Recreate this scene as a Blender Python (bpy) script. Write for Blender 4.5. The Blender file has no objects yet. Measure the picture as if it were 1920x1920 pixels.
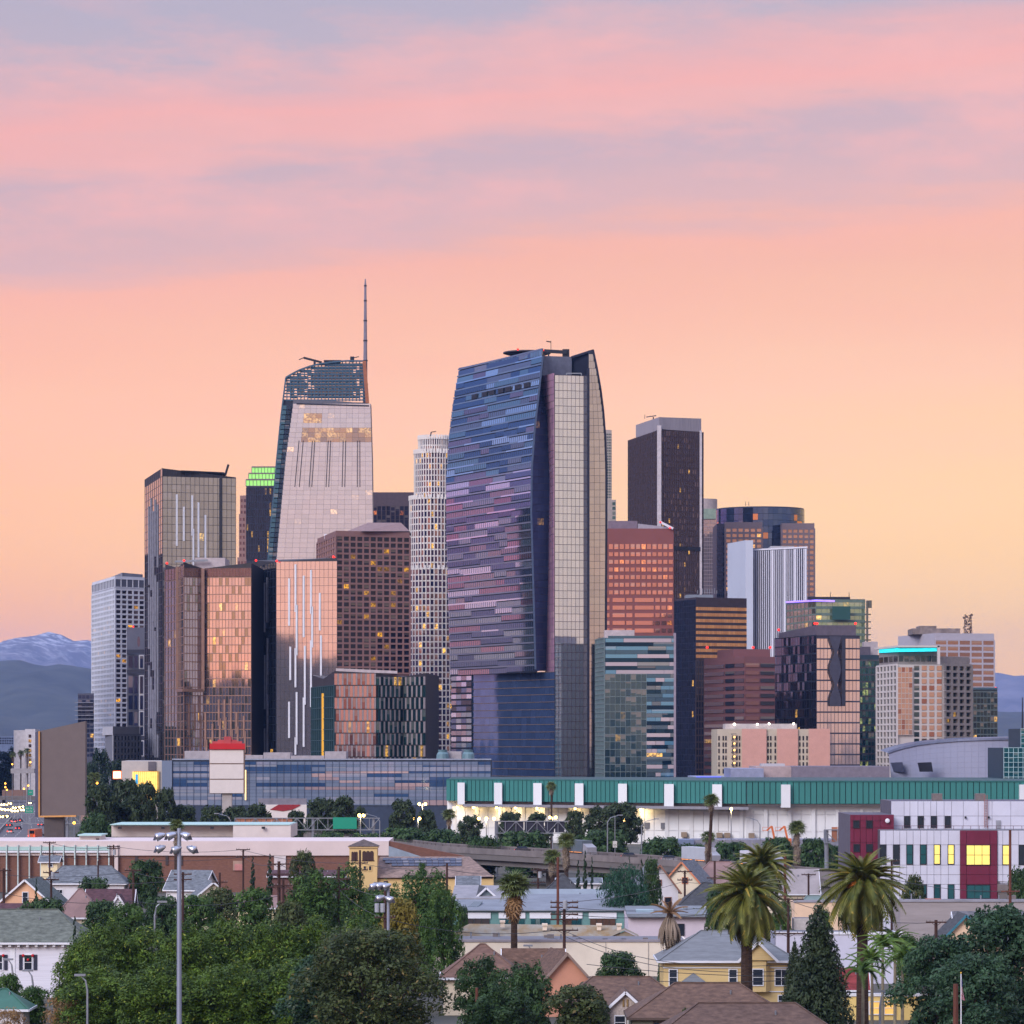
import bpy, math, random
import numpy as np
from mathutils import Vector, Matrix, Euler, noise as mnoise

S = bpy.context.scene
COL = S.collection
RND = random.Random(11)
rad = math.radians

# ---------------------------------------------------------------- camera, sky, sun, exposure
FPX, EYE, HZN = 6400.0, 33.0, 1395.0      # focal length in photo pixels, eye height (m), horizon row
cam = bpy.data.cameras.new("camera")
cam.sensor_width = 36.0
cam.lens = 36.0 * FPX / 1920.0
cam.shift_y = (HZN - 960.0) / 1920.0
cam.clip_start, cam.clip_end = 1.0, 80000.0
camo = bpy.data.objects.new("camera", cam)
camo.location = (0, 0, EYE)
camo.rotation_euler = (rad(90), 0, 0)
COL.objects.link(camo)
S.camera = camo

SUN_EL, SUN_AZ = rad(32), rad(217)        # soft afterglow from behind the camera (azimuth from +Y, clockwise)
world = bpy.data.worlds.new("World")
S.world = world
world.use_nodes = True


def lin(c):
    f = lambda v: v / 12.92 if v <= 0.04045 else ((v + 0.055) / 1.055) ** 2.4
    return tuple(f(v / 255.0) for v in c[:3]) + (1.0,)


class NT:
    """small helper for writing node trees"""
    def __init__(s, tree):
        s.t = tree
        s.n = tree.nodes
        s.l = tree.links

    def new(s, kind, **kw):
        n = s.n.new(kind)
        for k, v in kw.items():
            setattr(n, k, v)
        return n

    def put(s, sock, v):
        if hasattr(v, "is_output"):
            s.l.new(v, sock)
        elif v is not None:
            sock.default_value = v

    def math(s, op, a, b=None, c=None, clamp=False):
        n = s.new("ShaderNodeMath", operation=op, use_clamp=clamp)
        for i, v in enumerate((a, b, c)):
            if v is not None:
                s.put(n.inputs[i], v)
        return n.outputs[0]

    def vmath(s, op, a, b=None, scale=None):
        n = s.new("ShaderNodeVectorMath", operation=op)
        s.put(n.inputs[0], a)
        if b is not None:
            s.put(n.inputs[1], b)
        if scale is not None:
            s.put(n.inputs[3], scale)
        return n.outputs[0]

    def mix(s, fac, a, b, blend="MIX"):
        n = s.new("ShaderNodeMix", data_type="RGBA", blend_type=blend)
        s.put(n.inputs[0], fac)
        s.put(n.inputs[6], a)
        s.put(n.inputs[7], b)
        return n.outputs[2]

    def rng(s, v, a, b, c, d):
        n = s.new("ShaderNodeMapRange", clamp=True)
        for i, x in enumerate((v, a, b, c, d)):
            s.put(n.inputs[i], x)
        return n.outputs[0]

    def noise(s, vec, scale=1.0, detail=3.0, rough=0.5, dim="3D"):
        n = s.new("ShaderNodeTexNoise", noise_dimensions=dim)
        if vec is not None:
            s.l.new(vec, n.inputs["Vector"])
        n.inputs["Scale"].default_value = scale
        n.inputs["Detail"].default_value = detail
        n.inputs["Roughness"].default_value = rough
        return n.outputs["Fac"]

    def ramp(s, fac, stops, interp="LINEAR"):
        n = s.new("ShaderNodeValToRGB")
        cr = n.color_ramp
        cr.interpolation = interp
        while len(cr.elements) < len(stops):
            cr.elements.new(0.5)
        for e, (p, c) in zip(cr.elements, stops):
            e.position = p
            e.color = c
        s.put(n.inputs[0], fac)
        return n.outputs[0]

    def comb(s, x, y, z):
        n = s.new("ShaderNodeCombineXYZ")
        for i, v in enumerate((x, y, z)):
            s.put(n.inputs[i], v)
        return n.outputs[0]

    def sep(s, v):
        n = s.new("ShaderNodeSeparateXYZ")
        s.l.new(v, n.inputs[0])
        return n.outputs


def build_sky():
    T = NT(world.node_tree)
    T.n.clear()
    tc = T.new("ShaderNodeTexCoord")
    x, y, z = T.sep(T.vmath("NORMALIZE", tc.outputs["Generated"]))
    # long tilted cloud bank, rippled; everything is a function of direction only
    ripple = T.noise(T.comb(T.math("MULTIPLY", x, 9), T.math("MULTIPLY", y, 9), T.math("MULTIPLY", z, 62)), 1.0, 5, 0.6)
    broad = T.noise(T.comb(T.math("MULTIPLY", x, 3.2), T.math("MULTIPLY", y, 3.2), T.math("MULTIPLY", z, 16)), 1.0, 3, 0.5)
    zz = T.math("SUBTRACT", z, T.math("MULTIPLY", x, 0.06))
    zw = T.math("ADD", zz, T.math("MULTIPLY", T.math("SUBTRACT", ripple, 0.5), 0.03))
    zw = T.math("ADD", zw, T.math("MULTIPLY", T.math("SUBTRACT", broad, 0.5), 0.018))
    t = T.math("ADD", T.rng(zw, 0, 0.25, 0, 0.5), T.rng(zw, 0.25, 1.0, 0, 0.5))
    st = [(0.0, (255, 190, 52)), (0.03, (255, 200, 100)), (0.065, (255, 202, 132)), (0.10, (255, 193, 153)), (0.122, (255, 184, 150)),
          (0.142, (255, 177, 152)), (0.151, (226, 174, 174)), (0.172, (206, 170, 180)), (0.180, (240, 174, 170)), (0.188, (248, 171, 165)),
          (0.196, (226, 172, 176)), (0.205, (190, 171, 187)), (0.235, (172, 168, 192)), (0.25, (180, 168, 192))]
    stops = [(a * 2, lin(c)) for a, c in st] + [(0.6, lin((176, 176, 205))), (1.0, lin((165, 180, 222)))]
    base = T.ramp(t, stops)
    # pink light caught on the wisps inside the bank
    fine = T.noise(T.comb(T.math("MULTIPLY", x, 16), T.math("MULTIPLY", y, 16), T.math("MULTIPLY", z, 55)), 1.0, 6, 0.62)
    inside = T.math("MULTIPLY", T.rng(zz, 0.13, 0.16, 0, 1), T.rng(zz, 0.2, 0.23, 1, 0))
    wisp = T.math("MULTIPLY", T.rng(fine, 0.47, 0.7, 0, 0.7), inside)
    c1 = T.mix(wisp, base, lin((253, 178, 172)))
    # the sunset side behind the camera: lower, redder streaks of cloud over a brighter glow
    west = T.rng(T.math("ADD", T.math("MULTIPLY", x, -0.6), T.math("MULTIPLY", y, -0.8)), 0.3, 0.95, 0, 1)
    streak = T.noise(T.comb(T.math("MULTIPLY", x, 5), T.math("MULTIPLY", y, 5), T.math("MULTIPLY", z, 170)), 1.0, 4, 0.6)
    warm = T.math("MULTIPLY", T.rng(x, 0.06, -0.16, 0, 1), T.rng(z, 0.04, 0.13, 1, 0))
    c1 = T.mix(warm, c1, (1.0, 0.76, 0.64, 1), "MULTIPLY")
    rear = T.rng(y, 0.2, -0.4, 0, 1)
    c1 = T.mix(T.math("MULTIPLY", rear, T.rng(z, 0.0, 0.45, 0.85, 0.0)), c1, lin((206, 194, 194)))
    north = T.rng(x, -0.3, -0.6, 0, 0.9)
    cn = T.ramp(T.rng(T.math("ADD", z, T.math("MULTIPLY", T.math("SUBTRACT", ripple, 0.5), 0.03)), 0, 0.2, 0, 1), [(0.0, lin((238, 190, 168))), (0.2, lin((240, 160, 176))), (0.38, lin((240, 152, 182))), (0.5, lin((136, 158, 210))), (1.0, lin((120, 152, 214)))])
    c1 = T.mix(T.math("MULTIPLY", north, T.rng(z, 0.25, 0.6, 1, 0)), c1, cn)
    wl = T.math("MULTIPLY", west, T.rng(z, 0.0, 0.22, 1.0, 0.0))
    wc = T.mix(T.rng(streak, 0.42, 0.6, 0, 1), lin((180, 148, 154)), lin((244, 150, 140)))
    c2 = T.mix(T.math("MULTIPLY", wl, 0.7), c1, wc)
    gain = T.math("ADD", 0.9, T.math("MULTIPLY", west, 0.25))
    gain = T.math("ADD", gain, T.rng(z, 0.23, 0.7, 0.0, 1.2))
    gain = T.math("MULTIPLY", gain, T.math("ADD", 1.0, T.math("MULTIPLY", T.rng(z, 0.0, 0.14, 0.6, 0.03), T.rng(y, 0.0, 0.5, 0, 1))))      # the haze layer takes this much away again towards the horizon
    below = T.mix(T.rng(z, -0.02, 0.0, 1, 0), c2, lin((110, 100, 105)))
    b1 = T.new("ShaderNodeBackground")
    T.l.new(below, b1.inputs[0])
    T.l.new(gain, b1.inputs[1])
    sky = T.new("ShaderNodeTexSky", sky_type="NISHITA", sun_disc=False, sun_elevation=rad(2.0), sun_rotation=SUN_AZ)
    b2 = T.new("ShaderNodeBackground")
    T.l.new(sky.outputs[0], b2.inputs[0])
    b2.inputs[1].default_value = 0.05
    add = T.new("ShaderNodeAddShader")
    T.l.new(b1.outputs[0], add.inputs[0])
    T.l.new(b2.outputs[0], add.inputs[1])
    out = T.new("ShaderNodeOutputWorld")
    T.l.new(add.outputs[0], out.inputs[0])


build_sky()
sun = bpy.data.lights.new("sun", "SUN")
sun.energy, sun.angle, sun.color = 2.8, rad(34), (1.0, 0.93, 0.93)
suno = bpy.data.objects.new("sun", sun)
sd = Vector((math.sin(SUN_AZ) * math.cos(SUN_EL), math.cos(SUN_AZ) * math.cos(SUN_EL), math.sin(SUN_EL)))
suno.rotation_euler = sd.to_track_quat("Z", "Y").to_euler()
suno.location = sd * 300
COL.objects.link(suno)
S.view_settings.view_transform = "Standard"
S.view_settings.look = "None"
S.view_settings.exposure = 0.08
S.view_settings.gamma = 1.0
cy = S.cycles
cy.max_bounces, cy.diffuse_bounces, cy.glossy_bounces, cy.transmission_bounces, cy.transparent_max_bounces, cy.volume_bounces = 6, 2, 4, 4, 6, 0
cy.caustics_reflective = cy.caustics_refractive = False
cy.use_denoising = True
cy.sample_clamp_indirect = 4.0


# ---------------------------------------------------------------- where a photo pixel lies at a distance D
def PX(x, D):
    return (x - 960.0) * D / FPX


def PZ(y, D):
    return EYE - (y - HZN) * D / FPX


def P(x, y, D):
    return Vector((PX(x, D), D, PZ(y, D)))


def Q(x, D):
    return Vector((PX(x, D), D, 0.0))


# ---------------------------------------------------------------- materials
MATS = {}


def M(name, col, rough=0.75, metal=0.0, var=0.12, scale=0.5, stretch=(1, 1, 1), col2=None, emit=None, es=0.0, bump=0.0, spec=0.4, obj=0.0, local=False, stain=0.0):
    if name in MATS:
        return MATS[name]
    m = bpy.data.materials.new(name)
    m.use_nodes = True
    T = NT(m.node_tree)
    b = T.n["Principled BSDF"]
    c = lin(col)
    c2 = lin(col2) if col2 else tuple(v * (1 - 2.2 * var) for v in c[:3]) + (1,)
    if local:
        pos = T.new("ShaderNodeTexCoord").outputs["Object"]
    else:
        pos = T.new("ShaderNodeNewGeometry").outputs["Position"]
    pos = T.vmath("MULTIPLY", pos, stretch)
    f = T.noise(pos, scale, 5, 0.62)
    f = T.rng(f, 0.32, 0.68, 0, 1)
    out = T.mix(f, c, c2)
    if stain:
        f2 = T.noise(T.vmath("MULTIPLY", pos, (1, 1, 0.25)), scale * 0.35, 4, 0.6)
        out = T.mix(T.rng(f2, 0.5, 0.75, 0, stain), out, tuple(v * 0.45 for v in c[:3]) + (1,))
    if obj:
        oi = T.new("ShaderNodeObjectInfo")
        out = T.mix(T.math("MULTIPLY", oi.outputs["Random"], obj), out, tuple(v * 0.35 for v in c[:3]) + (1,))
    T.put(b.inputs["Base Color"], out)
    b.inputs["Roughness"].default_value = rough
    b.inputs["Metallic"].default_value = metal
    b.inputs["Specular IOR Level"].default_value = spec
    if emit:
        b.inputs["Emission Color"].default_value = lin(emit)
        b.inputs["Emission Strength"].default_value = es
    if bump:
        bn = T.new("ShaderNodeBump")
        bn.inputs["Strength"].default_value = bump
        bn.inputs["Distance"].default_value = 0.3
        T.l.new(f, bn.inputs["Height"])
        T.l.new(bn.outputs[0], b.inputs["Normal"])
    MATS[name] = m
    return m


def GLASS(name, a, b, rough=0.05, metal=0.85, lit=0.0, litcol=(255, 190, 80), les=1.2, tilt=0.01, wave=0.006, wscale=0.12, c=None, cfrac=0.2, spec=0.6):
    """coated facade glass: mirror tint differs from pane to pane, panes sit a little out of true, some rooms are lit"""
    if name in MATS:
        return MATS[name]
    m = bpy.data.materials.new(name)
    m.use_nodes = True
    T = NT(m.node_tree)
    p = T.n["Principled BSDF"]
    geo = T.new("ShaderNodeNewGeometry")
    oi = T.new("ShaderNodeObjectInfo")
    r = T.math("ADD", T.math("MULTIPLY", oi.outputs["Random"], 97.3), T.math("MULTIPLY", geo.outputs["Random Per Island"], 913.7))
    wn = T.new("ShaderNodeTexWhiteNoise", noise_dimensions="1D")
    T.l.new(r, wn.inputs["W"])
    rv, rc = wn.outputs["Value"], wn.outputs["Color"]
    r1, r2, r3 = T.sep(rc)
    col = T.mix(rv, lin(a), lin(b))
    if c:
        col = T.mix(T.math("LESS_THAN", r1, cfrac), col, lin(c))
    if metal < 0.86:                       # drawn blinds behind some panes
        oz = T.sep(T.new("ShaderNodeTexCoord").outputs["Object"])[2]
        down = T.math("GREATER_THAN", oz, T.math("SUBTRACT", 0.45, T.math("MULTIPLY", r3, 0.8)))
        bl = T.math("MULTIPLY", T.math("MULTIPLY", down, T.math("LESS_THAN", T.math("ABSOLUTE", oz), 0.502)), T.math("LESS_THAN", r1, 0.3))
        col = T.mix(T.math("MULTIPLY", bl, 0.28), col, lin((176, 162, 150)))
        T.put(p.inputs["Metallic"], T.math("MULTIPLY", metal, T.math("SUBTRACT", 1.0, T.math("MULTIPLY", bl, 0.3))))
    else:
        p.inputs["Metallic"].default_value = metal
    T.put(p.inputs["Base Color"], col)
    p.inputs["Roughness"].default_value = rough
    p.inputs["Specular IOR Level"].default_value = spec
    pos = geo.outputs["Position"]
    wv = T.new("ShaderNodeTexNoise")
    T.l.new(T.vmath("MULTIPLY", pos, (1, 1, 0.5)), wv.inputs["Vector"])
    wv.inputs["Scale"].default_value = wscale
    wv.inputs["Detail"].default_value = 2
    off = T.vmath("ADD", T.vmath("SCALE", T.vmath("SUBTRACT", rc, (0.5, 0.5, 0.5)), scale=tilt),
                  T.vmath("SCALE", T.vmath("SUBTRACT", wv.outputs["Color"], (0.5, 0.5, 0.5)), scale=wave))
    T.l.new(T.vmath("NORMALIZE", T.vmath("ADD", geo.outputs["Normal"], off)), p.inputs["Normal"])
    if lit:
        on = T.math("GREATER_THAN", r2, 1.0 - lit)
        blot = T.rng(T.noise(pos, 0.8, 2, 0.5), 0.4, 0.62, 0.15, 1.0)
        e = T.math("MULTIPLY", T.math("MULTIPLY", on, blot), T.math("MULTIPLY", T.math("ADD", r3, 0.25), les))
        p.inputs["Emission Color"].default_value = lin(litcol)
        T.l.new(e, p.inputs["Emission Strength"])
    MATS[name] = m
    return m


def EMIT(name, col, s):
    if name in MATS:
        return MATS[name]
    m = bpy.data.materials.new(name)
    m.use_nodes = True
    b = m.node_tree.nodes["Principled BSDF"]
    b.inputs["Base Color"].default_value = lin(col)
    b.inputs["Emission Color"].default_value = lin(col)
    T = NT(m.node_tree)
    T.put(b.inputs["Emission Strength"], T.rng(T.noise(T.new("ShaderNodeNewGeometry").outputs["Position"], 0.7, 3, 0.6), 0.3, 0.7, s * 0.7, s * 1.2))
    MATS[name] = m
    return m


def LEAF(name, a, b, c=None, trans=0.25, rough=0.55):
    if name in MATS:
        return MATS[name]
    m = bpy.data.materials.new(name)
    m.use_nodes = True
    T = NT(m.node_tree)
    p = T.n["Principled BSDF"]
    geo = T.new("ShaderNodeNewGeometry")
    oi = T.new("ShaderNodeObjectInfo")
    f = T.math("FRACT", T.math("ADD", geo.outputs["Random Per Island"], oi.outputs["Random"]))
    n = T.noise(geo.outputs["Position"], 0.45, 3, 0.6)
    g = T.math("ADD", T.math("MULTIPLY", f, 0.35), T.rng(n, 0.36, 0.64, 0, 0.65))
    col = T.mix(g, lin(a), lin(b))
    if c:
        col = T.mix(T.math("GREATER_THAN", f, 0.965), col, lin(c))
    T.put(p.inputs["Base Color"], col)
    p.inputs["Roughness"].default_value = rough
    p.inputs["Specular IOR Level"].default_value = 0.25
    tr = T.new("ShaderNodeBsdfTranslucent")
    T.put(tr.inputs[0], col)
    ms = T.new("ShaderNodeMixShader")
    ms.inputs[0].default_value = trans
    T.l.new(p.outputs[0], ms.inputs[1])
    T.l.new(tr.outputs[0], ms.inputs[2])
    T.l.new(ms.outputs[0], T.n["Material Output"].inputs[0])
    MATS[name] = m
    return m


# ---------------------------------------------------------------- mesh building
def mesh_np(name, V, Fq):
    """mesh from numpy verts (n,3) and a face array (m,k)"""
    me = bpy.data.meshes.new(name)
    k = Fq.shape[1]
    me.vertices.add(len(V))
    me.vertices.foreach_set("co", np.asarray(V, np.float32).ravel())
    me.loops.add(Fq.size)
    me.loops.foreach_set("vertex_index", np.asarray(Fq, np.int32).ravel())
    me.polygons.add(len(Fq))
    me.polygons.foreach_set("loop_start", np.arange(0, Fq.size, k, dtype=np.int32))
    me.update(calc_edges=True)
    return me


class MB:
    def __init__(s):
        s.v, s.f, s.mi, s.cur = [], [], [], 0

    def face(s, pts):
        i = len(s.v)
        s.v += [tuple(p) for p in pts]
        s.f.append(tuple(range(i, i + len(pts))))
        s.mi.append(s.cur)

    def obox(s, o, a, b, c):
        """box from corner o with edge vectors a, b, c"""
        o, a, b, c = Vector(o), Vector(a), Vector(b), Vector(c)
        if a.cross(b).dot(c) < 0:
            a, b = b, a
        i = len(s.v)
        s.v += [tuple(p) for p in (o, o + a, o + a + b, o + b, o + c, o + a + c, o + a + b + c, o + b + c)]
        for q in ((0, 3, 2, 1), (4, 5, 6, 7), (0, 1, 5, 4), (1, 2, 6, 5), (2, 3, 7, 6), (3, 0, 4, 7)):
            s.f.append(tuple(i + k for k in q))
            s.mi.append(s.cur)
        return s

    def box(s, x0, x1, y0, y1, z0, z1):
        return s.obox((x0, y0, z0), (x1 - x0, 0, 0), (0, y1 - y0, 0), (0, 0, z1 - z0))

    def bar(s, p, q, w, h=None):
        """square bar between two points"""
        p, q = Vector(p), Vector(q)
        d = (q - p)
        if d.length < 1e-6:
            return s
        dn = d.normalized()
        up = Vector((0, 0, 1)) if abs(dn.z) < 0.95 else Vector((0, 1, 0))
        a = dn.cross(up).normalized()
        b = a.cross(dn).normalized()
        h = h or w
        return s.obox(p - a * w / 2 - b * h / 2, a * w, b * h, d)

    def tube(s, pts, rads, n=8, cap=True):
        pts = [Vector(p) for p in pts]
        if not hasattr(rads, "__len__"):
            rads = [rads] * len(pts)
        rings = []
        for k, p in enumerate(pts):
            d = (pts[min(k + 1, len(pts) - 1)] - pts[max(k - 1, 0)]).normalized()
            up = Vector((0, 0, 1)) if abs(d.z) < 0.9 else Vector((0, 1, 0))
            a = d.cross(up).normalized()
            b = a.cross(d).normalized()
            i0 = len(s.v)
            for j in range(n):
                t = 2 * math.pi * j / n
                s.v.append(tuple(p + (a * math.cos(t) + b * math.sin(t)) * rads[k]))
            rings.append(i0)
        for r0, r1 in zip(rings, rings[1:]):
            for j in range(n):
                s.f.append((r0 + j, r0 + (j + 1) % n, r1 + (j + 1) % n, r1 + j))
                s.mi.append(s.cur)
        if cap:
            s.f.append(tuple(rings[0] + j for j in reversed(range(n))))
            s.f.append(tuple(rings[-1] + j for j in range(n)))
            s.mi += [s.cur, s.cur]
        return s

    def prism(s, poly, z0, z1):
        """poly: plan points counter-clockwise from above; z1 a number or one value per corner"""
        n = len(poly)
        zt = list(z1) if hasattr(z1, "__len__") else [z1] * n
        zb = list(z0) if hasattr(z0, "__len__") else [z0] * n
        i = len(s.v)
        s.v += [(p[0], p[1], z) for p, z in zip(poly, zb)] + [(p[0], p[1], z) for p, z in zip(poly, zt)]
        fs = [tuple(i + k for k in reversed(range(n))), tuple(i + n + k for k in range(n))]
        fs += [(i + k, i + (k + 1) % n, i + n + (k + 1) % n, i + n + k) for k in range(n)]
        s.f += fs
        s.mi += [s.cur] * len(fs)
        return s

    def lathe(s, c, prof, n=16):
        """prof: (radius, z) from the bottom up, closed at both ends"""
        c = Vector(c)
        i = len(s.v)
        for r, z in prof:
            for j in range(n):
                t = 2 * math.pi * j / n
                s.v.append((c.x + r * math.cos(t), c.y + r * math.sin(t), c.z + z))
        for k in range(len(prof) - 1):
            for j in range(n):
                a, b = i + k * n + j, i + k * n + (j + 1) % n
                s.f.append((a, b, b + n, a + n))
                s.mi.append(s.cur)
        s.f.append(tuple(i + j for j in reversed(range(n))))
        s.f.append(tuple(i + (len(prof) - 1) * n + j for j in range(n)))
        s.mi += [s.cur, s.cur]
        return s

    def ball(s, c, r, n=10, m=6, sc=(1, 1, 1)):
        c = Vector(c)
        i = len(s.v)
        for k in range(1, m):
            ph = math.pi * k / m
            for j in range(n):
                t = 2 * math.pi * j / n
                s.v.append((c.x + sc[0] * r * math.sin(ph) * math.cos(t), c.y + sc[1] * r * math.sin(ph) * math.sin(t), c.z - sc[2] * r * math.cos(ph)))
        b, t_ = len(s.v), len(s.v) + 1
        s.v += [(c.x, c.y, c.z - sc[2] * r), (c.x, c.y, c.z + sc[2] * r)]
        for j in range(n):
            s.f.append((b, i + (j + 1) % n, i + j))
            e = i + (m - 2) * n
            s.f.append((t_, e + j, e + (j + 1) % n))
            for k in range(m - 2):
                a, d = i + k * n + j, i + k * n + (j + 1) % n
                s.f.append((a, d, d + n, a + n))
        s.mi += [s.cur] * (len(s.f) - len(s.mi))
        return s

    def mesh(s, name, mats, off=(0, 0, 0)):
        me = bpy.data.meshes.new(name)
        ox, oy, oz = off
        me.from_pydata([(x - ox, y - oy, z - oz) for x, y, z in s.v], [], s.f)
        if not isinstance(mats, (list, tuple)):
            mats = [mats]
        for m in mats:
            me.materials.append(m)
        if len(mats) > 1:
            me.polygons.foreach_set("material_index", s.mi)
        me.update()
        return me


UNIT = MB().box(-0.5, 0.5, -0.5, 0.5, -0.5, 0.5).mesh("pane_block", [None])
CAP = 260


class Thing:
    def __init__(s, name, label, cat, loc=(0, 0, 0), rz=0.0, group=None, kind=None, world=True):
        s.o = bpy.data.objects.new(name, None)
        COL.objects.link(s.o)
        s.loc = Vector(loc)
        s.o.location = s.loc
        s.o.rotation_euler = (0, 0, rz)
        s.o.empty_display_size = 0.5
        s.off = tuple(s.loc) if world else (0, 0, 0)
        if kind:
            s.o["kind"] = kind
        else:
            s.o["label"] = label
            s.o["category"] = cat
        if group:
            s.o["group"] = group
        s.n = {}
        s.rest = {}

    def part(s, name, mb, mat, parent=None, label=None, kind=None, smooth=False):
        me = mb.mesh(name, mat, s.off)
        if smooth:
            me.polygons.foreach_set("use_smooth", [True] * len(me.polygons))
        return s.use(name, me, parent, label, kind)

    def use(s, name, me, parent=None, label=None, kind=None):
        o = bpy.data.objects.new(name, me)
        COL.objects.link(o)
        o.parent = parent or s.o
        if label:
            o["label"] = label
        if kind:
            o["kind"] = kind
        return o

    def pane(s, c, u, v, w, h, t, mat, name="window_pane", single=True):
        """one facade piece: centre c, axes u (right) and v (up), size w x h x t"""
        u, v = Vector(u), Vector(v)
        y = v.cross(u)
        k = s.n.get(name, 0)
        c = Vector(c)
        if not single or k >= CAP:
            mb = s.rest.setdefault((name, mat.name), (MB(), mat))[0]
            mb.obox(c - u * w / 2 - v * h / 2 - y * t / 2, u * w, y * t, v * h)
            return None
        s.n[name] = k + 1
        o = bpy.data.objects.new(name, UNIT)
        COL.objects.link(o)
        o.parent = s.o
        o.material_slots[0].link = "OBJECT"
        o.material_slots[0].material = mat
        c = c - Vector(s.off)
        o.matrix_basis = Matrix(((u.x * w, y.x * t, v.x * h, c.x), (u.y * w, y.y * t, v.y * h, c.y), (u.z * w, y.z * t, v.z * h, c.z), (0, 0, 0, 1)))
        return o

    def done(s):
        for (name, _), (mb, mat) in s.rest.items():
            s.part(name, mb, mat, kind="stuff")
        s.rest = {}
        return s


def solo(name, mb, mat, label=None, cat=None, group=None, kind=None, loc=(0, 0, 0), smooth=False):
    """a thing that is one mesh (or a piece of the setting)"""
    me = mb.mesh(name, mat, loc)
    if smooth:
        me.polygons.foreach_set("use_smooth", [True] * len(me.polygons))
    o = bpy.data.objects.new(name, me)
    COL.objects.link(o)
    o.location = loc
    for k, v in (("label", label), ("category", cat), ("group", group), ("kind", kind)):
        if v:
            o[k] = v
    return o


def dup(src, loc, rz, scale=1.0, label=None, group=None):
    """a copy of a thing with copies of its parts and sub-parts (mesh data shared)"""
    def cp(o, par):
        c = o.copy()
        COL.objects.link(c)
        if par:
            c.parent = par
            c.matrix_parent_inverse = o.matrix_parent_inverse
        for ch in o.children:
            cp(ch, c)
        return c
    r = cp(src, None)
    r.location = loc
    r.rotation_euler = (0, 0, rz)
    r.scale = (scale,) * 3 if not hasattr(scale, "__len__") else scale
    if label:
        r["label"] = label
    if group:
        r["group"] = group
    return r


Z1 = Vector((0, 0, 1))


def facade(T, a, b, z0, z1, nx, nz, pm, fm=None, fw=0.2, fh=0.3, t=0.12, ft=0.45, single=True, name="window_pane", skip=None, ztop=None, x0=0.0, x1=1.0, frame="facade_frame", hbar=True, vbar=True):
    """a glazed wall between plan points a (left) and b (right as seen from outside): nx by nz panes and the grid of piers and spandrels in front"""
    a, b = Vector((a[0], a[1], 0)), Vector((b[0], b[1], 0))
    d = b - a
    a, b = a + d * x0, a + d * x1
    d = b - a
    L = d.length
    u = d / L
    n = u.cross(Z1)
    cw, ch = L / nx, (z1 - z0) / nz
    zlim = lambda f: (ztop[0] + (ztop[1] - ztop[0]) * (x0 + (x1 - x0) * f)) if ztop else 1e9
    for i in range(nx):
        for j in range(nz):
            zc = z0 + (j + 0.5) * ch
            if zc + ch * 0.5 > zlim((i + 0.5) / nx) + 0.01:
                continue
            m = pm(i, j) if callable(pm) else pm
            if m is None or (skip and skip(i, j)):
                continue
            T.pane(a + u * (i + 0.5) * cw + Z1 * zc + n * t / 2, u, Z1, cw * (1 - fw), ch * (1 - fh), t, m, name, single)
    if fm:
        mb = MB()
        if vbar and fw > 0:
            for i in range(nx + 1):
                w = cw * fw
                zt = min(z1, zlim(i / nx))
                mb.obox(a + u * (i * cw - w / 2) + Z1 * z0, u * w, n * ft, Z1 * (zt - z0))
        if hbar and fh > 0:
            for j in range(nz + 1):
                h = ch * fh
                z = z0 + j * ch - h / 2
                if z + h > min(zlim(0), zlim(1)) + 0.5:
                    continue
                mb.obox(a + Z1 * z, u * L, n * (ft - 0.04), Z1 * h)
        T.part(frame, mb, fm)


def body(T, poly, z0, z1, mat, name="wall"):
    """closed mass of a building; poly listed left to right along the front, then the back, turned to run counter-clockwise"""
    ar = sum(p[0] * q[1] - q[0] * p[1] for p, q in zip(poly, poly[1:] + poly[:1]))
    zz = list(z1) if hasattr(z1, "__len__") else [z1] * len(poly)
    if ar < 0:
        poly, zz = poly[::-1], zz[::-1]
    return T.part(name, MB().prism(poly, z0, zz), mat)


def inset(a, b, k=0.0):
    return a

# ================================================================ SETTING: ground, hills, haze
def terrain(name, pts, D0, D1, mat, seed, amp, label=None):
    """ridge whose crest passes the photo points pts at distance D1, sloping down towards D0"""
    n, m = 150, 26
    xs = np.linspace(pts[0][0], pts[-1][0], n)
    crest = np.interp(xs, [p[0] for p in pts], [p[1] for p in pts])
    V, Fq = [], []
    for j in range(m):
        f = j / (m - 1)
        for i in range(n):
            if f <= 0.8:
                g = f / 0.8
                D = D0 + (D1 - D0) * g
                zc = PZ(crest[i], D1)
                z = zc * (g ** 1.25)
            else:
                g = (f - 0.8) / 0.2
                D = D1 + (D1 - D0) * 0.5 * g
                z = PZ(crest[i], D1) * (1 - 0.7 * g)
                g = 1 - g
            X = PX(xs[i], D1) * (0.85 + 0.15 * D / D1)
            k = mnoise.fractal(Vector((X * 0.0011 + seed, D * 0.0009, seed)), 1.0, 2.1, 6)
            k2 = abs(mnoise.fractal(Vector((X * 0.0032 + seed, D * 0.0012, 3.0)), 1.0, 2.0, 4))
            w = math.sin(min(1, max(0, g)) * math.pi * 0.86) if f <= 0.8 else 0.3
            V.append((X, D, max(-5, z + amp * (k * 0.9 - k2 * 0.8) * (w + 0.05))))
    for j in range(m - 1):
        for i in range(n - 1):
            a = j * n + i
            Fq.append((a, a + 1, a + n + 1, a + n))
    me = mesh_np(name, np.array(V), np.array(Fq))
    me.materials.append(mat)
    me.polygons.foreach_set("use_smooth", [True] * len(me.polygons))
    o = bpy.data.objects.new(name, me)
    COL.objects.link(o)
    o["kind"] = "structure"
    return o


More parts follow.
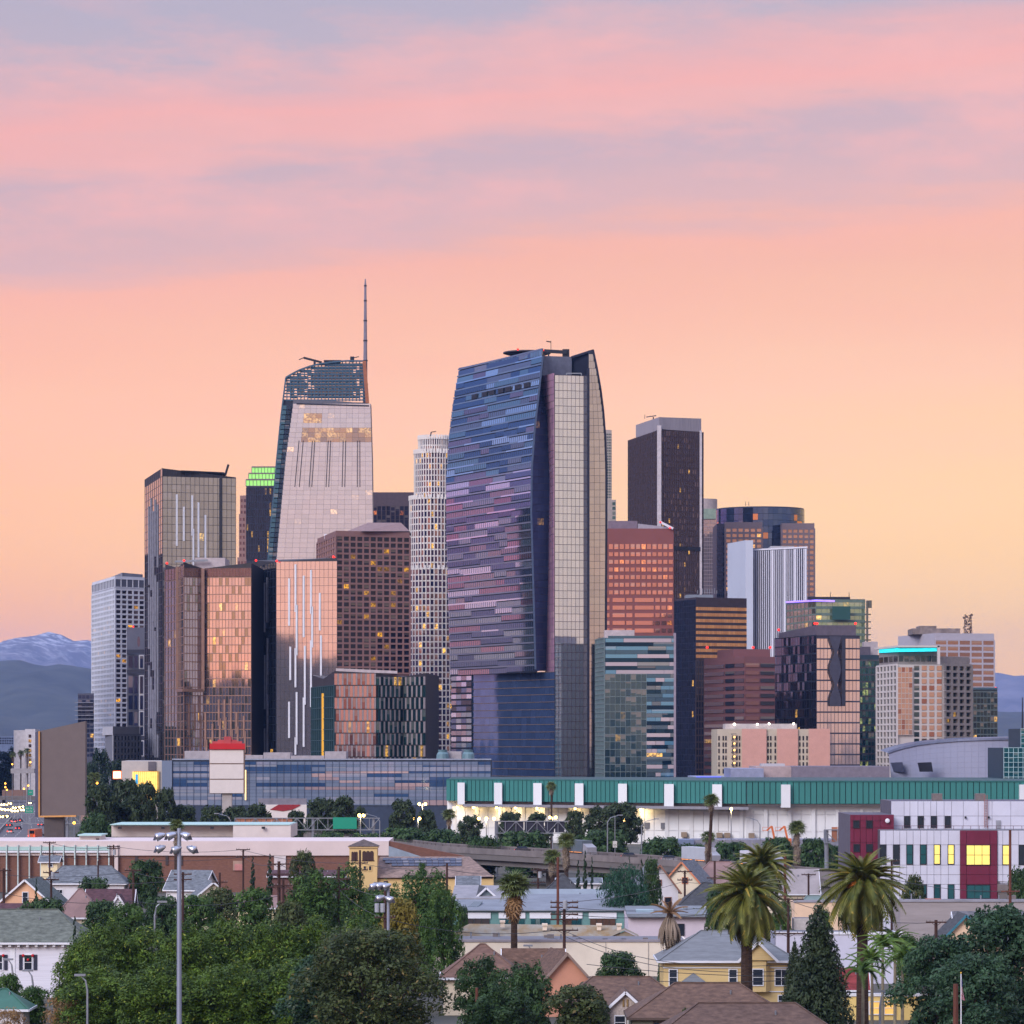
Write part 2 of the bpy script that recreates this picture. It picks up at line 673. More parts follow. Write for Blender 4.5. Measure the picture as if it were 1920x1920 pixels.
def snow_mat():
    m = M("mountain_scrub", (118, 110, 112), 0.95, var=0.25, scale=0.004)
    T = NT(m.node_tree)
    b = T.n["Principled BSDF"]
    src = b.inputs["Base Color"].links[0].from_socket
    geo = T.new("ShaderNodeNewGeometry")
    z = T.sep(geo.outputs["Position"])[2]
    n1 = T.noise(T.vmath("MULTIPLY", geo.outputs["Position"], (1, 1, 0.6)), 0.009, 6, 0.72)
    h = T.rng(z, 560, 980, 0, 0.8)
    f = T.math("MULTIPLY", T.rng(n1, 0.5, 0.58, 0, 1), h)
    T.put(b.inputs["Base Color"], T.mix(f, src, lin((235, 235, 240))))
    return m


gm = M("ground_earth", (92, 88, 82), 0.95, var=0.3, scale=0.03, col2=(60, 62, 52))
gr = MB()
gr.face([(-40000, -40000, 0), (40000, -40000, 0), (40000, 60000, 0), (-40000, 60000, 0)])
solo("ground", gr, gm, kind="structure")
terrain("snowy_mountain", [(-900, 1290), (-500, 1270), (-200, 1235), (-60, 1207), (0, 1198), (25, 1190), (55, 1183), (75, 1189), (90, 1191), (110, 1187), (135, 1194), (172, 1199), (260, 1225), (420, 1260), (900, 1290), (1500, 1280), (1780, 1262), (1862, 1253), (1890, 1259), (1925, 1262), (2200, 1255), (2700, 1300)], 17000, 26000, snow_mat(), 3.3, 170)
terrain("foothill", [(-900, 1290), (-400, 1262), (-100, 1250), (0, 1241), (30, 1238), (60, 1247), (85, 1251), (120, 1246), (165, 1256), (300, 1290), (700, 1330), (1300, 1330), (1800, 1330), (2600, 1300)], 9000, 13000, M("foothill_scrub", (70, 72, 60), 0.95, var=0.25, scale=0.006), 7.7, 60)
hz = MB().box(-16000, 16000, -1500, 32500, -6.5, 1080)
hzm = bpy.data.materials.new("haze_air")
hzm.use_nodes = True
_T = NT(hzm.node_tree)
_T.n.clear()
_v = _T.new("ShaderNodeVolumePrincipled")
_v.inputs["Color"].default_value = (0.27, 0.47, 1.0, 1)
_v.inputs["Density"].default_value = 0.000023
_v.inputs["Anisotropy"].default_value = 0.0
_o = _T.new("ShaderNodeOutputMaterial")
_T.l.new(_v.outputs[0], _o.inputs["Volume"])
solo("haze", hz, hzm, kind="stuff")

# ================================================================ TOWERS
CONC = M("pale_concrete", (176, 176, 182), 0.85, var=0.1, scale=0.05)
DARKM = M("dark_metal", (44, 46, 54), 0.5, metal=0.4, var=0.1)
ROOFG = M("roof_membrane", (120, 120, 126), 0.9, var=0.15, scale=0.1)
REDL = EMIT("beacon_red", (255, 40, 30), 2.0)
STEEL = M("galvanised_steel", (150, 156, 166), 0.45, metal=0.6, var=0.12, scale=1.0)


def back(A, B, C):
    return A + C - B


def beacon(T, x, y, D, r=0.5):
    T.part("beacon_light", MB().ball(P(x, y, D), r, 8, 5), REDL)


def mast(T, p, h, r=0.25, mat=None):
    T.part("mast", MB().tube([p, p + Z1 * h], [r, r * 0.5], 6), mat or DARKM)


def tower_white_grid():
    T = Thing("office_tower", "white concrete grid office tower with brown glass, tallest at the far left", "tower", Q(215, 2200))
    A, B, C = Q(173, 2290), Q(215.5, 2200), Q(292, 2225)
    D4 = back(A, B, C)
    zt = PZ(1080, 2200)
    body(T, [A, B, C, D4], 0, zt, M("white_precast", (206, 208, 216), 0.8, var=0.06, scale=0.05))
    wh = MATS["white_precast"]
    g = GLASS("brown_office_glass", (92, 60, 52), (58, 40, 40), metal=0.75, lit=0.13, litcol=(255, 176, 40), les=1.6, tilt=0.02)
    g2 = GLASS("grey_office_glass", (84, 88, 100), (56, 60, 74), metal=0.6, lit=0.08, litcol=(255, 190, 110), les=0.7)
    zb = PZ(1410, 2200)
    zc = PZ(1105, 2200)
    facade(T, B, C, zb, zc, 7, 33, g, wh, 0.22, 0.34, ft=0.7)
    facade(T, A, B, zb, zc, 15, 33, g2, wh, 0.42, 0.4, ft=0.5, single=False, name="narrow_window")
    facade(T, B, C, zc + 1.5, PZ(1085, 2200), 7, 1, M("louvre_grey", (92, 92, 104), 0.6), wh, 0.14, 0.1, name="louvre_panel")
    facade(T, A, B, zc + 1.5, PZ(1085, 2200), 15, 1, MATS["louvre_grey"], wh, 0.2, 0.1, name="louvre_panel", single=False)
    T.part("roof", MB().prism([A + Vector((9, 2, 0)), B + Vector((4, 6, 0)), C + Vector((-9, 5, 0)), D4 + Vector((-8, -8, 0))], zt, zt + 2.5), ROOFG)
    T.done()
    # low podium block at its foot
    T = Thing("office_block", "grey low office block with vertical piers below the white grid tower", "office block", Q(215, 1500))
    a, b, c = Q(197, 1540), Q(212, 1500), Q(262, 1530)
    st = M("grey_stone", (112, 114, 124), 0.85, var=0.1)
    body(T, [a, b, c, back(a, b, c)], 0, PZ(1378, 1500), st)
    T.part("sign_band", MB().prism([a + Vector((-1, -1, 0)), b + Vector((0, -1, 0)), c, back(a, b, c)], PZ(1378, 1500) + 0.02, PZ(1362, 1500)), CONC)
    facade(T, b, c, PZ(1425, 1500), PZ(1378, 1500), 8, 4, GLASS("navy_glass", (40, 46, 66), (26, 30, 44), metal=0.4), M("pier_grey", (150, 152, 160)), 0.4, 0.35, single=False)
    T.done()


def tower_stone_oval():
    T = Thing("granite_tower", "narrow dark granite tower with oval ornament and paired slot windows", "tower", Q(255, 1900))
    A, C = Q(238, 1900), Q(290, 1910)
    st = M("grey_granite", (118, 120, 132), 0.8, var=0.12, scale=0.06)
    zt = PZ(1176, 1900)
    body(T, [A, C, C + Vector((0, 40, 0)), A + Vector((0, 40, 0))], 0, zt, st)
    nv = GLASS("slot_glass", (44, 50, 84), (30, 34, 58), metal=0.5, tilt=0.02)
    dk = M("dark_granite", (38, 40, 56), 0.5, var=0.1)
    mb = MB()
    for y0, y1 in ((1218, 1226), (1256, 1263), (1380, 1386), (1420, 1428)):
        mb.box(A.x, C.x, A.y - 0.6, A.y - 0.1, PZ(y1, 1900), PZ(y0, 1900))
    T.part("dark_band", mb, dk)
    pts = [(260 + 2.6 * math.cos(t), 1203 + 10 * math.sin(t)) for t in np.linspace(0, 2 * math.pi, 13)[:-1]]
    mb = MB()
    mb.face([P(x, y, A.y - 0.5) for x, y in pts][::-1])
    T.part("oval_ornament", mb, M("oval_brown", (96, 70, 76)))
    for r, (ya, yb) in enumerate(((1230, 1252), (1268, 1300), (1304, 1330), (1335, 1360), (1363, 1378), (1390, 1416))):
        for xa, xb in ((241, 249), (252, 258), (262.5, 268)):
            if xa > 260:
                T.pane(P((xa + xb) / 2, (ya + yb) / 2, 1899.2), (1, 0, 0), Z1, PX(xb, 1900) - PX(xa, 1900) + 1.2, (yb - ya + 4) * 0.297, 0.5, CONC, "window_surround")
            T.pane(P((xa + xb) / 2, (ya + yb) / 2, 1898.8), (1, 0, 0), Z1, PX(xb, 1900) - PX(xa, 1900), (yb - ya) * 0.297, 0.5, nv)
    beacon(T, 250, 1175, 1900)
    T.done()


STREAK = M("white_fin", (214, 216, 224), 0.5, var=0.05)


def streaks(T, a, b, cols, ztop, zbot, rng, wid=0.55, seg=(14, 30), mat=None, off=0.35):
    """broken vertical fins set off from a glass wall, as on the condominium towers"""
    a, b = Vector((a[0], a[1], 0)), Vector((b[0], b[1], 0))
    d = b - a
    u = d.normalized()
    n = u.cross(Z1)
    for f in cols:
        z = ztop - rng.uniform(0, 14)
        side = 0
        while z > zbot + 6:
            h = min(rng.uniform(*seg), z - zbot)
            p = a + d * f + u * (0.5 * side) + n * off
            T.pane(p + Z1 * (z - h / 2), u, Z1, wid, h, 0.5, mat or STREAK, "white_fin")
            side = 1 - side
            z -= h + (rng.uniform(1.0, 10) if rng.random() < 0.6 else -3.0)


def tower_condo_tall():
    r = random.Random(3)
    T = Thing("condominium_tower", "tall glass condominium tower with folded roof and white vertical streaks", "tower", Q(305, 1500))
    A, B, C = Q(272, 1565), Q(305, 1500), Q(442, 1512)
    K = back(A, B, C)
    zA, zB, zC = PZ(900, 1565), PZ(878, 1500), PZ(895, 1512)
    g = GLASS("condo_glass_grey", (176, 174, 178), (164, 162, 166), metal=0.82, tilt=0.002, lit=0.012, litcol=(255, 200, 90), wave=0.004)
    gd = GLASS("condo_glass_shaded", (96, 92, 104), (74, 70, 86), metal=0.85, tilt=0.01, wave=0.01)  # darker copy of the front glass; the side's dimness is in the colour
    body(T, [A, B, C, K], 0, [zA, zB, zC, zC - 2], M("condo_core", (52, 50, 56), 0.6))
    mu = M("mullion_grey", (70, 68, 74), 0.5, metal=0.3)
    facade(T, B, C, 0, zB, 16, 44, g, mu, 0.07, 0.05, ft=0.2, ztop=(zB, zC))
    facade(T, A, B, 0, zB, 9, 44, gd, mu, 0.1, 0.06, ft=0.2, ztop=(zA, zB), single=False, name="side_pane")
    streaks(T, B, C, (0.19, 0.285, 0.4, 0.485, 0.58), PZ(912, 1500), PZ(1062, 1500), r, wid=0.7)
    streaks(T, A, B, (0.25, 0.38, 0.5, 0.62, 0.75), PZ(905, 1530), PZ(1420, 1530), r, wid=0.9, mat=M("shaded_fin", (150, 152, 166), 0.5))  # side fins: the white fin darkened in colour to read as shaded
    mb = MB().prism([B + Vector((8, 1, 0)), Q(420, 1512), Q(412, 1540), Q(330, 1540)], PZ(886, 1505), PZ(883, 1505))
    T.part("roof_canopy", mb, DARKM)
    p = P(422, 892, 1515)
    T.part("roof_crane", MB().tube([p, p + Vector((1.5, 0, 5))], 0.5, 6).bar(p, p + Vector((-1, 0, 1)), 1.5), DARKM)
    T.part("corner_slot", MB().obox(P(412.5, 1062, 1508.5), (0.9, 0, 0), (0, 1, 0), (0, 0, 39)), DARKM)
    T.done()


def tower_hotel_folded():
    r = random.Random(5)
    T = Thing("hotel_tower", "folded rose glass hotel tower with zigzag roof and copper frame lines", "tower", Q(344, 1440))
    pl = [Q(310, 1478), Q(333, 1462), Q(345, 1436), Q(381, 1441), Q(471, 1437)]
    ys = [1058, 1065, 1054, 1066, 1055]
    zt = [PZ(y, p.y) for y, p in zip(ys, pl)]
    bk = [Vector((pl[-1].x + 6, 1490, 0)), Vector((pl[0].x + 4, 1500, 0))]
    body(T, pl + bk, 0, zt + [zt[-1] - 3, zt[0] - 3], M("hotel_core", (46, 40, 44), 0.6))
    g = GLASS("rose_glass", (192, 186, 200), (176, 170, 184), metal=0.85, tilt=0.004, lit=0.02, wave=0.012, c=(140, 140, 138), cfrac=0.22)
    g2 = GLASS("rose_glass_teal", (110, 128, 132), (84, 104, 112), metal=0.85, tilt=0.015, lit=0.02, wave=0.016)
    fr = M("copper_frame", (150, 118, 104), 0.45, metal=0.5)
    zf = PZ(1082, 1436)
    for k, (nx, fw) in enumerate(((4, 0.14), (2, 0.1), (7, 0.1), (15, 0.1))):
        nzz = 29
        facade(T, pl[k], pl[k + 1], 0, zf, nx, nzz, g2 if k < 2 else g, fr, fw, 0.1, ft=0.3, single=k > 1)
        facade(T, pl[k], pl[k + 1], zf + 0.4, min(zt[k], zt[k + 1]), nx, 2, M("parapet_glass", (120, 92, 90), 0.25, metal=0.6), fr, fw * 0.7, 0.03, ft=0.3, name="parapet_panel")
    # big copper frame around the folded bay
    mb = MB()
    n = Vector((0, -1.0, 0))
    for p, q in ((P(333, 1063, 1460), P(333, 1295, 1460)), (P(333, 1295, 1460), P(345, 1294, 1434)), (P(345, 1294, 1434), P(381, 1295, 1440)), (P(381, 1295, 1440), P(381, 1066, 1440))):
        mb.bar(p + n, q + n, 1.3)
    T.part("bay_frame", mb, fr)
    # lower storeys: copper fins in broken lines
    streaks(T, pl[3], pl[4], (0.05, 0.2, 0.33, 0.45, 0.58, 0.7, 0.85), PZ(1298, 1436), 4, r, wid=0.8, seg=(9, 16), mat=fr)
    streaks(T, pl[2], pl[3], (0.25, 0.55, 0.8), PZ(1298, 1436), 4, r, wid=0.7, seg=(9, 16), mat=fr)
    T.part("plant_room", MB().box(PX(369, 1460), PX(425, 1460), 1452, 1475, zt[3] - 3, PZ(1046, 1452)), M("plant_white", (190, 178, 180), 0.8))
    p = P(350, 1053, 1450)
    T.part("roof_crane", MB().bar(p - Z1 * 4, p, 0.5).bar(p + Vector((-5, 0, 0)), p + Vector((9, 0, 0.6)), 0.8), STEEL)
    for x, y in ((313, 1056), (345, 1051)):
        beacon(T, x, y, 1435)
    T.done()


def tower_condo_wide():
    r = random.Random(9)
    T = Thing("condominium_tower", "glass condominium tower with near-black side and rose front striped by white fins", "tower", Q(518, 1440))
    A, B, C = Q(472, 1492), Q(518, 1440), Q(632, 1436)
    K = back(A, B, C)
    zA, zB, zC = PZ(1051, 1492), PZ(1053, 1440), PZ(1046, 1436)
    body(T, [A, B, C, K], 0, [zA, zB, zC, zC], M("condo_core", (52, 50, 56)))
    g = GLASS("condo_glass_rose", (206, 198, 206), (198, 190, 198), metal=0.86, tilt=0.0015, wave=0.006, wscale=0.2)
    gk = GLASS("condo_glass_navy_shaded", (58, 66, 88), (38, 46, 66), metal=0.8, tilt=0.01, lit=0.015)  # dark tint stands in for the dark neighbour this side mirrors
    mu = M("mullion_grey", (70, 68, 74))
    facade(T, B, C, 0, zB, 14, 32, g, mu, 0.05, 0.035, ft=0.2, ztop=(zB, zC))
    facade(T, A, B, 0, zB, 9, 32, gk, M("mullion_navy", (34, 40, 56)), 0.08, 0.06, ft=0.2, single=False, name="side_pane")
    streaks(T, B, C, (0.215, 0.32, 0.455, 0.575, 0.72), PZ(1056, 1440), PZ(1415, 1440), r, wid=0.75)
    streaks(T, A, B, (0.28, 0.36, 0.47, 0.56, 0.66), PZ(1056, 1460), PZ(1415, 1460), r, wid=0.8, mat=MATS["shaded_fin"])
    for x, y in ((480, 1051), (519, 1052), (625, 1044)):
        beacon(T, x, y, 1437)
    T.done()


def tower_checker():
    r = random.Random(2)
    T = Thing("hotel_block", "short checkered glass hotel block with white slab penthouse and rose panels", "hotel", Q(627, 1330))
    pl = [Q(585, 1385), Q(606, 1352), Q(627, 1330), Q(705, 1330), Q(755, 1338), Q(798, 1326)]
    zt = [PZ(y, p.y) for y, p in zip((1266, 1273, 1258, 1262, 1269, 1262), pl)]
    bk = [Vector((pl[-1].x + 4, 1380, 0)), Vector((pl[0].x + 12, 1400, 0))]
    body(T, pl + bk, 0, zt + [zt[-1], zt[0]], M("hotel_core", (46, 40, 44)))
    g = GLASS("checker_rose", (202, 164, 156), (186, 152, 146), metal=0.85, tilt=0.01, lit=0.03, wave=0.012, c=(150, 108, 100), cfrac=0.3)
    gt = GLASS("checker_teal", (52, 96, 100), (34, 66, 74), metal=0.8, tilt=0.015, lit=0.03)
    gp = M("checker_grey", (150, 140, 142), 0.5, metal=0.2)
    gn = GLASS("checker_navy", (40, 66, 72), (26, 44, 54), metal=0.7, tilt=0.01)
    fr = M("mullion_grey", (70, 68, 74))
    nz = 12
    z1 = PZ(1285, 1330)
    for k, nx, pick in ((2, 9, g), (3, 6, gt), (4, 5, gt)):
        a, b = pl[k], pl[k + 1]
        d = (b - a)
        u = d.normalized()
        n = u.cross(Z1)
        cw, ch = d.length / nx, z1 / nz
        for j in range(nz + 1):
            h = ch if j < nz else min(zt[k], zt[k + 1]) - z1
            for i in range(nx):
                sh = 0.36 if j % 2 else 0.0
                for w, m, nm in ((0.62, pick, "window_pane"), (0.34, gp, "metal_panel")):
                    c0 = a + u * cw * (i + sh + (0.31 if nm == "window_pane" else 0.81))
                    if (c0 - a).length + w * cw / 2 > d.length + 0.1:
                        continue
                    T.pane(c0 + Z1 * (j * ch + h / 2) + n * 0.1, u, Z1, cw * w, h * 0.92, 0.25 if nm == "window_pane" else 0.4, m, nm)
    for k in (0, 1):
        facade(T, pl[k], pl[k + 1], 0, z1, 6, 13, gn, M("mullion_teal", (44, 74, 80)), 0.14, 0.08, single=False, name="side_pane")
    T.part("lit_slot", MB().bar(P(606, 1300, 1350.5), P(606, 1425, 1350.5), 1.2), EMIT("slot_glow", (230, 170, 50), 0.3))
    mb = MB()
    mb.prism([Q(630, 1334), Q(745, 1334), Q(745, 1350), Q(640, 1350)], [PZ(1259, 1334), PZ(1263, 1334), PZ(1263, 1334), PZ(1259, 1334)], [PZ(1253, 1334), PZ(1258, 1334), PZ(1258, 1334), PZ(1253, 1334)])
    T.part("penthouse_slab", mb, M("plant_white", (190, 178, 180)))
    T.done()


def tower_green_crown():
    T = Thing("office_tower", "brown stepped office tower with glowing green crown beside the sail-topped skyscraper", "tower", Q(480, 2300))
    st = M("rose_granite", (150, 118, 112), 0.7, var=0.08)
    g = GLASS("dark_blue_glass", (48, 52, 72), (32, 36, 52), metal=0.6, lit=0.06, les=0.9)
    D = 2300
    for (xl, xr, yt, dd) in ((445, 560, 1045, 0), (448, 556, 962, 10), (450, 552, 925, 20)):
        z0, z1 = 0, PZ(yt, D)
        A, C = Q(xl, D + dd), Q(xr, D + dd)
        body(T, [A, C, C + Vector((-4, 40, 0)), A + Vector((4, 40, 0))], z0, z1, st)
        zz0 = PZ(1075, D) if yt > 1000 else PZ({962: 1045, 925: 962}[yt], D)
        facade(T, A, Q(xl + 18, D + dd), zz0, z1 - 1.5, 3, max(2, int((z1 - zz0) / 4.2)), GLASS("side_rose_glass", (128, 92, 92), (96, 70, 74), metal=0.5), None, 0.4, 0.5, single=False, name="strip_window")
    bx = Q(462, D - 6)
    A, C = bx, Q(556, D - 6)
    body(T, [A, C, C + Vector((0, 40, 0)), A + Vector((0, 40, 0))], 0, PZ(913, D), M("dark_shaft", (40, 42, 58), 0.5))
    facade(T, A, C, PZ(1050, D), PZ(913, D) - 1, 22, 10, g, M("mullion_navy", (34, 40, 56)), 0.3, 0.12, single=False)
    gl = EMIT("crown_green", (150, 222, 110), 0.5)
    wm = M("crown_stone", (124, 112, 112))
    for k, (x0, y0, y1) in enumerate(((461, 912, 901), (466, 898, 888), (472, 886, 875))):
        A, C = Q(x0, D - 4 + 5 * k), Q(556, D - 4 + 5 * k)
        body(T, [A, C, C + Vector((0, 30, 0)), A + Vector((0, 30, 0))], PZ(y0 + 1, D), PZ(y1 - 2, D), wm)
        facade(T, A, C, PZ(y0, D), PZ(y1, D), 14, 1, gl, wm, 0.12, 0.08, name="lit_crown_panel")
    T.done()


def tower_sail():
    r = random.Random(21)
    T = Thing("skyscraper", "tallest skyscraper with sail-shaped glass crown and needle spire", "tower", Q(610, 2150))
    D = 2150.0
    # rear volume with the sail
    le = [(502, 1060), (506, 1000), (512, 940), (519, 860), (527, 780), (536, 708)]
    rp = [(688, 755), (684, 690), (681, 678)]
    dk = M("sail_core", (30, 40, 54), 0.5)
    mb = MB()
    outline = [(500, 1395)] + le + [(552, 698), (570, 690), (590, 684), (612, 680), (640, 677), (664, 676), (683, 677), (688, 755), (688, 1395)]
    lower = [(500, 1395)] + le[:5] + [(531, 750), (688, 755), (688, 1395)]
    fr = [P(x, y, D + 14) for x, y in lower]
    bk = [p + Vector((-2 if p.x < -80 else 0, 38, 0)) for p in fr]
    n = len(fr)
    mb.face(fr[::-1] if False else fr[::-1])
    mb.face(bk)
    for i in range(n):
        j = (i + 1) % n
        mb.face([fr[i], fr[j], bk[j], bk[i]])
    T.part("wall", mb, dk)
    # sail: steel lattice with glass, open to the sky behind
    sg = GLASS("sail_glass", (72, 112, 130), (52, 92, 114), metal=0.45, tilt=0.01)
    lat = MB()
    def top(x):
        xs = [536, 552, 570, 590, 612, 640, 664, 683]
        ys = [708, 698, 690, 684, 680, 677, 676, 677]
        return float(np.interp(x, xs, ys))
    def left(y):
        return float(np.interp(y, [677, 708, 750], [600, 537, 531.5]))
    for y in np.arange(684, 752, 6.0):
        xl = left(y) if y > 708 else float(np.interp(-y, [-708, -698, -690, -684, -680], [537, 552, 570, 590, 612]))
        for dd in (14, 30):
            lat.bar(P(xl, y, D + dd), P(686, y, D + dd), 0.75)
    for x in np.arange(538, 688, 6.5):
        for dd in (14, 30):
            lat.bar(P(x, 752, D + dd), P(x, top(x), D + dd), 0.6)
    for x in np.arange(540, 676, 13):
        for y in np.arange(700, 745, 12):
            if y > top(x) + 2:
                lat.bar(P(x, y, D + 30), P(x + 13, max(y + 10, top(x + 13)), D + 30), 0.4)
    T.part("sail_frame", lat, M("sail_steel", (62, 92, 112), 0.5))
    for i, x in enumerate(np.arange(538, 682, 6.5)):
        for y in np.arange(684, 750, 6.0):
            if y - 3 > top(x + 3) and x > left(min(750, y)):
                solid = r.random() < 0.66 + 0.95 * math.exp(-((x - 624) / 34) ** 4) + (0.5 if x < 575 and 715 < y < 730 else 0)
                if solid:
                    T.pane(P(x + 3.25, y, D + 18), (1, 0, 0), Z1, 2.0, 1.9, 0.2, sg, "sail_pane")
    T.part("sail_edge", MB().bar(P(683, 677, D + 12), P(689, 756, D + 12), 2.2), M("sail_orange", (170, 110, 80), 0.4, metal=0.5))
    curve = [P(x, top(x), D + 13) for x in (536, 545, 560, 580, 600, 625, 650, 683)]
    eb = MB()
    for a, b in zip(curve, curve[1:]):
        eb.bar(a, b, 1.0)
    for a, b in zip(le, le[1:]):
        eb.bar(P(a[0], a[1], D + 13), P(b[0], b[1], D + 13), 0.9)
    T.part("sail_rim", eb, MATS["sail_steel"])
    # left glazed flank between the two volumes
    fl = GLASS("flank_glass", (70, 92, 116), (40, 56, 78), metal=0.8, tilt=0.02)
    for j, y in enumerate(np.arange(764, 1056, 9.2)):
        xl = float(np.interp(y, [p[1] for p in le[::-1]], [p[0] for p in le[::-1]]))
        xr = float(np.interp(y, [752, 1060], [549, 519]))
        for k in range(2):
            xa = xl + (xr - xl) * (0.02 + 0.46 * k)
            xb = xl + (xr - xl) * (0.44 + 0.46 * k)
            a, b = P(xa, y, D + 12), P(xb, y, D + 12)
            T.pane((a + b) / 2, (1, 0, 0), Z1, (b - a).length, 7.6 * D / FPX, 0.5, fl if k else sg, "flank_pane")
    # front curtain wall, widening downwards
    ft = M("front_core", (96, 96, 104), 0.5)
    q = [P(516, 1070, D), P(700, 1070, D), P(700, 1000, D), P(698, 860, D), P(695, 757, D), P(625, 751, D), P(550, 750, D), P(535, 860, D), P(521, 1010, D)]
    mb = MB()
    bk = [p + Vector((0, 12, 0)) for p in q]
    base = [Vector((q[0].x, D, 0)), Vector((q[1].x, D, 0))]
    mb.face(q)
    mb.face(bk[::-1])
    for i in range(len(q)):
        j = (i + 1) % len(q)
        mb.face([q[j], q[i], bk[i], bk[j]])
    mb.obox(Vector((q[0].x, D, 0)), (q[1].x - q[0].x, 0, 0), (0, 12, 0), (0, 0, q[0].z))
    T.part("front_wall", mb, ft)
    cg = GLASS("curtain_silver", (214, 222, 240), (204, 212, 230), metal=0.88, tilt=0.002, lit=0.02, litcol=(255, 190, 110), les=0.7, wave=0.01, wscale=0.06)
    cl = GLASS("curtain_lit", (196, 170, 150), (160, 150, 150), metal=0.75, tilt=0.006, lit=0.4, litcol=(255, 200, 120), les=0.6)
    xs_l = lambda y: float(np.interp(y, [750, 860, 1010, 1070], [551, 536, 522, 517]))
    xs_r = lambda y: float(np.interp(y, [757, 860, 1000, 1070], [694.5, 697.5, 699.5, 699.5]))
    rows = np.arange(757, 1052, 9.0)
    mull = MB()
    for y in rows:
        xl, xr = xs_l(y + 4.5), xs_r(y + 4.5)
        lit = 812 < y < 850 or (y < 800 and y > 770)
        for k in range(13):
            xa, xb = xl + (xr - xl) * k / 13, xl + (xr - xl) * (k + 1) / 13
            m = cl if (800 < y < 828 and k > 1) or (y < 790 and y > 770 and k in (2, 3, 4)) else cg
            a, b = P(xa, y + 4.5, D - 0.2), P(xb, y + 4.5, D - 0.2)
            T.pane((a + b) / 2, (1, 0, 0), Z1, (b - a).length * 0.98, 8.75 * D / FPX, 0.3, m)
    for f in (0.13, 0.29, 0.32, 0.48, 0.51, 0.66, 0.69, 0.83, 0.86, 0.18):
        mull.bar(P(xs_l(828) + (xs_r(828) - xs_l(828)) * f, 826, D - 0.6), P(xs_l(913) + (xs_r(913) - xs_l(913)) * f, 913, D - 0.6), 0.45)
    T.part("dark_reveal", mull, DARKM)
    T.part("top_reveal", MB().bar(P(556, 757, D - 0.7), P(692, 761, D - 0.7), 0.8), DARKM)
    # spire and roof gear
    sp = P(685, 757, D + 20)
    tip = PZ(523, D + 20)
    h = tip - sp.z
    T.part("spire", MB().tube([sp, sp + Z1 * h * 0.35, sp + Z1 * h * 0.7, sp + Z1 * h * 0.94, sp + Z1 * h], [1.5, 1.25, 0.95, 0.7, 0.35], 10), M("spire_metal", (140, 136, 150), 0.4, metal=0.5))
    rb = MB()
    for f in (0.15, 0.34, 0.5, 0.66, 0.82, 0.94):
        rb.tube([sp + Z1 * h * f, sp + Z1 * (h * f + 0.8)], 1.9 - f, 10)
    T.part("spire_collar", rb, DARKM)
    a = P(590, 684, D + 20)
    T.part("roof_crane", MB().bar(a, a + Z1 * 3, 1.4).bar(a + Vector((4.5, 0, 1.5)), a + Vector((-7, 0, 4.5)), 1.3).bar(a + Vector((-7, 0, 4.5)), a + Vector((-10, 0, 3.2)), 0.5), DARKM)
    a = P(661, 676, D + 20)
    T.part("roof_hoist", MB().box(a.x - 1.5, a.x + 1, a.y, a.y + 2, a.z - 1, a.z + 2.6).bar(a + Vector((0, 0, 1.5)), a + Vector((4, 0, 2.5)), 0.5), DARKM)
    T.part("helipad", MB().prism([Q(607, D + 16), Q(640, D + 16), Q(636, D + 40), Q(615, D + 40)], PZ(678, D + 16), PZ(675, D + 16)), DARKM)
    T.done()


def tower_dark_slab():
    T = Thing("office_slab", "dark brown slab tower between the sail skyscraper and the white round tower", "tower", Q(738, 2700))
    A, C = Q(690, 2700), Q(800, 2700)
    body(T, [A, C, C + Vector((0, 40, 0)), A + Vector((0, 40, 0))], 0, PZ(923, 2700), M("bronze_panel", (78, 64, 68), 0.5, metal=0.2))
    facade(T, A, C, PZ(1000, 2700), PZ(949, 2700), 13, 6, GLASS("bronze_glass", (60, 50, 60), (44, 38, 48), metal=0.5, lit=0.05, litcol=(255, 140, 70)), M("bronze_fin", (70, 54, 54)), 0.22, 0.05)
    T.done()


def tower_brown_grid():
    T = Thing("office_tower", "brown stone tower with regular grid of black windows and chamfered roof", "tower", Q(630, 1900))
    A, B, C = Q(595, 1975), Q(630, 1900), Q(768, 1915)
    zB = PZ(995, 1900)
    st = M("brown_stone", (132, 98, 92), 0.75, var=0.07, scale=0.05)
    body(T, [A, B, C, back(A, B, C)], 0, zB, st)
    g = GLASS("black_window", (44, 32, 36), (26, 20, 26), metal=0.4, lit=0.07, litcol=(255, 180, 40), les=1.0, tilt=0.02)
    facade(T, B, C, PZ(1262, 1900), PZ(1004, 1900), 11, 23, g, st, 0.24, 0.3, ft=0.7)
    facade(T, A, B, PZ(1262, 1900), PZ(1004, 1900), 8, 23, GLASS("side_rose_glass", (128, 92, 92), (96, 70, 74)), st, 0.3, 0.34, ft=0.5, single=False, name="side_window")
    mb = MB()
    a, b = P(648, 996, 1903), P(768, 996, 1915)
    e, f = P(690, 980, 1925), P(752, 980, 1925)
    g0, g1 = a + Vector((0, 40, 0)), b + Vector((0, 40, 0))
    mb.face([P(680, 996, 1902), b, f, e])
    mb.face([P(680, 996, 1902), e, P(650, 996, 1930)])
    mb.face([e, f, g1, g0])
    mb.face([f, b, g1])
    mb.face([P(650, 996, 1930), e, g0])
    T.part("chamfered_roof", mb, M("roof_brown", (140, 112, 106), 0.6))
    T.part("roof_sign", MB().box(PX(609, 1950), PX(613, 1950), 1945, 1947, PZ(1012, 1950), PZ(1002, 1950)), M("sign_white", (225, 225, 235)))
    beacon(T, 627, 1045, 1898)
    T.done()


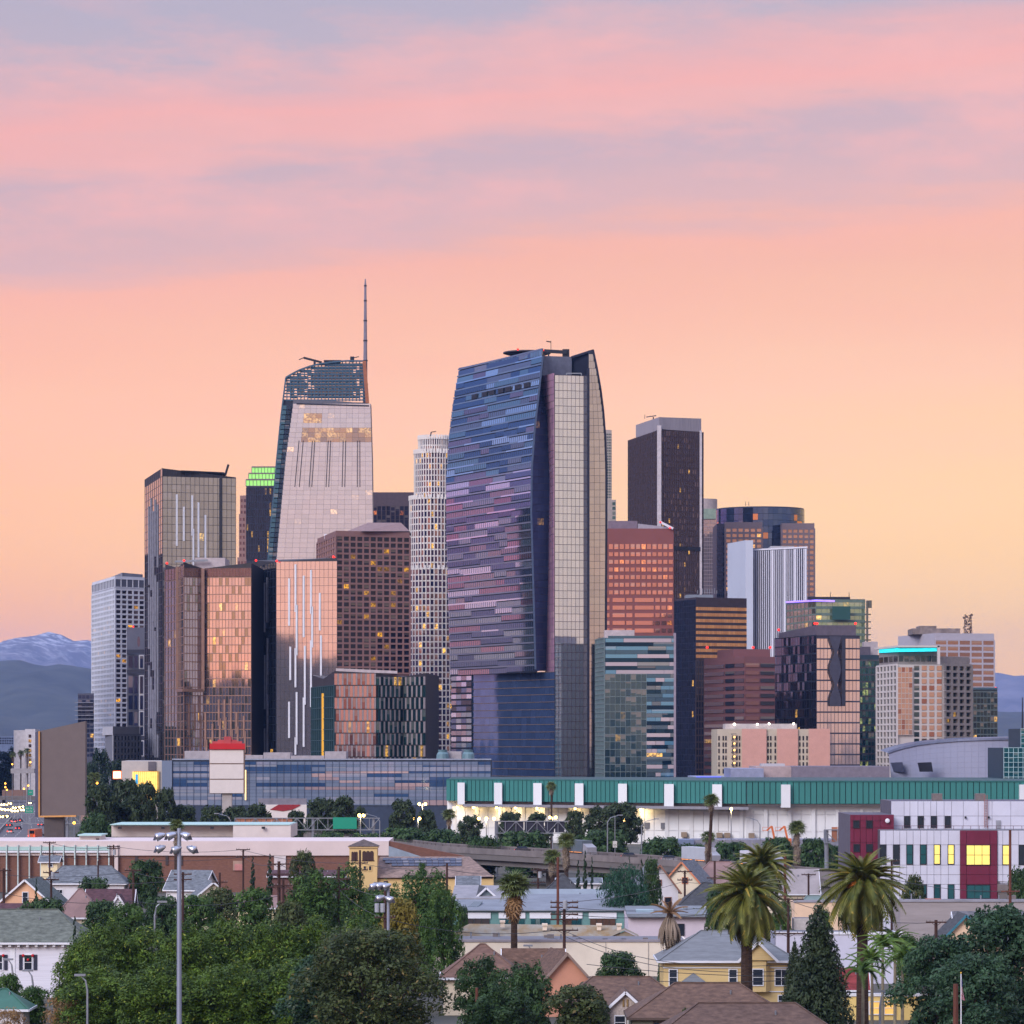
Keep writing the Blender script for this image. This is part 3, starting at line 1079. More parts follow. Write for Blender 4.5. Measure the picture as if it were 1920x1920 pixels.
def tower_round_white():
    T = Thing("round_tower", "white round stepped skyscraper with crown and dense grid of windows", "tower", Q(812, 2450))
    D = 2450.0
    wp = M("white_granite", (222, 216, 210), 0.75, var=0.05, scale=0.05)
    k = D / FPX
    cx = PX(815, D + 20)
    cyy = D + 22
    g = GLASS("round_glass", (96, 62, 66), (44, 44, 76), metal=0.6, tilt=0.03, lit=0.05, litcol=(255, 190, 70), les=1.3, c=(140, 108, 98), cfrac=0.3)
    tiers = ((55, 1420, 1065), (47, 1065, 932), (38, 932, 845), (30, 845, 818))
    for q, (rp, y0, y1) in enumerate(tiers):
        R = rp * k
        n = 48
        z0, z1 = PZ(y0, D) if q else 0, PZ(y1, D)
        ring = [(cx + R * math.cos(2 * math.pi * i / n), cyy + R * math.sin(2 * math.pi * i / n)) for i in range(n)]
        T.part("drum", MB().prism(ring, z0, z1), wp)
        nz = max(2, int(round((y0 - y1) / 11.6)))
        ch = (z1 - PZ(y0, D)) / nz
        ncol = 22
        fm = MB()
        for i in range(ncol):
            t = math.pi * (1.02 + 0.96 * (i + 0.5) / ncol)
            dirv = Vector((math.cos(t), math.sin(t), 0))
            u = Vector((-math.sin(t), math.cos(t), 0))
            w = math.pi * 0.96 * R / ncol
            for j in range(nz):
                big = (i % 11) == 4
                T.pane(Vector((cx, cyy, 0)) + dirv * (R + 0.1) + Z1 * (PZ(y0, D) + (j + 0.45) * ch), u, Z1, w * (0.94 if big else 0.76), ch * 0.76, 0.3, g, single=abs(math.cos(t)) < 0.72)
            te = math.pi * (1.02 + 0.96 * i / ncol)
            dv = Vector((math.cos(te), math.sin(te), 0))
            ue = Vector((-math.sin(te), math.cos(te), 0))
            o = Vector((cx, cyy, 0)) + dv * R
            fm.obox(o - ue * 0.35 + Z1 * PZ(y0, D), ue * 0.7, dv * 0.6, Z1 * (z1 - PZ(y0, D) + 0.5))
        T.part("pier", fm, wp)
        rim = MB()
        for i in range(40):
            t = 2 * math.pi * i / 40
            if math.sin(t) < 0.2:
                c = Vector((cx + (R + 0.3) * math.cos(t), cyy + (R + 0.3) * math.sin(t), z1))
                rim.box(c.x - 0.7, c.x + 0.7, c.y - 0.7, c.y + 0.7, z1 - 1, z1 + 2.2)
        T.part("crown_tooth", rim, wp, kind="stuff")
    p = P(807, 818, D)
    T.part("roof_crane", MB().bar(p, p + Vector((0.6, 0, 3)), 0.8).bar(p + Vector((0.6, 0, 3)), p + Vector((4, 0, 3.4)), 0.6), DARKM)
    # straight glazed bay on its flank
    T.done()


def tower_blue_hotel():
    r = random.Random(14)
    T = Thing("hotel_tower", "large blue glass hotel tower in patchwork panes with curved blade and helipad", "tower", Q(1020, 1450))
    DL, DR = 1530.0, 1450.0
    core = M("hotel_blue_core", (34, 44, 62), 0.5)
    L = [(846, 1470), (845, 1250), (838, 1000), (838, 900), (842, 830), (850, 760), (862, 690)]
    Rr = [(1018, 668), (1011, 730), (1003, 800), (997, 880), (996, 960), (1000, 1100), (1004, 1255)]
    lx = lambda y: float(np.interp(y, [p[1] for p in L[::-1]], [p[0] for p in L[::-1]]))
    rx = lambda y: float(np.interp(y, [p[1] for p in Rr], [p[0] for p in Rr]))
    # row positions are heights: z from the near edge; far edge row = same height at DL
    def row(z):
        yr = HZN + (EYE - z) * FPX / DR
        yl = HZN + (EYE - z) * FPX / DL
        return P(lx(yl), yl, DL), P(rx(yr), yr, DR)
    ztop = PZ(668, DR)
    zl = PZ(690, DL)
    zs = np.linspace(PZ(1260, DR), zl - 0.5, 44)
    mb = MB()
    colL, colR = [], []
    allz = list(zs)
    for z in allz:
        a, b = row(z)
        colL.append(a)
        colR.append(b)
    colL.append(P(862, 690, DL))
    colR.append(P(1018, 668, DR))
    bkL = [p + Vector((14, 22, 0)) for p in colL]
    bkR = [p + Vector((1, 22, 0)) for p in colR]
    for i in range(len(colL) - 1):
        mb.face([colL[i], colR[i], colR[i + 1], colL[i + 1]])
        mb.face([colR[i], bkR[i], bkR[i + 1], colR[i + 1]])
        mb.face([bkL[i], colL[i], colL[i + 1], bkL[i + 1]])
        mb.face([bkR[i], bkL[i], bkL[i + 1], bkR[i + 1]])
    mb.face([colL[-1], colR[-1], bkR[-1], bkL[-1]])
    mb.face([colL[0], bkL[0], bkR[0], colR[0]])
    T.part("wall", mb, core)
    pal = [GLASS("patch_deep", (98, 118, 154), (84, 102, 138), metal=0.9, tilt=0.006),
           GLASS("patch_teal", (146, 168, 182), (130, 152, 168), metal=0.9, tilt=0.006),
           GLASS("patch_sky", (206, 216, 234), (188, 200, 224), metal=0.9, tilt=0.006),
           GLASS("patch_grey", (156, 152, 164), (140, 136, 152), metal=0.9, tilt=0.006),
           GLASS("patch_mauve", (170, 142, 160), (150, 124, 146), metal=0.9, tilt=0.006)]
    wts = [0.36, 0.24, 0.14, 0.14, 0.12]
    spn = GLASS("patch_spandrel", (128, 140, 160), (112, 126, 150), metal=0.6, rough=0.2, tilt=0.004)
    mull = MB()
    for i in range(len(zs) - 1):
        z0, z1 = zs[i], zs[i + 1]
        a, b = row((z0 + z1) / 2)
        d = b - a
        Lh = d.length
        u = d / Lh
        up = (row(z1)[1] - row(z0)[1]).normalized()
        up = (up - u * up.dot(u)).normalized()
        n = u.cross(up)
        h = z1 - z0
        f = 0.0
        while f < 1.0:
            w = min(r.choice((0.1, 0.15, 0.2, 0.28, 0.38)), 1.0 - f)
            if 1.0 - f - w < 0.06:
                w = 1.0 - f
            m = r.choices(pal, wts)[0]
            c = a + d * (f + w / 2) + n * 0.2 + up * (0.14 * h * r.choice((-1, -1, 0)))
            T.pane(c, u, up, Lh * w - 0.15, h * 0.66, 0.3, m, "glass_panel")
            f += w
        f = 0.0
        while f < 1.0:
            w = min(r.choice((0.2, 0.33, 0.5)), 1.0 - f)
            T.pane(a + d * (f + w / 2) + n * 0.35 + up * h * 0.42, u, up, Lh * w, h * 0.2, 0.3, spn if r.random() < 0.8 else pal[2], "spandrel_panel", single=False)
            f += w
    for f in np.linspace(0.0, 1.0, 45):
        for i in range(0, len(zs) - 4, 4):
            p = [row(zs[k])[0].lerp(row(zs[k])[1], f) for k in (i, min(i + 4, len(zs) - 1))]
            n = (colR[5] - colL[5]).cross(Z1).normalized()
            mull.bar(p[0] + n * 0.4, p[1] + n * 0.4, 0.12)
    T.part("mullion_line", mull, M("mullion_blue", (60, 72, 96), 0.5), kind="stuff")
    for x, y in ((891, 725), (911, 721), (925, 719), (943, 716), (957, 713), (975, 709), (992, 706)):
        f = (x - 847) / (1014 - 847)
        a, b = row(PZ(716, DR - 2))
        p = a.lerp(b, f)
        n = (b - a).cross(Z1).normalized()
        T.pane(p + n * 0.7, (b - a).normalized(), Z1, 5.5, 2.0, 0.3, DARKM, "louvre_opening")
    # crown above the panes
    cp = MB()
    a, b = colL[-1], colR[-1]
    n = (b - a).cross(Z1).normalized()
    for k in range(30):
        p, q = a.lerp(b, k / 30), a.lerp(b, (k + 0.85) / 30)
        a2, b2 = row(zs[-1])
        p2, q2 = a2.lerp(b2, k / 30), a2.lerp(b2, (k + 0.85) / 30)
        c = (p + q + p2 + q2) / 4
        hgt = max(0.6, ((p - p2).length + (q - q2).length) / 2)
        T.pane(c + n * 0.25, (b - a).normalized(), Z1, (q - p).length, hgt, 0.3, pal[1] if k % 5 else pal[0], "crown_panel")
    # recessed dark face behind the blade
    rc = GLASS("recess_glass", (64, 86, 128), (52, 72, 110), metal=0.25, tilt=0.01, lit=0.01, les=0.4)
    xsl, xsr = rx, lambda y: float(np.interp(y, [705, 780, 900, 1100, 1255], [1012, 1026, 1031, 1028, 1024]))
    mbr = MB()
    ys = np.arange(712, 1256, 13.0)
    for y in ys:
        x0, x1 = xsl(y + 6), xsr(y + 6)
        for k in range(3):
            xa, xb = x0 + (x1 - x0) * k / 3, x0 + (x1 - x0) * (k + 1) / 3
            a, b = P(xa, y + 6, DR + 0.4 + 10 * k / 3), P(xb, y + 6, DR + 0.4 + 10 * (k + 1) / 3)
            u = (b - a).normalized()
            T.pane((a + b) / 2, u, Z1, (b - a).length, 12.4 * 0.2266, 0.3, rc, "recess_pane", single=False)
    yy = np.linspace(704, 1258, 40)
    for y0, y1 in zip(yy, yy[1:]):
        mbr.face([P(xsl(y1), y1, DR + 1), P(xsr(y1), y1, DR + 11.6), P(xsr(y0), y0, DR + 11.6), P(xsl(y0), y0, DR + 1)])
        mbr.face([P(xsr(y1), y1, DR + 11.6), P(1040, y1, DR - 2.6), P(1040, y0, DR - 2.6), P(xsr(y0), y0, DR + 11.6)])
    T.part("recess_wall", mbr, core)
    # narrow return, pink sky reflection put into its glass colour, and frontal curtain wall
    pk = GLASS("return_glass", (198, 156, 180), (184, 142, 170), metal=0.35, tilt=0.008, wave=0.01)
    fr = GLASS("front_glass", (226, 230, 240), (212, 218, 230), metal=0.88, tilt=0.003, wave=0.012, wscale=0.1, lit=0.008)
    mg = M("mullion_plum", (84, 72, 84), 0.5, metal=0.3)
    FA, FB = Q(1040, 1447), Q(1102, 1451)
    E0 = Q(1026, 1466)
    zF = PZ(703, 1447)
    body(T, [E0, FA, FB, FB + Vector((-4, 40, 0)), E0 + Vector((3, 22, 0))], 0, zF, core, "front_block")
    facade(T, FA, FB, 0, zF, 8, 58, fr, mg, 0.06, 0.06, ft=0.2, name="front_pane")
    for y in np.arange(706, 1256, 13.0):
        a0, b0 = P(xsr(y + 6.5), y + 6.5, DR + 11.6), P(1040, y + 6.5, DR - 2.6)
        u = (b0 - a0) * Vector((1, 1, 0))
        b0 = a0 + u
        n = u.normalized().cross(Z1)
        for k in range(3):
            c = a0 + u * ((k + 0.5) / 3) + n * 0.3
            T.pane(c, u.normalized(), Z1, u.length / 3 * 0.96, 12.5 * 0.2266, 0.3, pk, "return_pane")
    # upper part of the pink return leans over to the blade tip
    T.part("roof_rail", MB().bar(P(1062, 700, 1449), P(1090, 700, 1449), 0.4).bar(P(1062, 703, 1449), P(1062, 700, 1449), 0.4).bar(P(1090, 704, 1449), P(1090, 700, 1449), 0.4), STEEL)
    # grey plant wall above the front block
    T.part("plant_wall", MB().prism([Q(1013, 1462), Q(1072, 1466), Q(1072, 1490), Q(1020, 1490)], PZ(712, 1466), PZ(669, 1466)), M("plant_grey", (112, 116, 134), 0.5, metal=0.3))
    # right fin: slab with curved outer edge
    ed = [(1113, 657), (1120, 690), (1127, 730), (1132, 770), (1136, 820), (1138, 880), (1138, 1000), (1137, 1200), (1135, 1470)]
    mb = MB()
    DFR = 1458.0
    for (xa, ya), (xb, yb) in zip(ed, ed[1:]):
        mb.face([P(1103, yb, DFR), P(xb, yb, DFR), P(xa, ya, DFR), P(1103, ya, DFR)])
        mb.face([P(xb, yb, DFR), P(xb, yb, DFR) + Vector((0, 30, 0)), P(xa, ya, DFR) + Vector((0, 30, 0)), P(xa, ya, DFR)])
    mb.face([P(1103, 657, DFR), P(1113, 657, DFR), P(1113, 657, DFR) + Vector((0, 30, 0)), P(1103, 657, DFR) + Vector((0, 30, 0))])
    T.part("fin_wall", mb, core)
    fg = GLASS("fin_glass", (190, 194, 194), (178, 182, 184), metal=0.88, tilt=0.002, wave=0.01, wscale=0.1)
    exr = lambda y: float(np.interp(y, [p[1] for p in ed], [p[0] for p in ed]))
    for y in np.arange(664, 1462, 13.4):
        x1 = exr(y + 6.7) - 3
        nn = 3
        for k in range(nn):
            xa, xb = 1104 + (x1 - 1104) * k / nn, 1104 + (x1 - 1104) * (k + 1) / nn
            a, b = P(xa, y + 6.7, DFR - 0.3), P(xb, y + 6.7, DFR - 0.3)
            if b.x - a.x > 0.5:
                T.pane((a + b) / 2, (1, 0, 0), Z1, (b.x - a.x) * 0.95, 12.9 * 0.2278, 0.4, fg, "fin_pane", single=y < 1120)
    rim = MB()
    for (xa, ya), (xb, yb) in zip(ed, ed[1:]):
        rim.bar(P(xa - 1, ya, DFR - 0.8), P(xb - 1, yb, DFR - 0.8), 0.9)
    rim.bar(P(1072, 670, 1466), P(1113, 657, 1460), 0.9)
    T.part("fin_edge", rim, M("edge_navy", (40, 44, 62), 0.4, metal=0.4))
    T.part("dark_fin", MB().obox(P(1101, 1470, 1448), (1.0, 0, 0), (0, 8, 0), (0, 0, PZ(690, 1448) - PZ(1470, 1448))), M("edge_navy", (40, 44, 62)))  # dark navy vertical fin between the two frontal glass faces
    bl = MB()
    for (xa, ya), (xb, yb) in zip(Rr, Rr[1:]):
        bl.bar(P(xa, ya, DR - 0.5), P(xb, yb, DR - 0.5), 0.8)
    T.part("blade_edge", bl, M("edge_blue", (76, 92, 120), 0.4, metal=0.4))
    T.part("back_screen", MB().prism([Q(1072, 1468), Q(1104, 1462), Q(1104, 1474), Q(1072, 1480)], PZ(720, 1468), [PZ(669, 1468), PZ(662, 1462), PZ(662, 1462), PZ(669, 1468)]), MATS["edge_navy"])
    # podium faces below the blade
    pg = GLASS("podium_glass", (92, 116, 164), (80, 102, 146), metal=0.65, tilt=0.004, wave=0.012, wscale=0.15)
    A, B = Q(885, 1512), Q(1040, 1446)
    zP = PZ(1260, 1450)
    body(T, [A, B, Q(1040, 1470), Q(890, 1530)], 0, zP, core, "podium_block")
    facade(T, A, B, 0, zP, 18, 20, pg, M("mullion_gold", (150, 128, 110), 0.4, metal=0.5), 0.02, 0.08, ft=0.3, name="podium_pane", single=False, vbar=False)
    # staggered panes at the left foot
    A, B = Q(847, 1528), Q(885, 1511)
    body(T, [A, B, B + Vector((4, 20, 0)), A + Vector((4, 20, 0))], 0, zP, core, "corner_block")
    facade(T, A, B, 4, zP, 4, 22, lambda i, j: r.choice([pal[1], pal[3], pal[0], MATS["navy_glass"], pal[2]]), None, 0.04, 0.3, t=0.3, name="corner_pane", single=False)
    # helipad disc, wind sock, crane
    c = P(988, 663, 1490)
    ring = MB()
    ring.lathe(c - Z1 * 2.2, [(3.0, 0), (8.2, 1.6), (10.4, 2.2), (10.4, 2.7), (9.8, 2.7)], 28)
    T.part("helipad", ring, M("helipad_dark", (70, 66, 76), 0.6), smooth=False)
    T.part("helipad_leg", MB().bar(c - Z1 * 8, c - Z1 * 1, 1.0).bar(c + Vector((-6, 0, -9)), c + Vector((-6, 0, -1)), 0.7).bar(c + Vector((6, 0, -6)), c + Vector((6, 0, -1)), 0.7), DARKM)
    a = P(1020, 658, 1480)
    T.part("helipad_bridge", MB().bar(a, a + Vector((10, 0, -0.6)), 1.4).box(a.x + 8, a.x + 11, a.y, a.y + 3, a.z - 3, a.z + 0.8).bar(a + Vector((2, 0, -3)), a + Vector((2, 0, 0)), 0.6), DARKM)
    w = P(1033, 657, 1480)
    T.part("wind_sock", MB().bar(w, w + Z1 * 4.2, 0.25).bar(w + Z1 * 3.6, w + Vector((-2, 0, 4.0)), 0.45), DARKM)
    beacon(T, 971, 655, 1478)
    beacon(T, 1018, 657, 1478)
    T.done()


def tower_sliver():
    T = Thing("apartment_tower", "slim pale tower just behind the blue hotel's curved edge", "tower", Q(1146, 2500))
    st = M("pale_brick", (170, 158, 150), 0.8)
    A, C = Q(1120, 2500), Q(1147, 2500)
    body(T, [A, C, C + Vector((0, 30, 0)), A + Vector((0, 30, 0))], 0, PZ(806, 2500), st)
    A2, C2 = Q(1120, 2490), Q(1155, 2490)
    body(T, [A2, C2, C2 + Vector((0, 30, 0)), A2 + Vector((0, 30, 0))], 0, PZ(937, 2490), st, "lower_wall")
    facade(T, Q(1147, 2490), C2, PZ(975, 2490), PZ(940, 2490), 1, 4, GLASS("teal_window", (86, 120, 120), (60, 90, 96)), None, 0.3, 0.35)
    facade(T, A, C, PZ(935, 2500), PZ(812, 2500), 9, 24, GLASS("teal_window", (86, 120, 120), (60, 90, 96)), None, 0.4, 0.4, single=False)
    T.done()


def tower_black_white_crown():
    T = Thing("office_tower", "dark bronze tower with pale grey cap and white corner columns", "tower", Q(1239, 2350))
    D = 2350.0
    A, B, C = Q(1179, 2430), Q(1236, D), Q(1318, 2368)
    K = back(A, B, C)
    zt = PZ(806, D)
    core = M("bronze_dark", (86, 66, 64), 0.45, metal=0.4, var=0.06)
    body(T, [A, B, C, K], 0, zt, core)
    g = GLASS("bronze_dark_glass", (92, 72, 70), (70, 54, 56), metal=0.4, tilt=0.02, lit=0.03, litcol=(255, 190, 80), les=1.0, c=(122, 98, 92), cfrac=0.12)
    facade(T, B, C, PZ(1180, D), zt, 20, 32, g, M("bronze_fin", (70, 54, 54)), 0.24, 0.3, ft=0.6, single=False, hbar=False)
    facade(T, A, B, PZ(1180, D), zt, 18, 32, GLASS("bronze_side_glass", (96, 76, 72), (74, 58, 58), metal=0.5), M("bronze_fin", (70, 54, 54)), 0.3, 0.3, ft=0.6, single=False, hbar=False)
    cap = M("cap_grey", (158, 152, 158), 0.6, metal=0.2, stretch=(1, 1, 0.05), scale=1.0, var=0.12)
    i = Vector((3, 2, 0))
    T.part("cap", MB().prism([A + Vector((5, 0, 0)), B + Vector((0, 0, 0)), C + Vector((-1, 3, 0)), K + Vector((-3, -4, 0))], zt + 0.5, [PZ(797, 2430), PZ(782, D), PZ(784, 2368), PZ(797, 2430)]), cap)
    col = M("column_white", (196, 188, 192), 0.5)
    mb = MB()
    mb.obox(B + Vector((-1.4, -1.2, 0)), (2.8, 0, 0), (0, 2.4, 0), (0, 0, zt + 3))
    T.part("corner_column", mb, col)
    T.part("corner_column", MB().obox(C + Vector((-2.4, -2, 0)), (1.6, 0, 0), (0, 2.4, 0), (0, 0, zt + 1)), col)
    T.part("dark_band", MB().bar(B.lerp(C, 0.04) + Z1 * PZ(1027, D) + Vector((0, -0.9, 0)), B.lerp(C, 0.94) + Z1 * PZ(1027, D) + Vector((0, -0.9, 0)), 0.3, 2.8), M("band_black", (28, 24, 30)))
    mast(T, P(1209, 785, 2400), 3)
    p = P(1225, 782, 2400)
    T.part("roof_crane", MB().bar(p - Z1 * 2, p, 0.8).bar(p + Vector((-5, 0, 0)), p + Vector((2, 0, 1)), 0.6), DARKM)
    T.done()


def tower_red_band():
    T = Thing("office_tower", "red brown office tower with rows of glowing orange windows right of the blue hotel", "tower", Q(1200, 1850))
    D = 1850.0
    A, C = Q(1120, D), Q(1263, D)
    zt = PZ(991, D)
    st = M("red_stone", (128, 74, 70), 0.7, var=0.06, scale=0.05)
    body(T, [A, C, C + Vector((-4, 45, 0)), A + Vector((0, 45, 0))], 0, zt, st)
    g = GLASS("orange_window", (216, 160, 146), (196, 142, 130), metal=0.85, tilt=0.01, lit=0.1, litcol=(255, 150, 60), les=0.7)
    cw = (C.x - A.x) / 12
    rows = np.arange(1020, 1230, 14.3)
    for j, y in enumerate(rows):
        wide = 7 <= j <= 11
        h = (9.5 if j == 0 else 7.6) * D / FPX
        if wide:
            spans = [(0.1, 0.16), (0.2, 0.36), (0.38, 0.46), (0.49, 0.74)] + [(0.76 + 0.08 * q, 0.82 + 0.08 * q) for q in range(3)]
        else:
            spans = [((q + 0.12) / 14, (q + 0.86) / 14) for q in range(14)]
        for a, b in spans:
            x0, x1 = A.x + (C.x - A.x) * a, A.x + (C.x - A.x) * b
            T.pane(((x0 + x1) / 2, D - 0.05, PZ(y + 5, D)), (1, 0, 0), Z1, x1 - x0, h, 0.3, g)
    T.part("roof_plant", MB().prism([Q(1140, D + 12), Q(1195, D + 12), Q(1195, D + 35), Q(1140, D + 35)], zt, PZ(974, D)), M("plant_mauve", (120, 106, 120), 0.6))
    T.part("roof_ramp", MB().prism([Q(1196, D + 8), Q(1262, D + 2), Q(1262, D + 40), Q(1196, D + 40)], zt, [PZ(980, D), zt + 0.6, zt + 0.6, PZ(980, D)]), M("ramp_grey", (150, 146, 156)))
    mb = MB().bar(P(1238, 979, D - 1), P(1262, 991, D - 1), 1.2)
    T.part("roof_brace", mb, M("sign_white", (225, 225, 235)))
    beacon(T, 1238, 979, D - 2)
    beacon(T, 1256, 990, D - 2)
    T.done()


def tower_teal_condo():
    r = random.Random(4)
    T = Thing("condominium_block", "teal and white striped glass block leaning against the blue hotel's right side", "tower", Q(1200, 1400))
    D = 1400.0
    A, C = Q(1134, D), Q(1265, D)
    zt = PZ(1196, D)
    body(T, [A, C, C + Vector((-2, 26, 0)), A + Vector((-3, 26, 0))], 0, zt, M("teal_core", (36, 60, 74), 0.5))
    cols = [GLASS("band_navy", (44, 82, 104), (28, 56, 78), metal=0.85, tilt=0.01), GLASS("band_teal", (86, 124, 148), (68, 104, 130), metal=0.85, tilt=0.01, lit=0.03),
            GLASS("band_sky", (116, 176, 208), (100, 158, 196), metal=0.8, tilt=0.006), GLASS("band_pale", (206, 196, 206), (190, 186, 198), metal=0.6, rough=0.2), GLASS("band_grey", (128, 150, 160), (110, 132, 146), metal=0.8)]
    w_win, w_sp = [0.62, 0.3, 0.0, 0.0, 0.08], [0.0, 0.04, 0.34, 0.36, 0.26]
    k = D / FPX
    for j, y in enumerate(np.arange(1197, 1466, 7.4)):
        lo = y > 1262
        x = 1212.0 if lo else 1135.0
        while x < 1263:
            w = min(r.choice((20, 34, 60, 90)) * (0.5 if lo else 1.0), 1264 - x)
            m = r.choices(cols, w_sp if j % 2 == 0 else w_win)[0]
            T.pane(P(x + w / 2, y + 3.7, D - 0.1), (1, 0, 0), Z1, w * k - 0.1, 7.0 * k, 0.3 + 0.1 * (j % 2), m, "stripe_panel")
            x += w
    facade(T, A, Q(1212, D), 0, PZ(1264, D), 8, 20, GLASS("grid_green", (84, 112, 120), (70, 98, 110), metal=0.82, tilt=0.012, lit=0.01, les=0.5), M("grid_grey", (112, 128, 130), 0.5), 0.06, 0.06, ft=0.3, name="grid_pane")
    facade(T, A + Vector((-3, 26, 0)), A, 0, zt, 8, 40, GLASS("side_teal", (60, 112, 130), (44, 88, 108), metal=0.15), M("grid_grey", (112, 128, 130)), 0.05, 0.2, single=False, name="side_pane")
    T.part("edge_fin", MB().obox(C + Vector((-0.4, -0.8, 0)), (0.9, 0, 0), (0, 5, 0), (0, 0, zt + 2)), M("edge_mauve", (150, 138, 150)))
    T.part("roof_lounge", MB().box(PX(1134, D), PX(1190, D), D + 3, D + 14, zt, PZ(1181, D)), M("plant_white", (190, 178, 180)))
    T.part("glass_rail", MB().box(PX(1140, D), PX(1264, D), D + 0.2, D + 0.5, zt, PZ(1192, D)), cols[1])
    T.done()


def tower_pale_far():
    T = Thing("office_tower", "pale grey tower with mint band seen right of the dark capped tower", "tower", Q(1340, 2700))
    D = 2700.0
    A, C = Q(1300, D), Q(1352, D)
    body(T, [A, C, C + Vector((0, 40, 0)), A + Vector((0, 40, 0))], 0, PZ(974, D), M("pale_panel", (170, 156, 154), 0.6))
    facade(T, A, C, PZ(1125, D), PZ(974, D), 12, 22, GLASS("pale_glass", (180, 160, 158), (160, 144, 146), metal=0.7, tilt=0.01), M("pale_grid", (150, 134, 136)), 0.1, 0.14, single=False)
    T.part("mint_band", MB().prism([Q(1300, D - 1), Q(1353, D - 1), Q(1353, D + 30), Q(1300, D + 30)], PZ(973, D), PZ(954, D)), M("mint_glass", (150, 172, 156), 0.3, metal=0.4))
    ring = [(PX(1322, D) + 10.5 * math.cos(2 * math.pi * i / 28), D + 14 + 10.5 * math.sin(2 * math.pi * i / 28)) for i in range(28)]
    T.part("drum", MB().prism(ring, PZ(954, D), PZ(934, D)), M("pale_panel", (170, 156, 154)))
    T.done()


def tower_curved_crown():
    T = Thing("office_tower", "grey stone tower wrapped around a curved blue glass crown", "tower", Q(1440, 2500))
    D = 2500.0
    k = D / FPX
    n = 40
    st = M("mauve_stone", (122, 106, 110), 0.7, var=0.06)
    cx, cyy, R = PX(1432, D), D + 38, 84 * k
    ring = [(cx + R * math.cos(2 * math.pi * i / n), cyy + 0.95 * R * math.sin(2 * math.pi * i / n)) for i in range(n)]
    T.part("curved_core", MB().prism(ring, 0, PZ(948, D)), M("crown_core", (52, 62, 84), 0.5))
    g = GLASS("crown_glass", (96, 112, 146), (72, 90, 130), metal=0.88, tilt=0.012, c=(206, 150, 110), cfrac=0.06)
    for i in range(26):
        t = math.pi * (1.03 + 0.94 * (i + 0.5) / 26)
        dv = Vector((math.cos(t), 0.95 * math.sin(t), 0))
        u = Vector((-math.sin(t), math.cos(t) * 0.95, 0)).normalized()
        for j in range(14):
            z = PZ(1115, D) + (j + 0.5) * (PZ(950, D) - PZ(1115, D)) / 14
            T.pane(Vector((cx, cyy, z)) + dv * (R + 0.1), u, Z1, R * math.pi * 0.94 / 26 * 0.97, 4.4, 0.3, g, "curved_pane", single=j > 4)
    w = GLASS("warm_window", (196, 160, 140), (170, 140, 126), metal=0.8, tilt=0.015, lit=0.05)
    for x0, x1, yt, nx in ((1360, 1429, 980, 6), (1466, 1527, 982, 6)):
        A, C = Q(x0, D - 6), Q(x1, D - 6)
        body(T, [A, C, C + Vector((0, 60, 0)), A + Vector((0, 60, 0))], 0, PZ(yt, D), st, "wing_wall")
        facade(T, A, C, PZ(1120, D), PZ(yt + 10, D), nx, 13, w, st, 0.3, 0.4, ft=0.6)
    A, C = Q(1344, D + 4), Q(1362, D + 4)
    body(T, [A, C, C + Vector((0, 50, 0)), A + Vector((0, 50, 0))], 0, PZ(981, D), M("side_navy", (56, 52, 70), 0.6), "side_wing")
    facade(T, A, C, PZ(1120, D), PZ(985, D), 5, 14, MATS["slot_glass"], None, 0.4, 0.4, single=False)
    mast(T, P(1398, 948, D + 10), 3)
    mast(T, P(1404, 948, D + 10), 3)
    T.done()


def tower_striped():
    T = Thing("office_tower", "tower of white vertical piers with a blank pale slab on its left", "tower", Q(1412, 2150))
    D = 2150.0
    pale = M("blue_white_slab", (186, 192, 206), 0.7, var=0.05, scale=0.04)
    A, B, C = Q(1364, 2190), Q(1398, D), Q(1412, D)
    body(T, [A, B, C, back(A, B, C)], 0, [PZ(1019, 2190), PZ(1013, D), PZ(1013, D), PZ(1019, 2190)], pale, "blank_slab")
    S0, S1 = Q(1412, 2160), Q(1512, 2130)
    body(T, [S0, S1, S1 + Vector((3, 40, 0)), S0 + Vector((0, 40, 0))], 0, PZ(1028, D), M("stripe_core", (44, 38, 52), 0.5))
    facade(T, S0, S1, 0, PZ(1032, D), 25, 1, GLASS("stripe_glass", (62, 54, 76), (44, 40, 60), metal=0.6), None, 0.3, 0.0, name="glass_strip")
    wp = M("white_pier", (206, 206, 216), 0.6, var=0.04)
    d = S1 - S0
    u = d.normalized()
    n_ = u.cross(Z1)
    for i in range(27):
        big = i in (0, 10, 16, 21, 26)
        w = 1.5 if big else 0.5
        T.pane(S0 + d * (i / 26) + n_ * (0.6 if big else 0.4) + Z1 * (PZ(1032, D) / 2), u, Z1, w, PZ(1032, D), 0.8, wp, "pier")
    T.part("roof_slab", MB().prism([S0 + Vector((0, -1, 0)), S1 + Vector((0.5, -1, 0)), S1 + Vector((3, 40, 0)), S0 + Vector((0, 40, 0))], PZ(1031, D), PZ(1028, D)), wp)
    T.part("roof_plant", MB().box(PX(1446, D), PX(1490, D), D + 5, D + 25, PZ(1028, D), PZ(1023, D)), CONC)
    mast(T, P(1477, 1118, D - 40), 3)
    T.done()


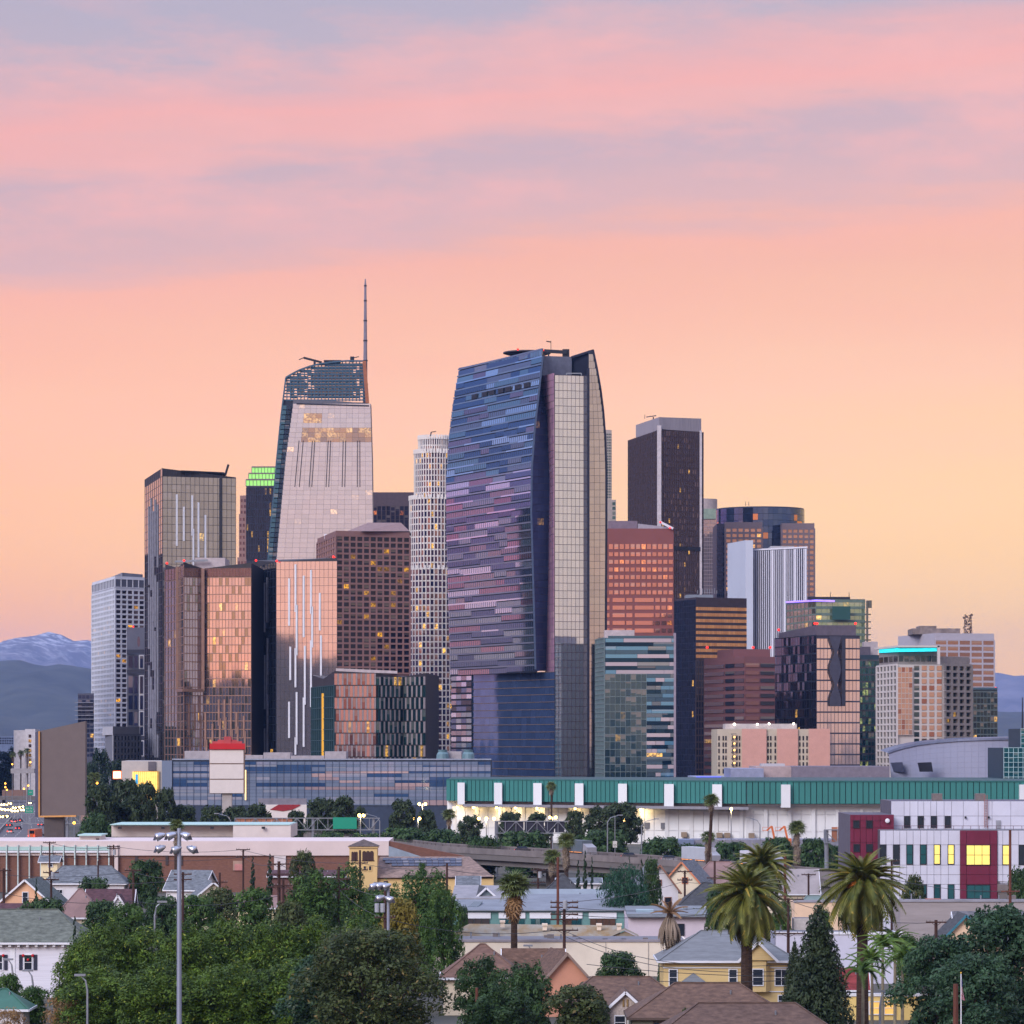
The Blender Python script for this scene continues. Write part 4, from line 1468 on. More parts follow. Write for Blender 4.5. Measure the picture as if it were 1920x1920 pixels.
def tower_amber_bands():
    T = Thing("office_tower", "dark glass tower with amber reflecting window bands on its right face", "tower", Q(1305, 1700))
    D = 1700.0
    A, B, C = Q(1265, 1722), Q(1304.5, D), Q(1400, 1712)
    zt = PZ(1120, D)
    core = M("dark_brown_wall", (68, 56, 62), 0.5, metal=0.2)
    body(T, [A, B, C, back(A, B, C)], 0, zt, core)
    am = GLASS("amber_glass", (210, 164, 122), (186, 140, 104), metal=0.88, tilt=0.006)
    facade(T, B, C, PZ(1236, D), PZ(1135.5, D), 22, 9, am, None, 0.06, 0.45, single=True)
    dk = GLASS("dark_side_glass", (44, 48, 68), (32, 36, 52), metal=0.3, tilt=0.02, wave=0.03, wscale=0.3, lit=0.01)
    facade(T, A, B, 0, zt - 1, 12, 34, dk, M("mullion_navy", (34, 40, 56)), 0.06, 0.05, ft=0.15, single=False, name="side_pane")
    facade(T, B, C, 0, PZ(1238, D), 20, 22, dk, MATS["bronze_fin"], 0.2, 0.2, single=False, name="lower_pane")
    T.part("roof_plant", MB().box(PX(1289, D), PX(1340, D), D + 12, D + 30, zt, PZ(1113, D)), M("plant_blue", (130, 138, 150), 0.6))
    mb = MB()
    r = random.Random(1)
    for i in range(9):
        p = P(1308 + i * 4.5, 1113, D + 20)
        mb.bar(p, p + Z1 * r.uniform(1.5, 3), 0.3)
    T.part("roof_antenna", mb, STEEL, kind="stuff")
    T.done()


def tower_maroon():
    T = Thing("office_block", "maroon banded office block with stepped corners and long dark windows", "office block", Q(1390, 1480))
    D = 1480.0
    st = M("maroon_stone", (118, 78, 80), 0.75, var=0.06, scale=0.05)
    g = GLASS("maroon_window", (42, 46, 62), (26, 30, 44), metal=0.2, tilt=0.012, lit=0.07, litcol=(255, 190, 60), les=0.9)
    pr = GLASS("maroon_rose", (150, 110, 108), (130, 96, 98), metal=0.7)
    pts = [Q(1320, D + 40), Q(1360, D + 20), Q(1378, D + 8), Q(1396, D), Q(1453, D + 6)]
    zt = PZ(1231, D)
    body(T, pts + [Q(1453, D + 60), Q(1330, D + 80)], 0, zt, st)
    T.part("penthouse", MB().prism([Q(1345, D + 36), Q(1376, D + 16), Q(1444, D + 20), Q(1444, D + 50), Q(1350, D + 60)], zt, PZ(1215, D)), st)
    for k, nx in ((0, 1), (1, 1), (2, 1), (3, 2)):
        facade(T, pts[k], pts[k + 1], PZ(1468, D), PZ(1240, D), nx, 16, (lambda i, j: pr if i == 0 and j != 5 else g) if k == 3 else g, None, 0.09, 0.5, t=0.3)
    for x in (1326, 1412, 1444):
        beacon(T, x, 1214, D + 10, 0.6)
    T.done()


def tower_cutout():
    T = Thing("office_block", "dark glass block with white sculptural cutout screen over rose glass", "office block", Q(1530, 1520))
    D = 1520.0
    A, B, C = Q(1453, 1570), Q(1531, D), Q(1612, D + 4)
    zt = PZ(1191, D)
    body(T, [A, B, C, back(A, B, C)], 0, zt, M("cutout_core", (50, 48, 60), 0.5))
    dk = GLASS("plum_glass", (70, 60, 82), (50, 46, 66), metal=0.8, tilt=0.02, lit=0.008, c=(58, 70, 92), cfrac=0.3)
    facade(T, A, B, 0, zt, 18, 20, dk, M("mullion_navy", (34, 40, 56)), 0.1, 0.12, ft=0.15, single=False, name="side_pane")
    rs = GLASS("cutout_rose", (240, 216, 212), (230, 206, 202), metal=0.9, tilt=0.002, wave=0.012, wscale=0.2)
    fr = M("cutout_frame", (62, 62, 78), 0.5)
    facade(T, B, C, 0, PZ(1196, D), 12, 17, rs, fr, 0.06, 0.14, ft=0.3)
    T.part("penthouse", MB().prism([Q(1460, D + 40), Q(1530, D + 8), Q(1605, D + 10), Q(1605, D + 34), Q(1470, D + 55)], zt, [PZ(1182, D), PZ(1171, D), PZ(1171, D), PZ(1171, D), PZ(1182, D)]), M("plant_plum", (96, 88, 100), 0.6))
    # sculpted screen: dark plate between x 1558 and 1583 with bone-shaped bites
    yy = np.linspace(1193, 1324, 50)
    w = lambda y: 3.0 + 9.5 * abs(math.cos((y - 1193) / 131 * 2.15 * math.pi)) ** 1.4
    mb = MB()
    for y0, y1 in zip(yy, yy[1:]):
        for s in (0,):
            a0, a1 = 1568 - w(y0), 1568 - w(y1)
            b0, b1 = 1568 + w(y0) * 0.7, 1568 + w(y1) * 0.7
            q = [P(a1, y1, D - 0.8), P(b1, y1, D - 0.8), P(b0, y0, D - 0.8), P(a0, y0, D - 0.8)]
            mb.face(q)
            k = [p + Vector((0, 0.4, 0)) for p in q]
            mb.face([q[0], q[3], k[3], k[0]])
            mb.face([q[2], q[1], k[1], k[2]])
    T.part("sculpted_screen", mb, fr)
    T.part("dark_spine", MB().box(PX(1578, D), PX(1585, D), D - 1.0, D - 0.2, PZ(1324, D), PZ(1191, D)), M("spine_navy", (44, 46, 62), 0.5))
    for x in (1460, 1528, 1532, 1604):
        beacon(T, x, 1169 if x > 1500 else 1181, D + 8, 0.6)
    T.done()


def tower_green_glass():
    T = Thing("office_block", "pale green glass block with purple lit roof edge and corner crane arm", "office block", Q(1560, 1850))
    D = 1850.0
    A, B, C = Q(1475, 1900), Q(1530, D), Q(1622, D + 4)
    zt = PZ(1123, D)
    body(T, [A, B, C, back(A, B, C)], 0, zt, M("green_core", (70, 84, 80), 0.5))
    g = GLASS("green_band", (172, 188, 156), (148, 168, 140), metal=0.7, tilt=0.01, lit=0.04)
    g2 = GLASS("olive_band", (128, 128, 92), (96, 104, 86), metal=0.7, tilt=0.015, lit=0.06)
    facade(T, B, C, PZ(1240, D), zt - 1, 9, 9, g, M("green_spandrel", (104, 122, 112), 0.4), 0.03, 0.4, ft=0.3)
    facade(T, A, B, PZ(1240, D), zt - 1, 8, 9, g2, M("green_spandrel", (104, 122, 112)), 0.05, 0.25, ft=0.3)
    T.part("dark_bay", MB().box(PX(1560, D), PX(1594, D), D - 1.6, D - 0.7, PZ(1162, D), PZ(1137, D)), GLASS("bay_teal", (40, 92, 96), (30, 70, 78), metal=0.6))
    T.part("purple_light_edge", MB().bar(P(1475, 1129, 1898), P(1530, 1126, D - 1), 0.9).bar(P(1530, 1126, D - 1), P(1565, 1127, D - 1), 0.9), EMIT("purple_led", (150, 120, 255), 1.6))
    T.part("roof_deck", MB().prism([Q(1515, D + 4), Q(1594, D + 4), Q(1590, D + 24), Q(1525, D + 24)], PZ(1124, D), PZ(1118.5, D)), DARKM)
    mb = MB()
    mb.bar(P(1626, 1230, D - 1), P(1626, 1126, D - 1), 1.1)
    for y in (1152, 1166, 1178, 1190, 1200):
        mb.bar(P(1621, y, D - 1), P(1633, y, D - 1), 0.7)
    mb.box(PX(1628, D), PX(1634, D), D - 2, D, PZ(1140, D), PZ(1126, D))
    T.part("corner_mast", mb, M("mast_olive", (96, 92, 80), 0.6))
    mast(T, P(1557, 1124, D + 10), 4)
    mast(T, P(1592, 1124, D + 10), 4)
    T.done()
    # teal lower block in front of it
    T = Thing("apartment_block", "teal glass apartment block squeezed beside the white balcony tower", "apartment block", Q(1628, 1600))
    D = 1600.0
    A, C = Q(1606, D), Q(1650, D)
    body(T, [A, C, C + Vector((0, 30, 0)), A + Vector((0, 30, 0))], 0, PZ(1228, D), M("teal_core", (36, 60, 74)))
    facade(T, A, C, PZ(1440, D), PZ(1238, D), 8, 15, GLASS("teal_lit", (58, 108, 112), (36, 76, 86), metal=0.8, tilt=0.02, lit=0.14, litcol=(210, 215, 120), les=0.55), M("teal_spandrel", (78, 74, 78)), 0.14, 0.22, ft=0.3, name="window_pane")
    T.part("roof_plant", MB().box(PX(1612, D), PX(1634, D), D + 4, D + 16, PZ(1228, D), PZ(1212, D)), M("plant_plum", (96, 88, 100)))
    T.part("stair_head", MB().box(PX(1619, D + 20), PX(1645, D + 20), D + 18, D + 26, PZ(1228, D), PZ(1201, D)), M("plant_white", (190, 178, 180)))
    T.done()


def tower_white_balcony():
    T = Thing("condominium_tower", "white framed balcony tower with cyan lit roof canopy", "tower", Q(1683, 1330))
    D = 1330.0
    wp = M("warm_white_frame", (196, 188, 184), 0.75, var=0.05, scale=0.06)
    A, B, C = Q(1645, 1365), Q(1683, D), Q(1768, D + 4)
    E = Q(1818, D + 16)
    zt = PZ(1246, D)
    body(T, [A, B, C, E, Q(1818, D + 50), Q(1650, D + 60)], 0, zt, wp)
    gr_ = GLASS("grey_green_window", (86, 100, 102), (62, 78, 84), metal=0.75, tilt=0.02, lit=0.02)
    rs = GLASS("coral_window", (216, 180, 162), (200, 166, 150), metal=0.88, tilt=0.008, c=(170, 120, 104), cfrac=0.2)
    nz = 18
    z0 = PZ(1470, D)
    facade(T, A, B, z0, zt, 6, nz, gr_, wp, 0.3, 0.28, ft=0.5, single=False)
    facade(T, B, C, z0, zt, 6, nz, lambda i, j: (rs if j > 4 else gr_) if i in (3, 4) else None if i < 2 else (gr_ if i == 2 else rs if j > 6 else gr_), None, 0.36, 0.3, t=0.2)
    bay = Vector((0, -0.5, 0))
    facade(T, B + bay, B.lerp(C, 0.32) + bay, PZ(1378, D), zt - 1, 4, 13, rs, wp, 0.05, 0.08, ft=0.3, name="bay_pane")
    facade(T, C, E, z0, zt, 4, nz, gr_, M("balcony_grey", (150, 142, 138), 0.7), 0.3, 0.35, ft=1.2, single=True, name="balcony_window")
    # top storeys and canopy
    A2, B2, C2 = Q(1648, 1362), Q(1684, D + 2), Q(1757, D + 4)
    body(T, [A2, B2, C2, Q(1757, D + 40), Q(1655, D + 46)], zt, PZ(1214, D), M("loft_grey", (140, 132, 130), 0.7), "penthouse")
    facade(T, A2, B2, zt + 1, PZ(1228, D), 4, 1, gr_, None, 0.2, 0.2)
    facade(T, B2, C2, zt + 1, PZ(1228, D), 7, 1, gr_, None, 0.25, 0.2)
    T.part("penthouse_wing", MB().prism([Q(1757, D + 4), E, Q(1818, D + 40), Q(1757, D + 40)], zt, PZ(1230, D)), M("loft_grey", (140, 132, 130)))
    cyn = EMIT("cyan_led", (40, 225, 235), 1.0)
    T.part("lit_canopy_edge", MB().bar(P(1651, 1221, 1360), P(1683, 1219, D - 1), 1.3).bar(P(1683, 1219, D - 1), P(1756, 1218, D - 1), 1.3), cyn)
    cn = MB().prism([Q(1640, 1362), Q(1684, D - 3), Q(1762, D - 3), Q(1762, D + 30), Q(1655, D + 45)], PZ(1214, D), PZ(1210.5, D))
    T.part("roof_canopy", cn, wp)
    T.part("canopy_leg", MB().box(PX(1756, D), PX(1761, D), D - 3, D - 1.5, zt, PZ(1211, D)), wp)
    mb = MB()
    for j in range(nz - 1):
        z = z0 + (zt - z0) * (j + 1) / nz
        mb.obox(Q(1769, D - 1) + Z1 * z, E - Q(1769, D) + Vector((-8, 0, 0)), (0, -1.5, 0), (0, 0, 0.35))
    T.part("balcony_slab", mb, wp, kind="stuff")
    T.done()


def tower_grey_block():
    T = Thing("office_block", "pale grey office block with copper windows and lattice antenna on its roof", "office block", Q(1750, 1950))
    D = 1950.0
    wp = M("grey_white_panel", (176, 170, 180), 0.7, var=0.05)
    A, B, C = Q(1684, 2010), Q(1753, D), Q(1864, D + 10)
    zt = PZ(1187, D)
    body(T, [A, B, C, back(A, B, C)], 0, zt, wp)
    cu = GLASS("copper_window", (176, 134, 114), (150, 116, 104), metal=0.8, tilt=0.02, lit=0.08, litcol=(255, 180, 70), les=0.5)
    facade(T, B, C, PZ(1300, D), PZ(1199, D), 5, 9, cu, wp, 0.12, 0.34, ft=0.4, t=0.25)
    T.part("roof_plant", MB().box(PX(1719, D), PX(1809, D), D + 20, D + 45, zt, PZ(1176, D)).box(PX(1733, D), PX(1765, D), D + 22, D + 40, zt, PZ(1171, D)), M("plant_tan", (140, 126, 120), 0.8, scale=0.3, var=0.25))
    mb = MB()
    r = random.Random(6)
    c = P(1815, 1187, D + 30)
    for k in range(4):
        o = Vector(((k % 2 - 0.5) * 4.2, (k // 2 - 0.5) * 4.2, 0))
        mb.bar(c + o, c + o * 0.75 + Z1 * 11, 0.3)
    for j in range(6):
        for k in range(2):
            mb.bar(c + Vector((-2.2, 0, j * 1.8)), c + Vector((2.2, 0, j * 1.8 + (1.8 if k else 0))), 0.3)
        for k in range(5):
            q = c + Vector((r.uniform(-2.8, 2.8), r.uniform(-2, 2), j * 1.9 + r.uniform(0, 1.5)))
            mb.box(q.x - 0.35, q.x + 0.35, q.y - 0.3, q.y + 0.3, q.z - 0.5, q.z + 0.5)
    T.part("lattice_antenna", mb, M("antenna_rust", (92, 72, 66), 0.7))
    T.done()
    T = Thing("apartment_block", "dark green glass apartment block at the far right below the copper windows", "apartment block", Q(1845, 1600))
    D = 1600.0
    A, C = Q(1812, D), Q(1870, D)
    body(T, [A, C, C + Vector((0, 30, 0)), A + Vector((0, 30, 0))], 0, PZ(1293, D), M("dark_green_core", (48, 58, 60), 0.5))
    facade(T, A, C, PZ(1400, D), PZ(1297, D), 9, 9, GLASS("dark_green_glass", (70, 88, 88), (44, 56, 60), metal=0.75, tilt=0.02, lit=0.05), M("dark_green_rail", (84, 96, 96)), 0.12, 0.2, ft=0.3)
    T.part("glass_rail", MB().box(A.x, C.x, D - 0.5, D - 0.2, PZ(1293, D), PZ(1289, D)), MATS["band_teal"])
    beacon(T, 1867, 1290, D)
    T.done()


def reflected_blocks():
    """neighbouring towers beyond the picture's left edge; the mirror facades show them"""
    for x, y, w, d, h, lab in ((-360, 2080, 70, 60, 150, "dark office tower beyond the frame, mirrored in the condominium glass"), (-296, 860, 22, 30, 84, "slab block beyond the frame, mirrored at the right of the rose condominium front"),
                               (-326, 870, 30, 34, 98, "taller block beyond the frame, mirrored at the left of the rose condominium front"), (-396, 860, 30, 40, 72, "apartment tower beyond the frame, mirrored in the folded hotel glass"), (-436, 880, 40, 34, 84, "broad block beyond the frame, mirrored at the left of the folded hotel")):
        T = Thing("office_tower", lab, "tower", (x, y, 0))
        body(T, [Vector((x - w / 2, y, 0)), Vector((x + w / 2, y, 0)), Vector((x + w / 2, y + d, 0)), Vector((x - w / 2, y + d, 0))], 0, h, M("mirrored_wall", (22, 32, 38), 0.8, var=0.25, scale=0.08))
        for p, q in (((x - w / 2, y), (x + w / 2, y)), ((x + w / 2, y + d), (x - w / 2, y + d))):
            facade(T, p, q, 0, h, 10, int(h / 4), MATS["slot_glass"], None, 0.2, 0.4, single=False)
        T.done()


for f in (tower_white_grid, tower_stone_oval, tower_condo_tall, tower_hotel_folded, tower_condo_wide, tower_checker, tower_green_crown, tower_sail,
          tower_dark_slab, tower_brown_grid, tower_round_white, tower_blue_hotel, tower_sliver, tower_black_white_crown, tower_red_band, tower_teal_condo,
          tower_pale_far, tower_curved_crown, tower_striped, tower_amber_bands, tower_maroon, tower_cutout, tower_green_glass, tower_white_balcony, tower_grey_block, reflected_blocks):
    f()

# ================================================================ MIDDLE DISTANCE: arena, convention hall, low glass block, signs
SOD = EMIT("sodium_lamp", (255, 205, 110), 14.0)
WHL = EMIT("white_lamp", (255, 240, 215), 10.0)


def glow(T, p, energy, col=(1.0, 0.72, 0.35), r=0.4):
    l = bpy.data.lights.new("lamp_light", "POINT")
    l.energy, l.color, l.shadow_soft_size = energy, col, r
    o = bpy.data.objects.new("lamp_light", l)
    COL.objects.link(o)
    o.parent = T.o
    o.location = Vector(p) - Vector(T.off)


def convention_hall():
    T = Thing("convention_hall", "long white convention hall topped by a green ribbed panel band", "hall", Q(1400, 1100))
    DL, DM = 1160.0, 1100.0
    L0, Mid, R1 = Q(838, DL), Q(1400, DM), Q(2250, DM)
    z0, z1 = PZ(1507, DM), PZ(1465, DM)
    body(T, [L0, Mid, R1, R1 + Vector((0, 120, 0)), L0 + Vector((0, 90, 0))], z0, z1, M("hall_core", (60, 84, 84), 0.7), "band_core")
    grn = M("green_metal", (54, 122, 116), 0.45, var=0.06, scale=0.04, obj=0.08)
    wh = M("hall_white", (222, 224, 226), 0.8, var=0.05, scale=0.05, stain=0.12)
    for a, b, n in ((L0, Mid, 68), (Mid, R1, 78)):
        d = b - a
        u = d.normalized()
        nn = u.cross(Z1)
        w = d.length / n
        for i in range(n):
            T.pane(a + d * ((i + 0.5) / n) + nn * 0.25 + Z1 * (z0 + z1) / 2, u, Z1, w * 0.86, z1 - z0, 0.5, grn, "green_panel")
    T.part("roof_edge", MB().bar(L0 + Z1 * z1 + Vector((0, -0.4, 0)), Mid + Z1 * z1 + Vector((0, -0.4, 0)), 0.5).bar(Mid + Z1 * z1 + Vector((0, -0.4, 0)), R1 + Z1 * z1 + Vector((0, -0.4, 0)), 0.5), M("green_dark", (40, 100, 96), 0.5))
    off = Vector((0, 4, 0))
    body(T, [L0 + off, Mid + off, R1 + off, R1 + Vector((0, 118, 0)), L0 + Vector((0, 88, 0))], 0, z0, wh, "wall")
    def at(x):
        return L0.lerp(Mid, (x - 838) / 562.0) if x < 1400 else Mid.lerp(R1, (x - 1400) / 850.0)
    for x0, x1 in ((859, 873), (930.5, 946), (1006, 1022), (1085, 1101), (1166, 1182), (1251, 1268), (1338, 1355), (1464, 1481), (1910, 1925)):
        p, q = at(x0), at(x1)
        T.part("pylon", MB().prism([p + Vector((0, -2.2, 0)), q + Vector((0, -2.2, 0)), q + Vector((0, 3, 0)), p + Vector((0, 3, 0))], PZ(1514, DM), PZ(1471, DM)), wh)
    T.part("ledge", MB().prism([at(870) + Vector((0, -4, 0)), at(1402) + Vector((0, -4, 0)), at(1402) + off, at(870) + off], PZ(1518, DM), PZ(1513, DM)), M("ledge_grey", (140, 138, 146)))
    T.part("ledge", MB().prism([at(1403) + Vector((0, 1.5, 0)), at(2249) + Vector((0, 1.5, 0)), at(2249) + off, at(1403) + off], PZ(1511, DM), PZ(1508, DM)), wh)
    for i, x in enumerate(np.arange(852, 1700, 22.5)):
        p = at(x) + Vector((0, 4, 0))
        q = at(x + 21.9) + Vector((0, 4, 0))
        for (ya, yb) in ((1520, 1528), (1528.6, 1560), (1560.6, 1584)):
            za, zb = PZ(yb, DM), PZ(ya, DM)
            T.pane((p + q) / 2 + Vector((0, -0.12, (za + zb) / 2)), (q - p).normalized(), Z1, (q - p).length - 0.1, zb - za - 0.1, 0.3, wh, "wall_panel")
        if i % 2 == 0:
            T.pane(p + Vector((0, -0.5, PZ(1550, DM))), (1, 0, 0), Z1, 1.2, 11, 0.9, wh, "pilaster")
    for x in (1222, 1252):
        T.pane(at(x) + Vector((0, 3.4, PZ(1551, DM))), (1, 0, 0), Z1, 2.2, 2.0, 0.3, M("vent_grey", (120, 122, 130)), "vent_grille")
    for x in (1288, 1352, 1366, 1410):
        p = at(x) + Vector((0, 2, PZ(1567, DM)))
        T.part("wall_unit", MB().box(p.x - 0.9, p.x + 0.9, p.y - 1, p.y + 1.5, p.z - 0.8, p.z + 0.8), M("unit_tan", (150, 132, 112)))
    for x, e in ((858, 300), (890, 300), (935, 500), (972, 500), (1013, 500), (1086, 250), (1208, 700)):
        p = at(x) + Vector((0, 1.6, PZ(1520, DM)))
        T.part("wall_lamp", MB().ball(p, 0.4, 8, 5), SOD)
        glow(T, p + Vector((0, -0.8, -1.2)), e * 1.2)
    T.part("blue_shed", MB().box(PX(1245, 1060), PX(1300, 1060), 1056, 1070, 0, PZ(1574, 1060)), M("shed_blue", (112, 124, 150), 0.7, stretch=(3, 3, 0.05)))
    T.part("grey_shed", MB().box(PX(1301, 1065), PX(2100, 1065), 1063, 1078, 0, PZ(1574, 1065)), M("shed_grey", (132, 132, 146), 0.7, stretch=(3, 3, 0.05)))
    T.done()
    # glass pavilion at the right edge
    T = Thing("glass_pavilion", "teal gridded glass pavilion behind the green band at the right edge", "pavilion", Q(1930, 1190))
    A, C = Q(1882, 1190), Q(1990, 1190)
    body(T, [A, C, C + Vector((0, 40, 0)), A + Vector((0, 40, 0))], 0, PZ(1402, 1190), M("teal_core", (36, 60, 74)))
    facade(T, A, C, PZ(1475, 1190), PZ(1402, 1190), 12, 8, GLASS("pavilion_glass", (44, 116, 124), (34, 92, 104), metal=0.75, tilt=0.01), M("pavilion_grid", (170, 196, 200), 0.5), 0.1, 0.1, ft=0.3)
    A, C = Q(1914, 1200), Q(1990, 1200)
    body(T, [A, C, C + Vector((0, 30, 0)), A + Vector((0, 30, 0))], PZ(1402, 1190), PZ(1366, 1190), M("teal_core", (36, 60, 74)), "upper_core")
    facade(T, A, C, PZ(1402, 1190), PZ(1366, 1190), 9, 4, MATS["pavilion_glass"], MATS["pavilion_grid"], 0.1, 0.1, ft=0.3)
    mast(T, P(1917, 1366, 1200), 11, 0.3)
    T.done()


def arena():
    T = Thing("arena", "grey metal clad arena with sweeping curved roofline and two dark screens", "arena", Q(1790, 1290))
    sk = M("arena_metal", (142, 146, 168), 0.45, metal=0.15, var=0.05, scale=0.04)
    D0 = 1290.0
    top = [(1666, 1412), (1685, 1405), (1720, 1397), (1760, 1392), (1800, 1389), (1850, 1387), (1900, 1386), (1990, 1386)]
    mb = MB()
    n = len(top)
    xs = np.linspace(1666, 1990, 26)
    tops = np.interp(xs, [p[0] for p in top], [p[1] for p in top])
    def pt(x, y, lean):
        f = (x - 1666) / 324.0
        D = 1272 + 26 * (1 - math.sin(min(1, f * 1.25 + 0.12) * math.pi / 2))
        return P(x + lean, y, D - (0.0))
    for i in range(len(xs) - 1):
        lo = 1470
        for j in range(8):
            y0 = [tops[i] + (lo - tops[i]) * j / 8, tops[i + 1] + (lo - tops[i + 1]) * j / 8]
            y1 = [tops[i] + (lo - tops[i]) * (j + 1) / 8, tops[i + 1] + (lo - tops[i + 1]) * (j + 1) / 8]
            l0, l1 = 6.0 * j / 8, 6.0 * (j + 1) / 8
            f0 = max(0, 1 - i / 6)
            f1 = max(0, 1 - (i + 1) / 6)
            q = [pt(xs[i], y1[0], l1 * f0), pt(xs[i + 1], y1[1], l1 * f1), pt(xs[i + 1], y0[1], l0 * f1), pt(xs[i], y0[0], l0 * f0)]
            c = sum(q, Vector()) / 4
            ins = [c + (p - c) * 0.985 + Vector((0, -0.25, 0)) for p in q]
            pan = MB()
            pan.face(ins)
            for k in range(4):
                pan.face([q[k], q[(k + 1) % 4], ins[(k + 1) % 4], ins[k]])
            T.part("cladding_panel", pan, sk)
    a, b = pt(1666, 1470, 6), pt(1990, 1470, 0)
    mb = MB()
    ring = [pt(x, y, 0) for x, y in zip(xs, tops)]
    for i in range(len(ring) - 1):
        mb.face([ring[i], ring[i + 1], ring[i + 1] + Vector((0, 30, 1)), ring[i] + Vector((0, 30, 1))])
        mb.bar(ring[i] + Vector((0, -0.4, 0.3)), ring[i + 1] + Vector((0, -0.4, 0.3)), 0.9)
    T.part("roof", mb, M("arena_rim", (120, 128, 152), 0.4, metal=0.5))
    for (xa, xb, m) in ((1669, 1693, M("screen_grey", (74, 78, 98), 0.4)), (1722, 1748, M("screen_black", (34, 36, 46), 0.4))):
        q = [P(xa + 3, 1447, 1276 if xa > 1700 else 1294), P(xb + 1.5, 1447, 1273 if xa > 1700 else 1286), P(xb - 1.5, 1429, 1273 if xa > 1700 else 1286), P(xa - 1, 1430, 1276 if xa > 1700 else 1294)]
        if xa < 1700:
            q = [p + Vector((0, -1, 0)) for p in q]
        s = MB()
        s.face(q)
        k = [p + Vector((0, 1.5, 0)) for p in q]
        for i in range(4):
            s.face([q[(i + 1) % 4], q[i], k[i], k[(i + 1) % 4]])
        T.part("dark_screen", s, m)
    T.done()
    # theatre and plant boxes between arena and old hotel
    T = Thing("theatre_block", "grey box theatre with mauve and beige rooftop volumes behind the green band", "theatre", Q(1500, 1260))
    D = 1260.0
    for x0, x1, yt, dd, m, nm in ((1370, 1432, 1441, -10, M("theatre_blue", (150, 156, 182), 0.5, metal=0.2), "panel_box"), (1418, 1486, 1437, 10, M("theatre_beige", (178, 158, 156), 0.8), "wall"), (1486, 1668, 1437, 4, M("theatre_grey", (124, 116, 128), 0.7), "long_wall"), (1300, 1372, 1456, 20, M("theatre_low", (150, 158, 184), 0.7), "low_wall")):
        T.part(nm, MB().box(PX(x0, D + dd), PX(x1, D + dd), D + dd, D + dd + 40, 0, PZ(yt, D + dd)), m)
    T.part("blue_light_strip", MB().bar(P(1306, 1458, D + 19), P(1352, 1458, D + 19), 0.4, 0.7), EMIT("blue_led", (70, 70, 255), 1.2))
    p = P(1480, 1451, D - 12)
    T.part("satellite_dish", MB().lathe((0, 0, 0), [(0.1, 0), (1.4, 0.35), (1.5, 0.4)], 14), CONC).matrix_basis = Matrix.Translation(p) @ Euler((rad(70), rad(-35), 0)).to_matrix().to_4x4() @ Matrix.Translation(Vector(T.off))
    T.part("roof_plant", MB().box(PX(1430, D + 14), PX(1474, D + 14), D + 20, D + 30, PZ(1437, D + 14), PZ(1432, D + 14)), CONC)
    T.part("loading_box", MB().box(PX(1617, D + 10), PX(1636, D + 10), D + 8, D + 13.5, 0, PZ(1444, D + 10)), M("theatre_dark", (92, 96, 118), 0.6))
    T.done()


def old_hotel():
    T = Thing("old_hotel", "cream old hotel with three blank peach wall panels and small windows", "hotel", Q(1450, 1340))
    D = 1340.0
    cr = M("cream_stucco", (190, 178, 158), 0.85, var=0.08, scale=0.1)
    pe = M("peach_panel", (198, 150, 136), 0.85, var=0.04)
    A, C = Q(1345, D), Q(1556, D)
    body(T, [A, C, C + Vector((0, 40, 0)), A + Vector((0, 40, 0))], 0, PZ(1367, D), cr)
    for x0, x1 in ((1391, 1437), (1457, 1496), (1516.5, 1556)):
        T.pane(P((x0 + x1) / 2, 1404, D - 0.4), (1, 0, 0), Z1, (x1 - x0) * D / FPX, 75 * D / FPX, 0.9, pe, "blank_panel")
    wg = GLASS("hotel_window", (56, 54, 60), (36, 36, 44), metal=0.4, tilt=0.02)
    for x in (1348, 1356, 1361, 1374, 1381.5, 1386.5, 1440, 1445, 1453.5, 1499.5, 1506, 1513):
        for y in (1384, 1396, 1408, 1420.5, 1433, 1446):
            T.pane(P(x, y, D - 0.05), (1, 0, 0), Z1, 0.55, 1.7, 0.3, wg)
    mb = MB()
    for y in np.arange(1376, 1442, 11.5):
        mb.bar(P(1371, y, D - 1), P(1381, y, D - 1), 0.25)
        mb.bar(P(1371, y, D - 1), P(1381, y + 11.5, D - 1), 0.2)
    T.part("fire_escape", mb, M("iron_grey", (90, 88, 92), 0.6))
    for y in np.arange(1382, 1436, 12.2):
        T.part("landing_lamp", MB().ball(P(1377, y, D - 1), 0.45, 8, 5), EMIT("landing_glow", (255, 190, 110), 2.2))
    T.part("roof_house", MB().box(PX(1360, D + 8), PX(1494, D + 8), D + 8, D + 24, PZ(1367, D), PZ(1357, D + 8)), M("roof_pale", (180, 172, 172), 0.8))
    T.part("roof_lamp", MB().ball(P(1377, 1358, D + 6), 0.5, 8, 5).ball(P(1420, 1358, D + 6), 0.4, 8, 5).ball(P(1442, 1357, D + 6), 0.4, 8, 5).ball(P(1488, 1357, D + 6), 0.4, 8, 5), WHL, kind="stuff")
    T.done()


